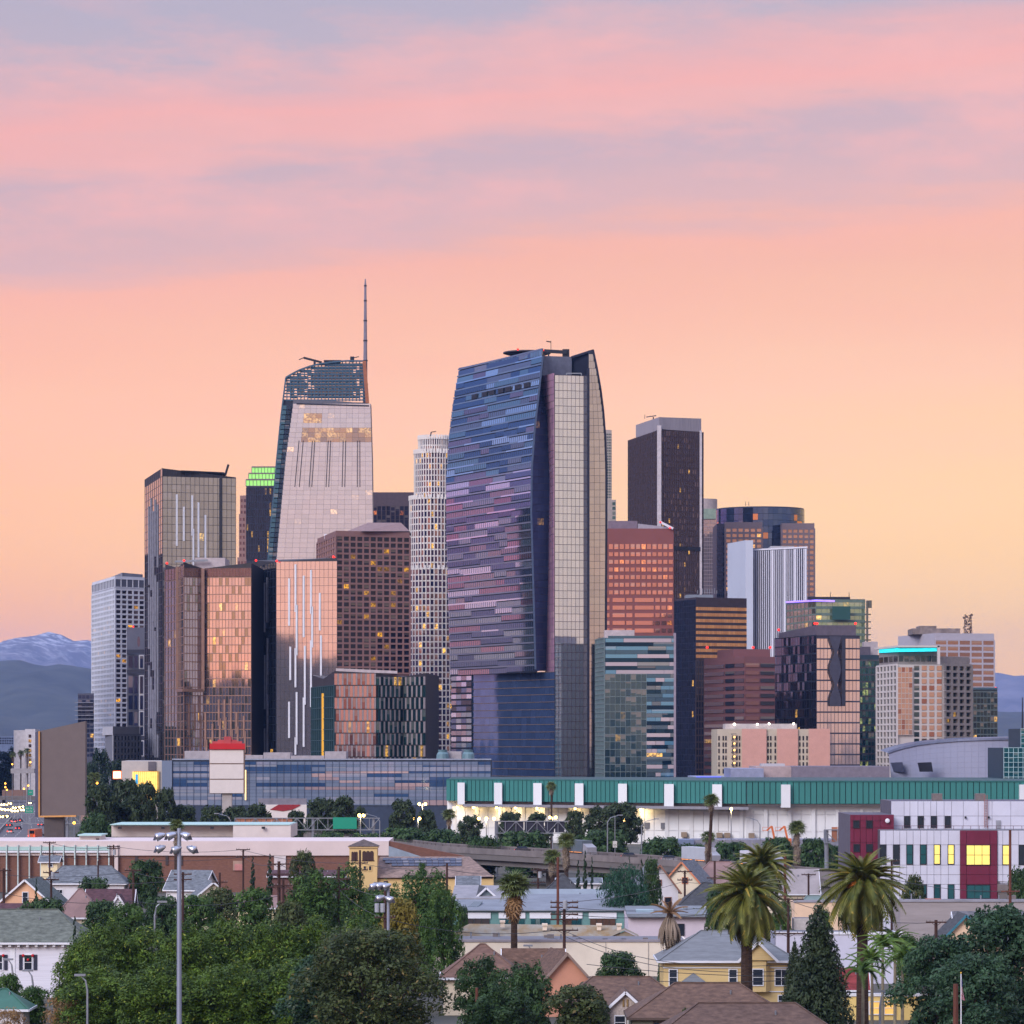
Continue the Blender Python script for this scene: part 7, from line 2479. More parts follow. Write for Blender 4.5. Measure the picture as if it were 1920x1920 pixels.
def houses():
    g1, g2 = ROOF("greygreen", (96, 106, 104)), ROOF("slate", (118, 124, 130))
    br, mr, dk = ROOF("brown", (122, 92, 76)), ROOF("maroon", (94, 66, 72)), ROOF("dark", (78, 80, 84))
    cof = ROOF("coffee", (112, 86, 72))
    peach, white, cream, yel = STUC("peach", (226, 178, 142)), STUC("white", (214, 212, 216)), STUC("ivory", (222, 208, 182)), M("siding_yellow", (216, 190, 134), 0.8, var=0.05, scale=2.0, stretch=(0.2, 0.2, 4))
    coral = STUC("coral", (206, 148, 122))
    W1 = lambda *a: ("f",) + a
    H = house
    H("peach gable house with grey green roof at the left edge", 62, 600, 9.5, 11, 5.2, 9.3, "gy", peach, g1, rz=-6, wins=(W1(0, 6.3, 0.9, 1.7),), over=0.6).done()
    H("long grey roofed white house behind the peach gable house", 163, 690, 16, 9, 5.0, 8.4, "hip", white, g2, wins=(W1(-5, 3, 1.2, 1.4), W1(0, 3, 1.2, 1.4), W1(5, 3, 1.2, 1.4))).done()
    H("cream dormer house with flat top left of the long grey roof", 95, 705, 3.4, 5, 8.8, 9.8, "gx", STUC("lemon", (236, 220, 178)), g2, wins=(W1(0.3, 8.2, 0.8, 0.9),)).done()
    H("brown hip roofed house under the trees on the left", 151, 570, 7, 7, 4.2, 8.8, "hip", cream, br, hip=0.1).done()
    H("maroon roofed house with small white gable on the left", 208, 580, 7.5, 6.5, 5.2, 8.2, "gx", white, mr).done()
    H("small white front gable beside the maroon roof", 224, 574, 2.6, 4, 5.6, 7.6, "gy", white, mr, over=0.3, vent=False).done()
    H("low maroon roofed cottage at the left edge", 22, 545, 8, 7, 4.8, 7.4, "gx", cream, mr, wins=()).done()
    T = H("white clapboard house with dark shutters and red bow garlands", 40, 450, 18, 12, 7.2, 11.2, "hip", M("clapboard_white", (222, 222, 232), 0.8, var=0.08, scale=3.0, stretch=(0.05, 0.05, 3.0)), ROOF("moss", (112, 118, 108)), wins=(W1(-2.1, 4.6, 0.95, 1.9), W1(1.75, 4.6, 0.95, 1.9)), over=0.7)
    for i in range(16):
        T.part("cornice_block", MB().box(-8.8 + i * 1.15, -8.45 + i * 1.15, -6.6, -6.02, 6.65, 6.95), WHITE)
    for u in (-2.1, 1.75):
        for s in (-1, 1):
            T.part("shutter", MB().box(u + s * 0.95 - 0.22, u + s * 0.95 + 0.22, -6.1, -6.0, 3.6, 5.6), M("shutter_navy", (44, 48, 66)))
            T.part("red_bow", MB().ball((u + s * 0.62, -6.15, 5.5), 0.2, 8, 5), M("bow_red", (196, 30, 44), 0.5))
        T.part("red_bow", MB().ball((u, -6.15, 4.95), 0.18, 8, 5), M("bow_red", (196, 30, 44)))
        T.part("garland", MB().tube([(u - 0.6, -6.12, 5.45), (u, -6.12, 5.0), (u + 0.6, -6.12, 5.45)], 0.07, 6), M("garland_green", (40, 80, 50)))
    T.part("corner_board", MB().box(-0.55, 0.05, -6.08, -6.0, 0, 6.6), WHITE)
    T.part("roof_trim", MB().bar((-6, 1.5, 10.2), (5.5, 1.5, 10.2), 0.2), M("gutter_mint", (180, 206, 208)))
    T.done()
    H("green roofed shelter in the lower left corner", 8, 385, 5, 5, 3.3, 5.4, "hip", white, M("roof_greenmetal", (62, 108, 92), 0.6), hip=0.1, over=0.7).done()
    H("pale blue grey roofed house left of the stadium light", 360, 640, 7, 9, 6.0, 9.2, "gx", white, g2, rz=-14).done()
    H("tan gabled house half hidden by trees below the brick building", 395, 610, 7, 7, 5.5, 8.4, "gy", cream, g2, rz=12).done()
    H("maroon flat roofed store under the brick building", 590, 700, 18, 8, 6.0, 7.0, "gx", M("brick_dark", (112, 80, 74), 0.9, scale=2), mr).done()
    H("yellow dormer house in the tree tops left of the church", 470, 560, 8, 6, 6.4, 8.0, "gx", STUC("lemon", (236, 220, 178)), br, wins=(W1(-2.6, 6.4, 1.0, 1.1), W1(-0.6, 6.4, 1.0, 1.1), W1(1.8, 6.4, 1.0, 1.1))).done()
    # centre
    H("white dormer tower house in front of the church roof", 878, 575, 3.2, 5, 9.4, 10.6, "gx", white, g2, wins=(W1(0, 8.6, 2.0, 1.2, M("louvre_brown", (92, 80, 72))),)).done()
    H("dark gable house between the workshop and the fan palm", 905, 568, 6.5, 8, 6.2, 9.2, "gy", STUC("bluegrey", (124, 142, 150)), dk, rz=8).done()
    H("dark hip roofed house behind the tall wooden pole", 1055, 600, 9, 9, 5.6, 10.0, "hip", cream, dk, hip=0.05).done()
    H("grey flat roofed house between the fan palm and the round pine", 1065, 570, 13, 9, 6.2, 8.6, "gx", white, M("roof_bluegrey", (136, 146, 154), 0.9, var=0.08)).done()
    H("white wall store under the viaduct left of the thin cypresses", 1085, 660, 8, 6, 6.2, 7.0, "gx", white, g2).done()
    H("white gable house with grey roof right of the round pine", 1225, 620, 7, 10, 6.6, 11.2, "gy", white, g2, rz=10, trim=M("trim_rust", (150, 110, 92)), wins=(W1(0, 8.0, 0.7, 0.9), W1(-2, 4.4, 1.1, 1.8), W1(1.6, 4.4, 1.1, 1.8))).done()
    H("cream gable house with orange trimmed attic window", 1290, 640, 8, 10, 6.6, 11.0, "gy", cream, g2, rz=-16, trim=M("trim_orange", (206, 132, 96)), wins=(W1(0.6, 7.6, 1.0, 1.0),)).done()
    H("ivory house with charcoal hip roof behind the big date palm", 1325, 585, 9.5, 9, 5.4, 9.2, "hip", cream, dk, wins=(W1(-4.0, 3.7, 1.2, 1.9), W1(-1.0, 3.7, 1.2, 1.9), W1(2.8, 3.7, 1.2, 1.9)), hip=0.1).done()
    H("brown roofed house under the viaduct behind the date palms", 1350, 650, 12, 9, 6.4, 10.6, "hip", cream, br, hip=0.1).done()
    H("grey roofed house below the skirted palm", 1480, 640, 10, 8, 5.4, 9.4, "gx", cream, M("roof_pinkgrey", (160, 152, 152), 0.9)).done()
    H("teal grey roofed bungalow between the two date palms", 1525, 545, 10, 9, 4.8, 8.8, "hip", STUC("buff", (226, 196, 166)), M("roof_tealgrey", (118, 136, 134), 0.9, var=0.1), hip=0.1).done()
    # near
    H("brown shingled house behind the dark trees at centre", 905, 420, 9.5, 10, 4.6, 8.4, "hip", cream, ROOF("shingle", (124, 96, 82), (92, 70, 62)), hip=0.1).done()
    H("coral gable house with brown roof at the foot of the pole", 1048, 418, 5.8, 10, 4.4, 7.6, "gy", coral, cof, rz=10, trim=M("trim_taupe", (150, 130, 120))).done()
    H("brown roof wing behind the coral gable", 1000, 428, 7, 6, 4.2, 7.2, "gx", coral, cof).done()
    sh = ROOF("shake", (114, 90, 76), (80, 62, 54))
    tb = M("trim_brown", (92, 76, 68), 0.8)
    T = H("brown shake roof bungalow along the bottom centre", 1165, 396, 13, 9, 3.4, 6.0, "hip", STUC("taupe", (176, 160, 150)), sh, wins=(), trim=tb)
    T.done()
    T = H("pale shingled gable with two brown vents at bottom centre", 1171, 388, 4.6, 6, 2.9, 5.0, "gy", M("wall_shingle", (196, 182, 172), 0.9, var=0.2, scale=5), sh, over=0.4, vent=False, wins=(W1(-0.6, 1.6, 1.1, 1.4), W1(0.9, 1.6, 1.1, 1.4)))
    for s in (-0.22, 0.22):
        T.part("gable_vent", MB().box(s - 0.1, s + 0.1, -3.12, -3.0, 3.4, 4.2), M("vent_tan", (146, 118, 74)))
    T.done()
    H("large brown hip roofed house across the bottom right of centre", 1325, 380, 17, 11, 3.0, 6.4, "hip", STUC("olive", (128, 128, 112)), sh, hip=0.1, trim=tb, wins=(W1(-5.5, 1.7, 1.2, 1.5), W1(-3.2, 1.7, 0.9, 1.5, EMIT("lamp_window", (250, 170, 70), 0.4)))).done()
    H("nearest brown roof slope at the bottom edge", 1400, 352, 19, 10, 3.0, 6.3, "hip", STUC("olive", (128, 128, 112)), ROOF("shake_near", (104, 84, 74), (74, 58, 52)), hip=0.1, trim=tb).done()
    T = H("yellow two-storey house with grey hip roof and white trim", 1360, 428, 16, 11, 6.2, 9.6, "hip", yel, M("roof_slategrey", (122, 126, 130), 0.92, var=0.14, scale=1.6, stretch=(0.35, 0.35, 3.2)), wins=(W1(-6.8, 4.1, 0.9, 1.9), W1(0.6, 4.1, 0.9, 1.9), W1(6.6, 4.1, 1.5, 1.9), W1(-4.4, 2.3, 1.8, 0.9), W1(6.9, 1.2, 1.3, 1.3)), over=0.7, hip=0.1)
    T.part("belt_trim", MB().box(-8.05, 8.05, -5.62, -5.5, 5.25, 5.4).box(-8.05, 8.05, -5.62, -5.5, 2.3, 2.42), WHITE)
    T.part("bay_wall", MB().prism([(2.0, -5.5), (2.6, -6.6), (4.6, -6.6), (5.2, -5.5)], 2.4, 6.2), yel)
    window(T, (3.6, -6.62, 4.2), (1, 0, 0), 1.2, 1.9, WHITE, WIN)
    gb = MB()
    gb.face([(1.5, -6.8, 6.3), (5.7, -6.8, 6.3), (3.6, -6.8, 8.3)])
    T.part("gable_wall", gb, yel)
    for s in (-1, 1):
        sb = MB()
        q = [Vector((3.6 + s * 2.5, -7.1, 6.1)), Vector((3.6, -7.1, 8.55)), Vector((3.6, -1.5, 8.55)), Vector((3.6 + s * 2.5, -3.5, 6.1))]
        sb.face(q if s > 0 else q[::-1])
        T.part("gable_roof", sb, MATS["roof_slategrey"])
        T.part("gable_trim", MB().bar(q[0] + Vector((0, -0.05, 0)), q[1] + Vector((0, -0.05, 0)), 0.1, 0.3), WHITE)
    pr = MB()
    for a, b in (((-6.2, -7.2), (-2.4, -7.2)), ((-2.4, -7.2), (-2.4, -5.4)), ((-6.2, -5.4), (-6.2, -7.2))):
        pr.face([(a[0], a[1], 3.3), (b[0], b[1], 3.3), (-4.3, -5.7, 4.7)])
    T.part("porch_roof", pr, MATS["roof_slategrey"])
    T.done()
    T = H("teal trimmed gable house half hidden by the dark trees at right", 1803, 470, 6.2, 9, 6.4, 9.6, "gy", STUC("buff", (226, 196, 166)), dk, rz=0, trim=M("trim_teal", (58, 122, 140)), wins=(W1(0, 5.0, 1.2, 1.4),))
    T.done()
    H("dark grey roof wing running right from the teal trimmed gable", 1865, 474, 11, 8, 6.2, 9.6, "gx", STUC("buff", (226, 196, 166)), ROOF("pepper", (112, 112, 118))).done()
    T = flat_block("garage", "lavender white garage right of the big date palm trunk", "garage", 1455, 1690, 1752, 470, 10, STUC("lavender", (202, 202, 218)), WHITE)
    T.done()
    T = flat_block("block_wall", "pale concrete block wall left of the cone cypress", "wall", 1488, 1545, 1722, 500, 3, M("block_pale", (186, 180, 176), 0.9, scale=2, var=0.1))
    T.done()
    T = flat_block("shop", "buff wall shop behind the cone cypress tip", "shop", 1490, 1580, 1692, 530, 8, STUC("buff", (226, 196, 166)), M("coping_grey", (150, 150, 160)))
    T.done()
    H("red roofed hut beside the cone cypress", 1596, 415, 3.2, 4, 3.6, 5.6, "gx", white, ROOF("red", (150, 66, 66))).done()
    T = flat_block("lit_house", "yellow lit house wall behind the slender palms", "house", 1575, 1860, 1868, 408, 6, STUC("warm", (232, 204, 130)), WHITE)
    for x in (1640, 1668, 1790):
        window(T, P(x, 1890, 407.9), (1, 0, 0), 1.2, 1.4, WHITE, EMIT("porch_lit", (240, 190, 100), 0.4))
    glow(T, P(1720, 1880, 402), 120)
    T.done()
    # white block on the left hill
    T = Thing("hill_building", "white windowed block on the hill left of the billboard", "building", Q(45, 2100))
    D = 2100.0
    T.part("wall", MB().box(PX(47, D), PX(66, D), D, D + 20, 0, PZ(1367, D)).box(PX(24, D), PX(47, D), D + 4, D + 20, 0, PZ(1369, D)), M("hill_white", (206, 202, 206)))
    for j in range(8):
        T.pane(P(56, 1380 + j * 9, D - 0.1), (1, 0, 0), Z1, 1.6, 1.8, 0.3, GLASS("hill_lit", (120, 100, 80), (80, 76, 80), lit=0.5, les=0.8))
    T.done()
    T = Thing("apartment_block", "long blue grey apartment block on the hill at the left edge", "apartment block", Q(10, 2300))
    D = 2300.0
    A, C = Q(-40, D), Q(47, D)
    body(T, [A, C, C + Vector((0, 20, 0)), A + Vector((0, 20, 0))], 0, PZ(1381, D), M("apartment_blue", (110, 124, 156), 0.8))
    facade(T, A, C, PZ(1396, D), PZ(1382, D), 20, 3, MATS["navy_glass"], None, 0.4, 0.4, single=False)
    T.done()
    T = Thing("office_block", "dark louvred office block behind the billboard's right shoulder", "office block", Q(158, 2050))
    D = 2050.0
    body(T, [Q(146, D), Q(176, D), Q(176, D + 30), Q(146, D + 30)], 0, PZ(1300, D), M("louvre_block", (74, 76, 92), 0.6))
    facade(T, Q(146, D), Q(176, D), PZ(1420, D), PZ(1302, D), 4, 13, GLASS("louvre_glass", (76, 84, 112), (54, 60, 84), metal=0.6, lit=0.04), None, 0.15, 0.3)
    for y in (1317, 1325, 1332, 1341, 1348):
        T.part("sun_shade", MB().box(PX(141, D), PX(176, D), D - 2, D - 0.5, PZ(y + 1, D), PZ(y, D)), M("shade_grey", (140, 142, 154)))
    T.done()


for x, y, D, lab in ((2010, 1760, 400, "dark house block just past the right edge"),):
    house(lab, x, D, 12, 9, 4.2, 7.4, "hip", STUC("buff", (226, 196, 166)), ROOF("pepper", (112, 112, 118))).done()
crimson_building()
brick_building()
church()
industrial()
houses()

# ================================================================ PLANTS
NPR = np.random.default_rng(5)


def leaf_mesh(name, lobes, n, leaf, mat, up=0.2, shell=0.7, jit=0.8, tuft=0.0, aspect=0.5, seed=0):
    """crown of loose leaf-sized faces spread through lobes (x, y, z, rx, rz)"""
    g = np.random.default_rng(seed)
    L = np.array(lobes, float)
    wt = L[:, 3] * L[:, 3] + L[:, 3] * L[:, 4]
    idx = g.choice(len(L), n, p=wt / wt.sum())
    d = g.normal(size=(n, 3))
    d /= np.linalg.norm(d, axis=1)[:, None]
    d[:, 2] = np.where(d[:, 2] < -0.5, -d[:, 2] * 0.6, d[:, 2])
    r = shell + (1 - shell) * g.random(n) ** 0.6
    r *= 1 + 0.12 * np.sin(d[:, 0] * 9 + idx) * np.cos(d[:, 2] * 7 + idx * 2)
    rad3 = np.stack([L[idx, 3], L[idx, 3], L[idx, 4]], 1)
    c = L[idx, :3] + d * rad3 * r[:, None]
    nrm = d + g.normal(size=(n, 3)) * jit * 0.5
    nrm[:, 2] += up
    nrm /= np.linalg.norm(nrm, axis=1)[:, None]
    t = g.normal(size=(n, 3))
    t[:, 2] += tuft
    t += d * tuft * 0.6
    t -= nrm * np.sum(t * nrm, 1)[:, None]
    t /= np.linalg.norm(t, axis=1)[:, None] + 1e-9
    s = np.cross(nrm, t)
    ln = leaf * (0.45 + 1.3 * g.random(n) ** 2)[:, None]
    V = np.stack([c - t * ln * 0.5, c + s * ln * aspect * 0.5, c + t * ln * 0.6, c - s * ln * aspect * 0.5], 1).reshape(-1, 3)
    F4 = np.arange(4 * n).reshape(n, 4)
    me = mesh_np(name, V, F4)
    me.materials.append(mat)
    return me


def lobes_round(g, h, w, k, base=0.25, lob=0.34, flat=1.0):
    out = []
    for i in range(k):
        f = (i + 0.5) / k
        a = i * 2.39996
        zz = h * (base + (1 - base) * f)
        prof = math.sin(math.pi * min(0.97, 0.12 + 0.82 * f)) ** 0.6
        rr = w * 0.5 * prof * (0.35 + 0.65 * g.random()) * 0.75
        r0 = w * lob * (0.7 + 0.5 * g.random()) * (1 - 0.3 * f)
        out.append((rr * math.cos(a), rr * math.sin(a), min(zz, h - r0 * flat * 0.85), r0, r0 * flat))
    return out


def lobes_tuft(g, h, w, k):
    """many narrow upright lobes: pointed shoots over a dense mass"""
    out = [(0, 0, h * 0.42, w * 0.3, h * 0.32)]
    for i in range(k):
        a = i * 2.39996
        rr = w * 0.46 * math.sqrt((i + 0.5) / k)
        zt = h * (1.0 - 0.32 * (rr / (w * 0.46)) ** 2 - 0.1 * g.random())
        hh = h * (0.10 + 0.09 * g.random())
        out.append((rr * math.cos(a), rr * math.sin(a), zt - hh, w * 0.11 * (0.8 + 0.5 * g.random()), hh))
        out.append((rr * math.cos(a) * 1.02, rr * math.sin(a) * 1.02, zt - hh * (2.2 + g.random()), w * 0.13, hh * 1.1))
        out.append((rr * math.cos(a + 0.3) * 1.03, rr * math.sin(a + 0.3) * 1.03, zt - hh * (3.6 + g.random()), w * 0.13, hh * 1.1))
    return out


def lobes_cone(g, h, w, k, p=1.0, base=0.02):
    out = []
    for i in range(k):
        f = (i / k)
        a = i * 2.39996
        z = h * (base + (0.97 - base) * f)
        R = w * 0.5 * (1 - f) ** p * (0.55 + 0.45 * min(1, f * 6 + 0.4))
        r0 = max(w * 0.05, R * 0.42)
        out.append(((R - r0 * 0.7) * math.cos(a), (R - r0 * 0.7) * math.sin(a), z, r0, r0 * 1.7))
        if i % 3 == 0:
            out.append((0, 0, z, R * 0.7, R * 0.8 + h * 0.02))
    return out


BARK = M("bark_brown", (86, 70, 58), 0.95, var=0.3, scale=3.0, stretch=(1, 1, 0.3))
SPECIES = {}


def species(key, h, w, lobes, n, leaf, mat, trunk=True, tr=0.3, **kw):
    crown = leaf_mesh("crown_" + key, lobes, n, leaf, mat, **kw)
    tb = MB()
    if trunk:
        tb.tube([(0, 0, -0.3), (0.1, 0, h * 0.2), (0.25, 0.1, h * 0.45), (0.1, 0, h * 0.75)], [tr * 1.3, tr, tr * 0.75, tr * 0.25], 8)
        g = random.Random(len(key))
        for L in lobes[:: max(1, len(lobes) // 9)]:
            z0 = h * g.uniform(0.18, 0.4)
            m = Vector((L[0] * 0.5, L[1] * 0.5, (z0 + L[2]) * 0.52))
            tb.tube([(0.1, 0, z0), m, Vector(L[:3])], [tr * 0.55, tr * 0.35, tr * 0.12], 6)
    else:
        tb.tube([(0, 0, -0.3), (0, 0, h * 0.5)], [tr, tr * 0.5], 6)
    SPECIES[key] = (crown, tb.mesh("trunk_" + key, BARK), h, w)


def tree(key, label, x, yt, D, wpx, rz=0.0, name="tree", group=None, z0=0.0, hf=1.0):
    crown, trunk, h, w = SPECIES[key]
    T = Thing(name, label, "tree" if name != "bush" else "bush", (PX(x, D), D, z0), rad(rz), group, world=False)
    H = (PZ(yt, D) - z0) * hf
    s = wpx * D / FPX / w
    T.o.scale = (s, s, H / h)
    T.use("trunk", trunk)
    T.use("crown", crown)
    return T


def make_species():
    g = np.random.default_rng(3)
    bright = LEAF("leaf_bright", (18, 42, 14), (98, 126, 40), c=(146, 156, 60), trans=0.2)
    mid = LEAF("leaf_mid", (30, 58, 26), (86, 116, 50), trans=0.25)
    dark = LEAF("leaf_dark", (28, 50, 30), (74, 102, 54), trans=0.25)
    olive = LEAF("leaf_olive", (36, 50, 28), (84, 96, 52), c=(118, 104, 62), trans=0.2)
    bottle = LEAF("leaf_bottle", (26, 50, 38), (68, 98, 66), c=(90, 104, 84), trans=0.2)
    yell = LEAF("leaf_yellow", (96, 92, 34), (140, 124, 50), trans=0.3)
    rusty = LEAF("leaf_rusty", (120, 96, 62), (160, 126, 84), trans=0.3)
    for i in range(3):
        species("ficus%d" % i, 15, 9, lobes_tuft(g, 15, 9, 30), 42000, 0.32, bright, tuft=1.6, shell=0.75, seed=10 + i, aspect=0.42)
    species("magnolia", 15, 15, lobes_round(g, 15, 15, 34, 0.15, 0.2), 40000, 0.32, olive, seed=21, jit=1.4, shell=0.5)
    species("magnolia2", 13, 11, lobes_round(g, 13, 11, 26, 0.12, 0.2), 26000, 0.36, bottle, seed=22, jit=1.4, shell=0.5)
    species("fern_tree", 11, 8, lobes_tuft(g, 11, 8, 14), 16000, 0.36, dark, tuft=0.4, seed=23, shell=0.55)
    species("shoot", 14, 7, lobes_tuft(g, 14, 7, 16), 16000, 0.38, mid, tuft=1.6, seed=24, aspect=0.4)
    species("oak", 9, 9, lobes_round(g, 9, 9, 20, 0.2, 0.24), 9000, 0.46, dark, seed=25)
    species("oak2", 9, 9, lobes_round(g, 9, 9, 16, 0.1, 0.26), 9000, 0.46, mid, seed=26)
    species("olive", 8, 8, lobes_round(g, 8, 8, 18, 0.2, 0.24), 8000, 0.4, olive, seed=27)
    species("yellow", 9, 8, lobes_round(g, 9, 8, 18, 0.25, 0.24), 9000, 0.4, yell, seed=28)
    species("pine", 10, 10, lobes_tuft(g, 10, 10, 20), 14000, 0.42, LEAF("leaf_pine", (30, 62, 48), (52, 92, 66), trans=0.2), tuft=1.2, seed=29, aspect=0.3)
    species("gum", 16, 14, lobes_round(g, 16, 14, 26, 0.38, 0.15), 7000, 0.8, LEAF("leaf_gum", (38, 54, 38), (70, 84, 52), trans=0.2), seed=30, jit=1.2, shell=0.35)
    species("gum2", 15, 12, lobes_round(g, 15, 12, 20, 0.42, 0.17), 6000, 0.75, MATS["leaf_gum"], seed=31, jit=1.2, shell=0.35)
    species("screen", 9, 12, lobes_round(g, 9, 12, 24, 0.05, 0.2), 7000, 0.7, dark, seed=32, shell=0.5)
    species("column", 9, 1.9, lobes_cone(g, 9, 1.9, 22, 0.55), 5000, 0.3, LEAF("leaf_cypress", (24, 44, 30), (46, 66, 40), trans=0.1), trunk=False, tr=0.2, tuft=1.6, seed=33)
    species("cone", 12, 8, lobes_cone(g, 12, 8, 70, 0.6), 30000, 0.32, LEAF("leaf_cone", (26, 42, 28), (58, 72, 42), trans=0.1), trunk=False, tr=0.4, tuft=0.8, seed=34, shell=0.6)
    species("bare", 6, 8, lobes_round(g, 6, 8, 16, 0.2, 0.2), 3500, 0.28, rusty, seed=35, shell=0.3)
    species("hill", 22, 22, lobes_round(g, 22, 22, 28, 0.05, 0.2), 7000, 1.2, LEAF("leaf_hill", (22, 40, 34), (44, 64, 44), trans=0.15), seed=36, shell=0.5)


def trees():
    F = "row of bright green trees across the lower left"
    for i, (x, yt, D, w, lab) in enumerate(((158, 1745, 388, 120, "leftmost bright green tree in front of the white clapboard house"), (192, 1710, 396, 150, "bright green tree right of the clapboard house roof"), (272, 1722, 398, 140, "bright green tree just left of the stadium light pole"), (352, 1722, 394, 140, "bright green tree just right of the stadium light pole"), (430, 1704, 398, 150, "bright green tree with tall shoots below the cypress pair"), (512, 1712, 396, 140, "bright green tree below the wooden pole cluster"), (592, 1708, 398, 150, "bright green tree left of the second stadium light"), (672, 1702, 400, 140, "bright green tree touching the second stadium light"),
                                            (190, 1800, 372, 170, "dense green tree at the lower left before the bright row"), (300, 1795, 368, 170, "dense green tree low before the stadium pole"), (430, 1790, 370, 170, "dense green tree low in the lower left, right of the stadium pole"), (545, 1785, 372, 160, "dense green tree low beside the olive tree"))):
        tree("ficus%d" % (i % 3), lab, x, yt, D, w, rz=i * 77, group=F)
    tree("magnolia", "large dark olive tree left of centre at the bottom edge", 705, 1742, 345, 320, 20)
    tree("magnolia2", "olive dark tree at the bottom behind the second stadium light", 610, 1790, 350, 200, 140)
    tree("yellow", "yellow olive round tree right of the second stadium light", 752, 1688, 440, 100, 0)
    tree("shoot", "tall dark green tree left of the church tower", 590, 1612, 500, 130, 0)
    tree("shoot", "dark green tree in front of the brick wall's white door", 650, 1600, 520, 90, 60)
    tree("shoot", "dark tree right behind the second stadium light", 725, 1640, 480, 110, 120)
    tree("shoot", "tallest dark green tree before the church's solar roof", 800, 1602, 500, 120, 200)
    tree("shoot", "dark green tree left of the teal workshop", 830, 1640, 470, 80, 260)
    tree("fern_tree", "dark feathery tree covering the brown shingled house", 905, 1772, 385, 110, 0)
    tree("fern_tree", "dark feathery tree left of the coral gable", 985, 1785, 378, 110, 90)
    tree("fern_tree", "low dark tree at bottom before the coral gable", 940, 1830, 360, 130, 200)
    tree("olive", "grey green shrub tree at bottom before the shake bungalow", 1085, 1846, 372, 130, 10)
    tree("oak", "loquat tree in front of the cream warehouse wall", 1160, 1786, 432, 100, 30)
    tree("pine", "round bluish pine before the viaduct", 1172, 1604, 555, 102, 0)
    for i, (x, yt, w, lab) in enumerate(((1084, 1606, 12, "thin cypress left of the tallest thin cypress"), (1097, 1588, 12, "tallest thin cypress before the viaduct"), (1110, 1600, 8, "short thin cypress just left of the round pine"), (1203, 1605, 11, "thin cypress rising behind the round pine's right side"), (1180, 1598, 7, "slim cypress tip over the middle of the round pine"))):
        tree("column", lab, x, yt, 590, w * 1.25, i * 40, name="cypress_tree", group="thin cypresses by the viaduct")
    tree("oak", "round dark tree right of the round pine under the viaduct", 1222, 1612, 600, 40, 0)
    tree("column", "left Italian cypress against the brick wall", 474, 1601, 660, 15, 0, name="cypress_tree")
    tree("column", "right Italian cypress against the brick wall", 506, 1596, 660, 18, 50, name="cypress_tree")
    tree("column", "small dark cypress before the peach gable", 68, 1642, 560, 11, 50, name="cypress_tree")
    tree("olive", "grey leaved tree before the brick wall left of the church", 570, 1595, 640, 60, 0)
    tree("cone", "large dark cone cypress between the two date palms", 1535, 1692, 372, 140, 0, name="cypress_tree")
    tree("cone", "smaller dark cypress at the left foot of the cone cypress", 1490, 1762, 378, 62, 70, name="cypress_tree")
    tree("oak", "green tree half hidden by the front date palm", 1350, 1668, 470, 70, 0)
    tree("oak2", "green tree right of the front date palm's skirt", 1468, 1690, 500, 50, 0)
    tree("oak2", "shrub on the shed roof line right of the dead palm", 1298, 1704, 545, 60, 30)
    tree("magnolia2", "dark leafy tree at the bottom right corner", 1880, 1700, 350, 240, 0)
    tree("magnolia2", "dark leafy tree right of the slender palms", 1760, 1755, 352, 190, 100)
    tree("magnolia2", "dark tree low at right before the flag", 1830, 1790, 340, 210, 200)
    tree("oak", "tree right of the crimson panels at the right edge", 1912, 1630, 540, 60, 0)
    tree("olive", "small tree showing through the right date palm", 1715, 1640, 560, 50, 0)
    for i, (sp, x, yt, D, w, lab) in enumerate((("oak2", 1010, 1680, 590, 34, "small round shrub left of the rusty pole"), ("screen", 950, 1752, 515, 40, "shrub at the cream wall below the skirted fan palm"), ("oak", 1215, 1702, 575, 40, "shrub under the white gable house"), ("olive", 1440, 1712, 520, 40, "shrub behind the big date palm trunk"), ("oak2", 1545, 1704, 515, 30, "bush before the buff shop wall"), ("screen", 1345, 1760, 480, 60, "hedge behind the yellow house roof"), ("oak", 1245, 1800, 450, 30, "small tree left of the yellow house"), ("oak2", 1120, 1868, 384, 50, "low green bush before the shingled gable"), ("olive", 1290, 1890, 372, 44, "potted shrub mass at the brown roof's eave"), ("oak", 868, 1700, 540, 26, "small tree at the workshop's left end"), ("screen", 700, 1664, 570, 40, "shrub under the church tower"), ("oak2", 1700, 1752, 455, 60, "leafy shrub before the grey block wall"))):
        tree(sp, lab, x, yt, D, w, i * 60)
    # left neighbourhood greens
    for i, (sp, x, yt, D, w, lab) in enumerate((("screen", 85, 1684, 520, 110, "dark shrub mass under the peach gable"), ("oak", 190, 1690, 520, 90, "dark tree below the maroon roof"), ("oak2", 240, 1694, 510, 90, "green tree between maroon roof and stadium pole"), ("oak", 305, 1682, 530, 90, "dark green tree left of the stadium pole"), ("screen", 273, 1612, 690, 75, "clipped dark tree before the brick wall"), ("oak2", 365, 1678, 520, 100, "green tree right of the stadium pole"), ("olive", 415, 1664, 540, 80, "brownish tree below the left Italian cypress"), ("oak2", 480, 1666, 520, 100, "green tree below the cypress pair"), ("screen", 175, 1645, 600, 70, "hedge-like trees behind the brown hip roof"), ("oak2", 18, 1826, 400, 60, "shrubby tree at the left edge by the green roof"), ("oak2", 62, 1850, 392, 70, "green shrub at the foot of the clapboard house"), ("bare", 130, 1868, 372, 130, "brown thinly leaved shrub at bottom left"), ("bare", 20, 1890, 360, 80, "brown shrub in the bottom left corner"), ("olive", 545, 1690, 460, 90, "low bushy tree among wires left of the second stadium light"), ("column", 140, 1710, 420, 16, "dark narrow cypress right of the clapboard roof"))):
        tree(sp, lab, x, yt, D, w, i * 50)
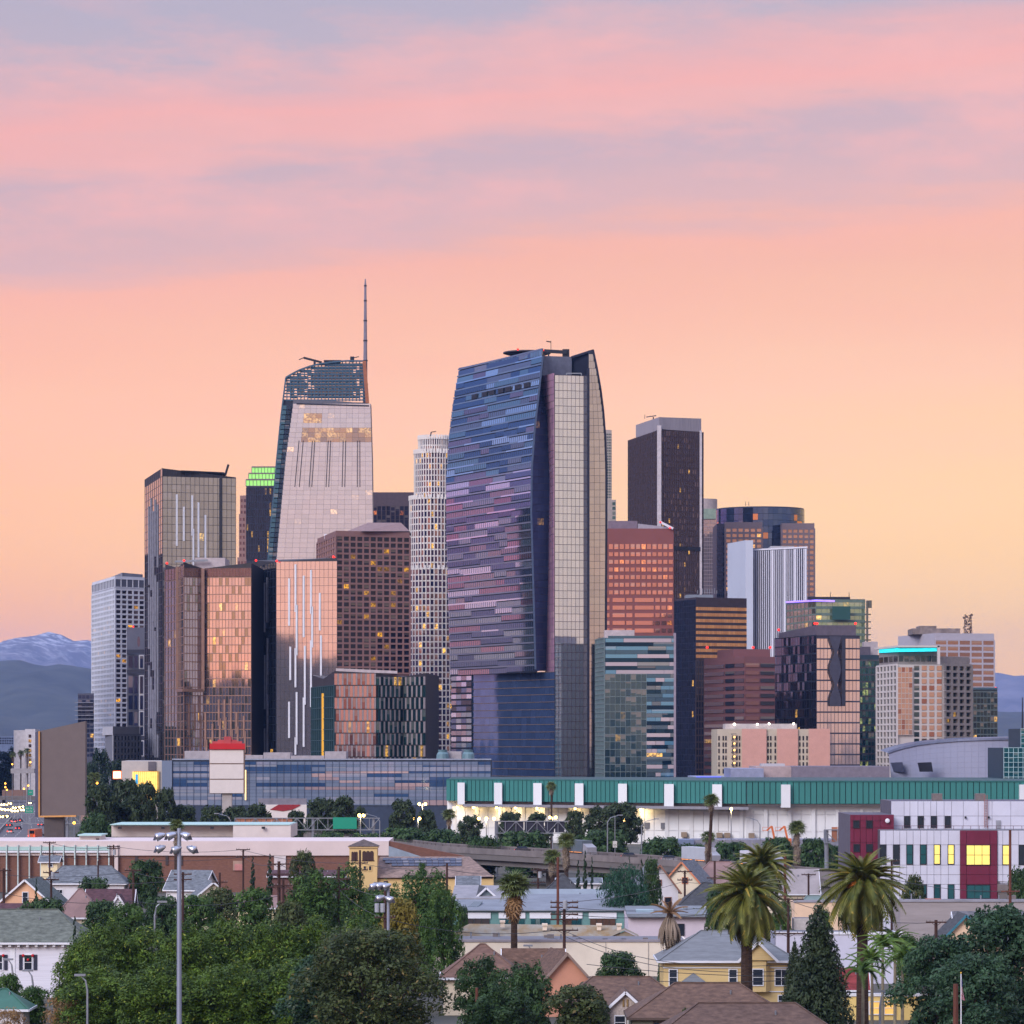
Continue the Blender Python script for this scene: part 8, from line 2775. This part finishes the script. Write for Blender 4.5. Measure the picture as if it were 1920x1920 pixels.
    # trees along the freeway
    fr = [(190, 1470, 60, "broad tree right of the billboard"), (240, 1462, 62, "tree before the gold theatre screen, left"), (272, 1468, 56, "tree before the gold theatre screen, right"), (310, 1478, 40, "thin tree at the glass block's left corner"), (230, 1505, 70, "low tree under the gold screen"), (345, 1510, 60, "dark tree left of the pylon sign"), (400, 1512, 55, "tree behind the pylon sign foot"), (445, 1512, 60, "tree right of the pylon sign foot"), (480, 1508, 55, "round tree before the hoarding"), (600, 1497, 60, "tree above the blank green sign, left"), (648, 1494, 60, "tree above the blank green sign, right"), (555, 1520, 40, "small tree beside the hoarding's red shape"),
          (755, 1500, 52, "leafy gum tree under the glaring lamp, left"), (800, 1518, 40, "small gum right of the glaring lamp"), (880, 1530, 50, "gum tree right of the middle fan palm"), (955, 1523, 50, "gum behind the dark truss, left"), (1010, 1524, 50, "gum behind the dark truss, right"), (1078, 1520, 40, "slender gum right of the dark truss"), (1125, 1512, 60, "broad gum left half beside the hall vents"), (1165, 1505, 72, "tallest broad gum before the white hall")]
    for i, (x, yt, w, lab) in enumerate(fr):
        tree("gum" if i % 2 else "gum2", lab, x, yt, 900 + (i * 37) % 70, w * 1.35, i * 63, group="trees along the freeway")
    lo = [(620, 1560, 60, "low dark tree below the blank green sign"), (690, 1562, 70, "low dark tree right of the green sign posts"), (760, 1552, 80, "wide low tree below the glaring lamp"), (830, 1555, 70, "wide low tree left of the fan palm before the hall"), (905, 1568, 60, "low bush tree left of the truss post"), (985, 1558, 80, "round low tree under the dark truss"), (1130, 1556, 90, "round low tree under the broad gum"), (1245, 1570, 80, "low shrubs above the viaduct right of the speed sign"), (1300, 1582, 60, "low shrubs above the viaduct by the blue shed"), (1370, 1578, 60, "shrubs behind the skirted palm on the viaduct"), (1460, 1570, 60, "dark round tree left of the tall skirted palm"), (1525, 1572, 60, "dark round tree right of the tall skirted palm"), (1570, 1585, 50, "dark tree below the short gantry"), (185, 1545, 70, "dark tree under the gantry right of the billboard"), (290, 1545, 80, "dark tree above the white annex"), (180, 1525, 50, "dark tree behind the gantry sign backs")]
    for i, (x, yt, w, lab) in enumerate(lo):
        tree("screen", lab, x, yt, 880 if x < 900 or x > 1580 else 800 + (i * 29) % 50, w * 1.35, i * 47, group="low trees behind the viaduct")
    hl = [(12, 1408, 60, 1500, "dark hill tree at the left edge"), (40, 1425, 44, 1450, "dark hill tree beside the ramp bridge"), (-8, 1440, 50, 1400, "dark tree at the left edge above the headlights"), (30, 1400, 40, 1700, "rounded hill tree under the blue apartments"), (185, 1405, 44, 1350, "dark tree below the grey low office block"), (215, 1425, 44, 1320, "dark tree left of the stucco wing"), (172, 1430, 40, 1300, "dark tree at the billboard's right edge")]
    solo("hill_mound", MB().ball(P(5, 1495, 2230), 1.0, 24, 10, (70, 110, 16)), M("foothill_scrub", (70, 72, 60)), kind="structure", smooth=True)
    for i, (x, yt, w, D, lab) in enumerate(hl):
        z0 = PZ(1476, 2120) if x < 100 else 0
        D = 2120 + i * 6 if x < 100 else D
        tree("hill", lab, x, yt, D, z0=z0, wpx=w * 1.2, rz=i * 71, group="dark trees on the left hill")


# ---------------------------------------------------------------- palms
def feather(name, L, mat, n=20, rise=0.35, droop=0.75, wid=0.21):
    mb = MB()
    pts = []
    for i in range(n + 1):
        s = i / n
        pts.append(Vector((L * (s - 0.12 * s * s), 0, L * (rise * s - droop * s * s))))
    mb.tube(pts[::4], [0.06, 0.05, 0.04, 0.03, 0.02, 0.015][: len(pts[::4])], 3, cap=False)
    for i in range(2, n + 1):
        s = i / n
        d = (pts[i] - pts[i - 1]).normalized()
        l = L * wid * (math.sin(math.pi * min(1, 0.12 + 0.84 * s)) ** 0.5)
        for sd in (-1, 1):
            o = Vector((0, sd, 0)) * 0.8 + d * 0.75 + Vector((0, 0, -0.28))
            o.normalize()
            tip = pts[i] + o * l
            w = d * (L / n * 0.6)
            mb.face([pts[i] - w, pts[i] + w, tip] if sd > 0 else [pts[i] + w, pts[i] - w, tip])
    return mb.mesh(name, mat)


def fan(name, L, mat, droop=0.5, n=13, split=0.42):
    mb = MB()
    pl = L * 0.45
    mb.tube([(0, 0, 0), (pl * 0.5, 0, 0.04 * L), (pl, 0, 0)], [0.05, 0.04, 0.03], 3, cap=False)
    c = Vector((pl, 0, 0))
    for i in range(n):
        a = rad(-125 + 250 * (i + 0.5) / n)
        b0, b1 = rad(-125 + 250 * i / n), rad(-125 + 250 * (i + 1) / n)
        R = L * 0.55 * (0.8 + 0.2 * math.cos(a))
        f = lambda t, r, dz=0: c + Vector((math.cos(t) * r, math.sin(t) * r, -droop * r * r / L + dz))
        mb.face([c, f(b0, R * split, -0.03), f(a, R * split, 0.05), ])
        mb.face([c, f(a, R * split, 0.05), f(b1, R * split, -0.03)])
        mb.face([f(b0, R * split, -0.03), f(a, R, -0.15 * R), f(b1, R * split, -0.03)])
    return mb.mesh(name, mat)


PALM = {}


def make_palms():
    gl = LEAF("palm_green", (58, 76, 34), (132, 130, 58), c=(160, 140, 60), trans=0.2, rough=0.45)
    gf = LEAF("fan_green", (62, 82, 44), (126, 134, 78), trans=0.2, rough=0.45)
    gq = LEAF("queen_green", (62, 96, 44), (120, 146, 66), trans=0.3)
    dr = LEAF("palm_dry", (112, 84, 58), (158, 124, 84), trans=0.15)
    dg = LEAF("palm_dead", (110, 98, 86), (156, 140, 122), trans=0.1)
    PALM["feather"] = [feather("frond_a", 1.0, gl, 22, 0.30, 0.72), feather("frond_b", 1.0, gl, 22, 0.42, 0.95), feather("frond_c", 1.0, gl, 22, 0.2, 0.5)]
    PALM["feather_dry"] = [feather("frond_dry", 1.0, dr, 16, 0.1, 0.3)]
    PALM["queen"] = [feather("frond_queen", 1.0, gq, 20, 0.55, 1.05, 0.2)]
    PALM["dead"] = [feather("frond_dead", 1.0, dg, 14, 0.1, 0.5, 0.1)]
    PALM["fan"] = [fan("fan_leaf", 1.0, gf), fan("fan_leaf_b", 1.0, gf, 0.8, 11)]
    PALM["fan_dry"] = [fan("fan_leaf_dry", 1.0, dr, 0.9, 9)]
    PALM["fan_dead"] = [fan("fan_leaf_dead", 1.0, dg, 0.9, 9)]


def palm(label, x, yc, D, yb=None, kind="canary", R=5.0, n=90, tr=0.45, seed=1, lean=0.0, skirt=0, fruit=False, tz=None, sk_len=0.8, bark=None, group=None):
    """yc: photo row of the crown's heart; R: frond length; skirt: number of hanging dead leaves"""
    r = random.Random(seed)
    zc = PZ(yc, D)
    T = Thing("palm_tree", label, "palm tree", (PX(x, D), D, 0), 0, group, world=False)
    tb = MB()
    pts, rr = [], []
    for i in range(9):
        f = i / 8
        pts.append((lean * (f - 1) ** 2, 0, zc * f))
        rr.append(tr * (1.25 - 0.35 * f) * (1 + (0.5 if kind == "canary" and f > 0.9 else 0)))
    tb.tube(pts, rr, 10)
    bk = bark or M("palm_bark", (84, 64, 52), 0.95, var=0.3, scale=2.5, stretch=(0.6, 0.6, 3), bump=0.7)
    T.part("trunk", tb, bk)
    spec = {"canary": ("feather", 88, -68), "fan": ("fan", 85, -35), "queen": ("queen", 80, -10), "deadtop": ("feather_dry", 70, 0)}[kind]
    def put(me, name, az, pit, L, z):
        o = T.use(name, me)
        m = Matrix.Rotation(az, 4, "Z") @ Matrix.Rotation(-pit, 4, "Y") @ Matrix.Rotation(r.uniform(-0.35, 0.35), 4, "X")
        s = L * r.uniform(0.88, 1.1)
        o.matrix_basis = Matrix.Translation((0.12 * tr * math.cos(az), 0.12 * tr * math.sin(az), z)) @ m @ Matrix.Diagonal((s, s, s, 1))
    for i in range(n):
        f = (i + 0.5) / n
        pit = rad(spec[1] + (spec[2] - spec[1]) * f ** 0.85) + r.uniform(-0.12, 0.12)
        put(r.choice(PALM[spec[0]]), "frond", i * 2.39996 + r.uniform(-0.2, 0.2), pit, R * (0.75 + 0.25 * min(1, f * 2.5)), zc + (0.35 * R * 0.1) * (1 - f))
    if kind == "canary":
        for i in range(22):
            put(PALM["feather_dry"][0], "dry_frond", i * 2.39996, rad(-62 - 14 * r.random()), R * 0.72, zc - 0.6)
    sk = PALM["dead" if kind == "deadtop" else "fan_dry" if tz is None else "fan_dead"]
    for i in range(skirt):
        f = i / max(1, skirt - 1)
        put(sk[0], "hanging_frond", i * 2.39996, rad(-44 - 30 * r.random()), R * sk_len, zc - 0.2 - (tz or 2.2) * f)
    if fruit:
        fm = LEAF("date_orange", (190, 96, 30), (220, 130, 50), trans=0.1)
        for i, a in enumerate((-2.6, -2.2, -1.0, -0.6, 0.2, -1.6)):
            c = Vector((math.cos(a) * R * 0.3, math.sin(a) * R * 0.3, zc - 0.1 + 0.25 * (i % 2)))
            me = leaf_mesh("date_cluster", [(c.x, c.y, c.z, 0.45, 0.4)], 160, 0.16, fm, seed=i)
            T.use("date_cluster", me)
    return T


def palms():
    palm("big date palm in front of the yellow house", 1400, 1682, 408, R=5.7, n=140, tr=0.62, seed=1)
    palm("date palm rising behind the big date palm", 1428, 1628, 470, R=5.4, n=110, tr=0.55, seed=2)
    palm("date palm with orange fruit clusters at right", 1617, 1660, 398, R=5.9, n=140, tr=0.6, seed=3, fruit=True)
    palm("fan palm with brown hanging skirt left of centre", 964, 1662, 480, kind="fan", R=3.0, n=42, tr=0.42, seed=4, skirt=34, sk_len=1.0)
    palm("slim fan palm standing before the green band", 1034, 1474, 985, kind="fan", R=2.1, n=34, tr=0.3, seed=5, skirt=14, tz=1.2)
    palm("slim leaning fan palm in front of the hall's bright lamp", 1334, 1500, 660, kind="fan", R=2.0, n=36, tr=0.32, seed=6, lean=-2.4, skirt=10, tz=1.0)
    palm("short skirted fan palm behind the slim leaning palm", 1328, 1570, 690, kind="fan", R=2.1, n=26, tr=0.4, seed=7, skirt=30, tz=3.6)
    palm("tall skirted fan palm right of the orange lifts", 1494, 1552, 690, kind="fan", R=2.3, n=42, tr=0.42, seed=8, skirt=46, tz=6.5)
    palm("skirted fan palm beside the tall rusty pole", 1062, 1576, 610, kind="fan", R=2.2, n=40, tr=0.36, seed=9, skirt=34, tz=3.6)
    palm("bushy fan palm left of the rusty pole", 1036, 1606, 640, kind="fan", R=2.3, n=36, tr=0.36, seed=10, skirt=26, tz=2.2)
    palm("fan palm rising above the freeway trees left of the hall", 842, 1527, 900, kind="fan", R=2.4, n=34, tr=0.45, seed=11, skirt=12, tz=1.6)
    palm("fan palm with shaggy trunk behind the stadium light", 331, 1548, 660, kind="fan", R=2.0, n=36, tr=0.42, seed=12, skirt=30, tz=3.2)
    palm("dead brown palm with grey drooping skirt", 1256, 1712, 430, kind="deadtop", R=2.9, n=12, tr=0.42, seed=13, skirt=60, sk_len=1.35, tz=0.6)
    qs = ((1635, 1800, 385, "slender feather palm left in the clump beside the date palm trunk"), (1655, 1775, 392, "tallest slender feather palm of the clump"), (1678, 1768, 398, "slender feather palm at the clump's right top"), (1692, 1800, 388, "slender feather palm at the clump's right edge"), (1618, 1825, 380, "lowest slender feather palm by the cone cypress"))
    for i, (x, y, D, lab) in enumerate(qs):
        palm(lab, x, y, D, kind="queen", R=3.4, n=17, tr=0.16, seed=20 + i, group="clump of slender palms", bark=M("palm_pale_bark", (150, 140, 118), 0.9, var=0.15, scale=2))
    for i, (x, y, D, lab) in enumerate(((24, 1415, 2090, "left silhouetted hill palm near the left edge"), (39, 1412, 2095, "middle silhouetted hill palm near the left edge"), (51, 1408, 2085, "right silhouetted hill palm beside the billboard"), (176, 1458, 1100, "fan palm in the trees right of the billboard"))):
        palm(lab, x, y, D, kind="fan", R=3.0, n=22, tr=0.4, seed=40 + i, skirt=6)


# ---------------------------------------------------------------- poles, wires, stadium lights, flag
WOOD = M("pole_wood", (74, 50, 44), 0.9, var=0.25, scale=1.5, stretch=(1, 1, 0.2))
RUST = M("pole_rust", (112, 66, 52), 0.85, var=0.25, scale=1.5, stretch=(1, 1, 0.2))


def pole(label, x, yt, D, arms=(), mat=None, r=0.17, cans=(), armw=2.6, rz=0.0):
    T = Thing("utility_pole", label, "utility pole", Q(x, D))
    t = P(x, yt, D)
    T.part("pole", MB().tube([Q(x, D), t], [r * 1.25, r], 8), mat or WOOD)
    for a in arms:
        c = P(x, yt + a, D) + Vector((0, -r - 0.06, 0))
        u = Vector((math.cos(rz), math.sin(rz), 0))
        ar = T.part("crossarm", MB().bar(c - u * armw / 2, c + u * armw / 2, 0.14, 0.18).bar(c - u * armw * 0.25, c - Z1 * 0.5, 0.06).bar(c + u * armw * 0.25, c - Z1 * 0.5, 0.06), mat or WOOD)
        for f in (-0.47, -0.3, 0.3, 0.47):
            T.part("insulator", MB().tube([c + u * armw * f + Z1 * 0.09, c + u * armw * f + Z1 * 0.3], [0.06, 0.04], 6), M("insulator_grey", (120, 116, 116), 0.3), parent=ar)
    for dx, dy in cans:
        c = P(x, yt + dy, D) + Vector((dx, -0.35, 0))
        T.part("transformer", MB().tube([c - Z1 * 0.55, c + Z1 * 0.55], 0.3, 10), M("transformer_grey", (176, 182, 190), 0.4, metal=0.3))
    T.done()


def wire(label, pts, sag=0.6, r=0.038, mat=None):
    mb = MB()
    for a, b in zip(pts, pts[1:]):
        a, b = P(*a), P(*b)
        mb.tube([a.lerp(b, t) - Z1 * (4 * sag * t * (1 - t)) for t in np.linspace(0, 1, 9)], r, 4, cap=False)
    solo("overhead_wire", mb, mat or M("wire_dark", (54, 56, 60), 0.6), label, "wire", "overhead wires")


def stadium_light(label, x, yt, D, heads, r):
    T = Thing("stadium_light", label, "floodlight", Q(x, D))
    t = P(x, yt, D)
    T.part("pole", MB().tube([Q(x, D), t], [r * 1.35, r], 12), M("pole_galv", (150, 158, 176), 0.5, metal=0.45, var=0.1, scale=1.0, stretch=(1, 1, 0.1)))
    k = D / FPX
    for y in sorted({h[1] for h in heads}):
        xs = [h[0] for h in heads if h[1] == y]
        T.part("crossbar", MB().bar(P(min(xs), y - 7, D), P(max(xs), y - 7, D), 0.12), STEEL)
    for hx, hy, dirx in heads:
        c = P(hx, hy, D - 0.3)
        me = MB()
        n = 12
        prof = [(0.07, -0.6), (0.13, -0.54), (0.28, -0.26), (0.37, 0.1), (0.4, 0.36)]
        me.lathe((0, 0, 0), prof, n)
        o = T.part("lamp_head", me, M("reflector_alu", (196, 198, 206), 0.28, metal=0.8, var=0.1, scale=2), smooth=True)
        o.data.transform(Matrix.Translation(Vector(T.off)))
        o.matrix_basis = Matrix.Translation(c - Vector(T.off)) @ Euler((rad(12), rad(112 * dirx), 0)).to_matrix().to_4x4()
        T.part("bracket", MB().bar(c, P(hx, hy - 7, D), 0.09), STEEL)
        v = c + Vector((dirx * 0.5, -0.1, -0.4))
        T.part("visor", MB().bar(c + Vector((dirx * 0.35, 0, 0)), v, 0.5, 0.04), M("visor_dark", (60, 58, 64), 0.5))
    T.done()


def street_furniture():
    stadium_light("tall stadium floodlight pole at left with six lamp heads", 336, 1553, 330, [(299, 1568, -1), (320, 1567, -1), (348, 1567, 1), (300, 1591, -1), (330, 1593, -1), (360, 1592, 1)], 0.2)
    stadium_light("second stadium floodlight pole with clustered heads left of centre", 728, 1662, 372, [(701, 1662, -1), (712, 1661, -1), (724, 1662, -1), (712, 1684, -1), (730, 1686, 1)], 0.15)
    P_ = pole
    P_("wooden pole at far left edge before the gable house", 7, 1628, 560, (4,), r=0.2)
    P_("wooden pole before the mint colonnade", 93, 1578, 690, (2, 22), r=0.15)
    P_("wooden pole at the brick corner with transformer", 213, 1584, 690, (3, 7, 22), cans=((0.2, 14),), r=0.15)
    P_("wooden pole before the peach gable's right slope", 96, 1632, 560, (4, 17), cans=((0.3, 9),))
    P_("bare wooden pole in front of the long grey roof", 184, 1614, 660, (), r=0.15)
    P_("wooden pole with wide arm below the clipped tree", 250, 1630, 540, (2,))
    P_("wooden pole right of the stadium pole", 343, 1635, 500, (4, 14))
    P_("wooden pole before the brick wall, double arm", 456, 1592, 640, (1, 15))
    P_("wooden pole left of the right Italian cypress", 412, 1636, 560, (18,))
    P_("thick wooden pole with many arms under the cypress pair", 523, 1615, 500, (5, 24, 48), r=0.22, armw=3.4)
    P_("thin wooden pole beside the many-armed pole", 531, 1648, 490, (12,))
    P_("wooden pole with white transformer can left of the second floodlight", 635, 1625, 500, (23, 42), cans=((-0.6, 55),), armw=3.2)
    P_("wooden pole in front of the yellow church tower", 675, 1594, 560, (24, 37))
    P_("wooden pole behind the second floodlight with transformer pair", 722, 1664, 430, (56,), cans=((-1.0, 38), (-0.3, 38)))
    P_("bare wooden pole before the church nave", 838, 1619, 540, ())
    P_("tall bare rusty pole beside the skirted palm", 1046, 1607, 530, (), mat=RUST, r=0.19)
    P_("wooden pole with many arms in front of the workshop", 1058, 1690, 440, (2, 11, 24, 34, 54), r=0.18, cans=((0.1, 6),), armw=3.6)
    P_("wooden pole with arm left of the bushy palm", 1009, 1628, 600, (3, 26), cans=((0.3, 12),))
    P_("wooden pole at the viaduct left of the cream gable", 1284, 1632, 590, (2, 18))
    P_("bare wooden pole left of the big date palm", 1340, 1614, 560, (32,))
    P_("rusty steel pole right of the rear date palm", 1472, 1600, 500, (), mat=RUST, r=0.2)
    P_("wooden pole with long arms right of the big date palm", 1478, 1684, 450, (2, 66), r=0.18, armw=4.0)
    P_("wooden pole by the viaduct left of the fruiting date palm", 1516, 1638, 620, (2,))
    P_("tall brown pole in front of the crimson panels' right side", 1894, 1556, 480, (115,), mat=RUST, r=0.18)
    P_("wooden pole before the grey block wall", 1755, 1725, 430, (4,), r=0.2)
    P_("short wooden pole at bottom left of centre", 894, 1852, 375, (), r=0.16, mat=RUST)
    P_("wooden pole beside the flag at bottom right", 1792, 1845, 330, (), r=0.24, mat=RUST)
    P_("small pole with arm at bottom centre", 952, 1900, 380, (16,), mat=RUST)
    P_("wooden pole through the right date palm", 1672, 1612, 560, (2, 30))
    wire("upper wire from the many-armed pole to the church pole", [(523, 1620, 500), (635, 1648, 500), (722, 1680, 430)])
    wire("lower wire from the many-armed pole across the dark trees", [(523, 1663, 500), (635, 1667, 500), (722, 1722, 430)])
    wire("long wire across the left trees above the bright row", [(-20, 1668, 520), (250, 1690, 520), (523, 1680, 500)], 1.0)
    wire("wire from the far left pole to the stadium pole", [(7, 1640, 560), (250, 1634, 540), (343, 1642, 500)])
    wire("wire from the brick corner pole to the double-armed pole", [(93, 1580, 690), (213, 1587, 690), (456, 1593, 640)], 0.8)
    wire("lower wire before the brick wall", [(93, 1600, 690), (213, 1606, 690), (456, 1607, 640), (523, 1620, 500)], 0.8)
    wire("wire from the double-armed pole to the church pole", [(456, 1594, 640), (675, 1618, 560), (838, 1622, 540)], 0.8)
    wire("wire over the church nave to the arm pole", [(838, 1630, 540), (1009, 1631, 600), (1284, 1634, 590)], 0.8)
    wire("wire over the shed roofs to the long-armed pole", [(1058, 1701, 440), (1340, 1700, 560), (1478, 1702, 450)], 0.6)
    wire("thin wire below the maroon roof", [(96, 1650, 560), (343, 1650, 500)])
    wire("upper wire over the mossy roof", [(722, 1722, 430), (1058, 1742, 440)], 1.2)
    wire("wire crossing the cream warehouse wall", [(1058, 1745, 440), (1240, 1802, 420), (1500, 1806, 410)], 0.5)
    wire("second wire crossing the cream warehouse wall", [(1058, 1755, 440), (1240, 1812, 418), (1500, 1818, 408)], 0.5)
    wire("wire across the front of the yellow house", [(1100, 1808, 410), (1480, 1830, 405)], 0.4)
    wire("lower wire across the front of the yellow house", [(1100, 1832, 408), (1480, 1838, 405)], 0.4)
    wire("wire from the workshop pole to the rear pole", [(1058, 1692, 440), (1284, 1652, 590), (1340, 1646, 560)])
    wire("wire over the dead palm to the long-armed pole", [(1058, 1714, 440), (1478, 1690, 450)], 1.2)
    wire("wire from the long-armed pole to the block wall pole", [(1478, 1688, 450), (1755, 1730, 430)], 1.0)
    wire("wire past the crimson building's lower windows", [(1672, 1648, 560), (1894, 1671, 480)], 0.6)
    for i, (x, yt, D, arm, lab) in enumerate(((62, 1823, 400, -10, "dark flat-headed lamp post before the clapboard house"), (24, 1802, 408, -9, "dark flat-headed lamp post at the left edge"), (164, 1832, 365, -14, "flat lamp head in front of the lower left trees"), (290, 1694, 420, 14, "white curved lamp arm above the bright trees"), (1000, 1776, 440, -10, "small lamp arm above the coral house"), (1650, 1862, 390, 10, "curved lamp arm in the slender palm clump"))):
        lamp_post(lab, x, yt, D, None, arm)
    D = 325.0
    T = Thing("flagpole", "white flagpole with striped flag and gold eagle at bottom right", "flagpole", Q(1802, D))
    T.part("pole", MB().tube([Q(1802, D), P(1802, 1826, D)], [0.06, 0.045], 8), WHITE)
    T.part("finial", MB().ball(P(1802, 1824.5, D), 0.07, 8, 6).bar(P(1800.5, 1822, D), P(1802, 1824, D), 0.04).bar(P(1803.5, 1822, D), P(1802, 1824, D), 0.04), M("gold_finial", (214, 170, 60), 0.3, metal=0.8))
    D -= 0.1
    stripes = (M("flag_red", (170, 36, 60), 0.8), M("flag_white", (226, 222, 228), 0.8))
    for i in range(7):
        mb = MB()
        for s in range(8):
            f0, f1 = s / 8, (s + 1) / 8
            def pt(f, e):
                x = 1802.4 + 0.4 + (0.8 + 6.0 * f) * (i + e) / 7 * (0.55 + 0.45 * f)
                y = 1840 + 34 * f + 2.5 * (i + e) / 7
                return P(x, y, D + 0.12 * math.sin((i + e) * 1.8 + f * 3))
            mb.face([pt(f0, 0), pt(f1, 0), pt(f1, 1), pt(f0, 1)])
        T.part("flag_stripe", mb, stripes[i % 2])
    mb = MB()
    mb.face([P(1802.6, 1836, D - 0.15), P(1804.4, 1838, D - 0.15), P(1804.8, 1850, D - 0.15), P(1802.6, 1850, D - 0.15)])
    T.part("flag_canton", mb, M("flag_blue", (44, 46, 96), 0.8))
    T.done()


make_species()
trees()
make_palms()
palms()
street_furniture()
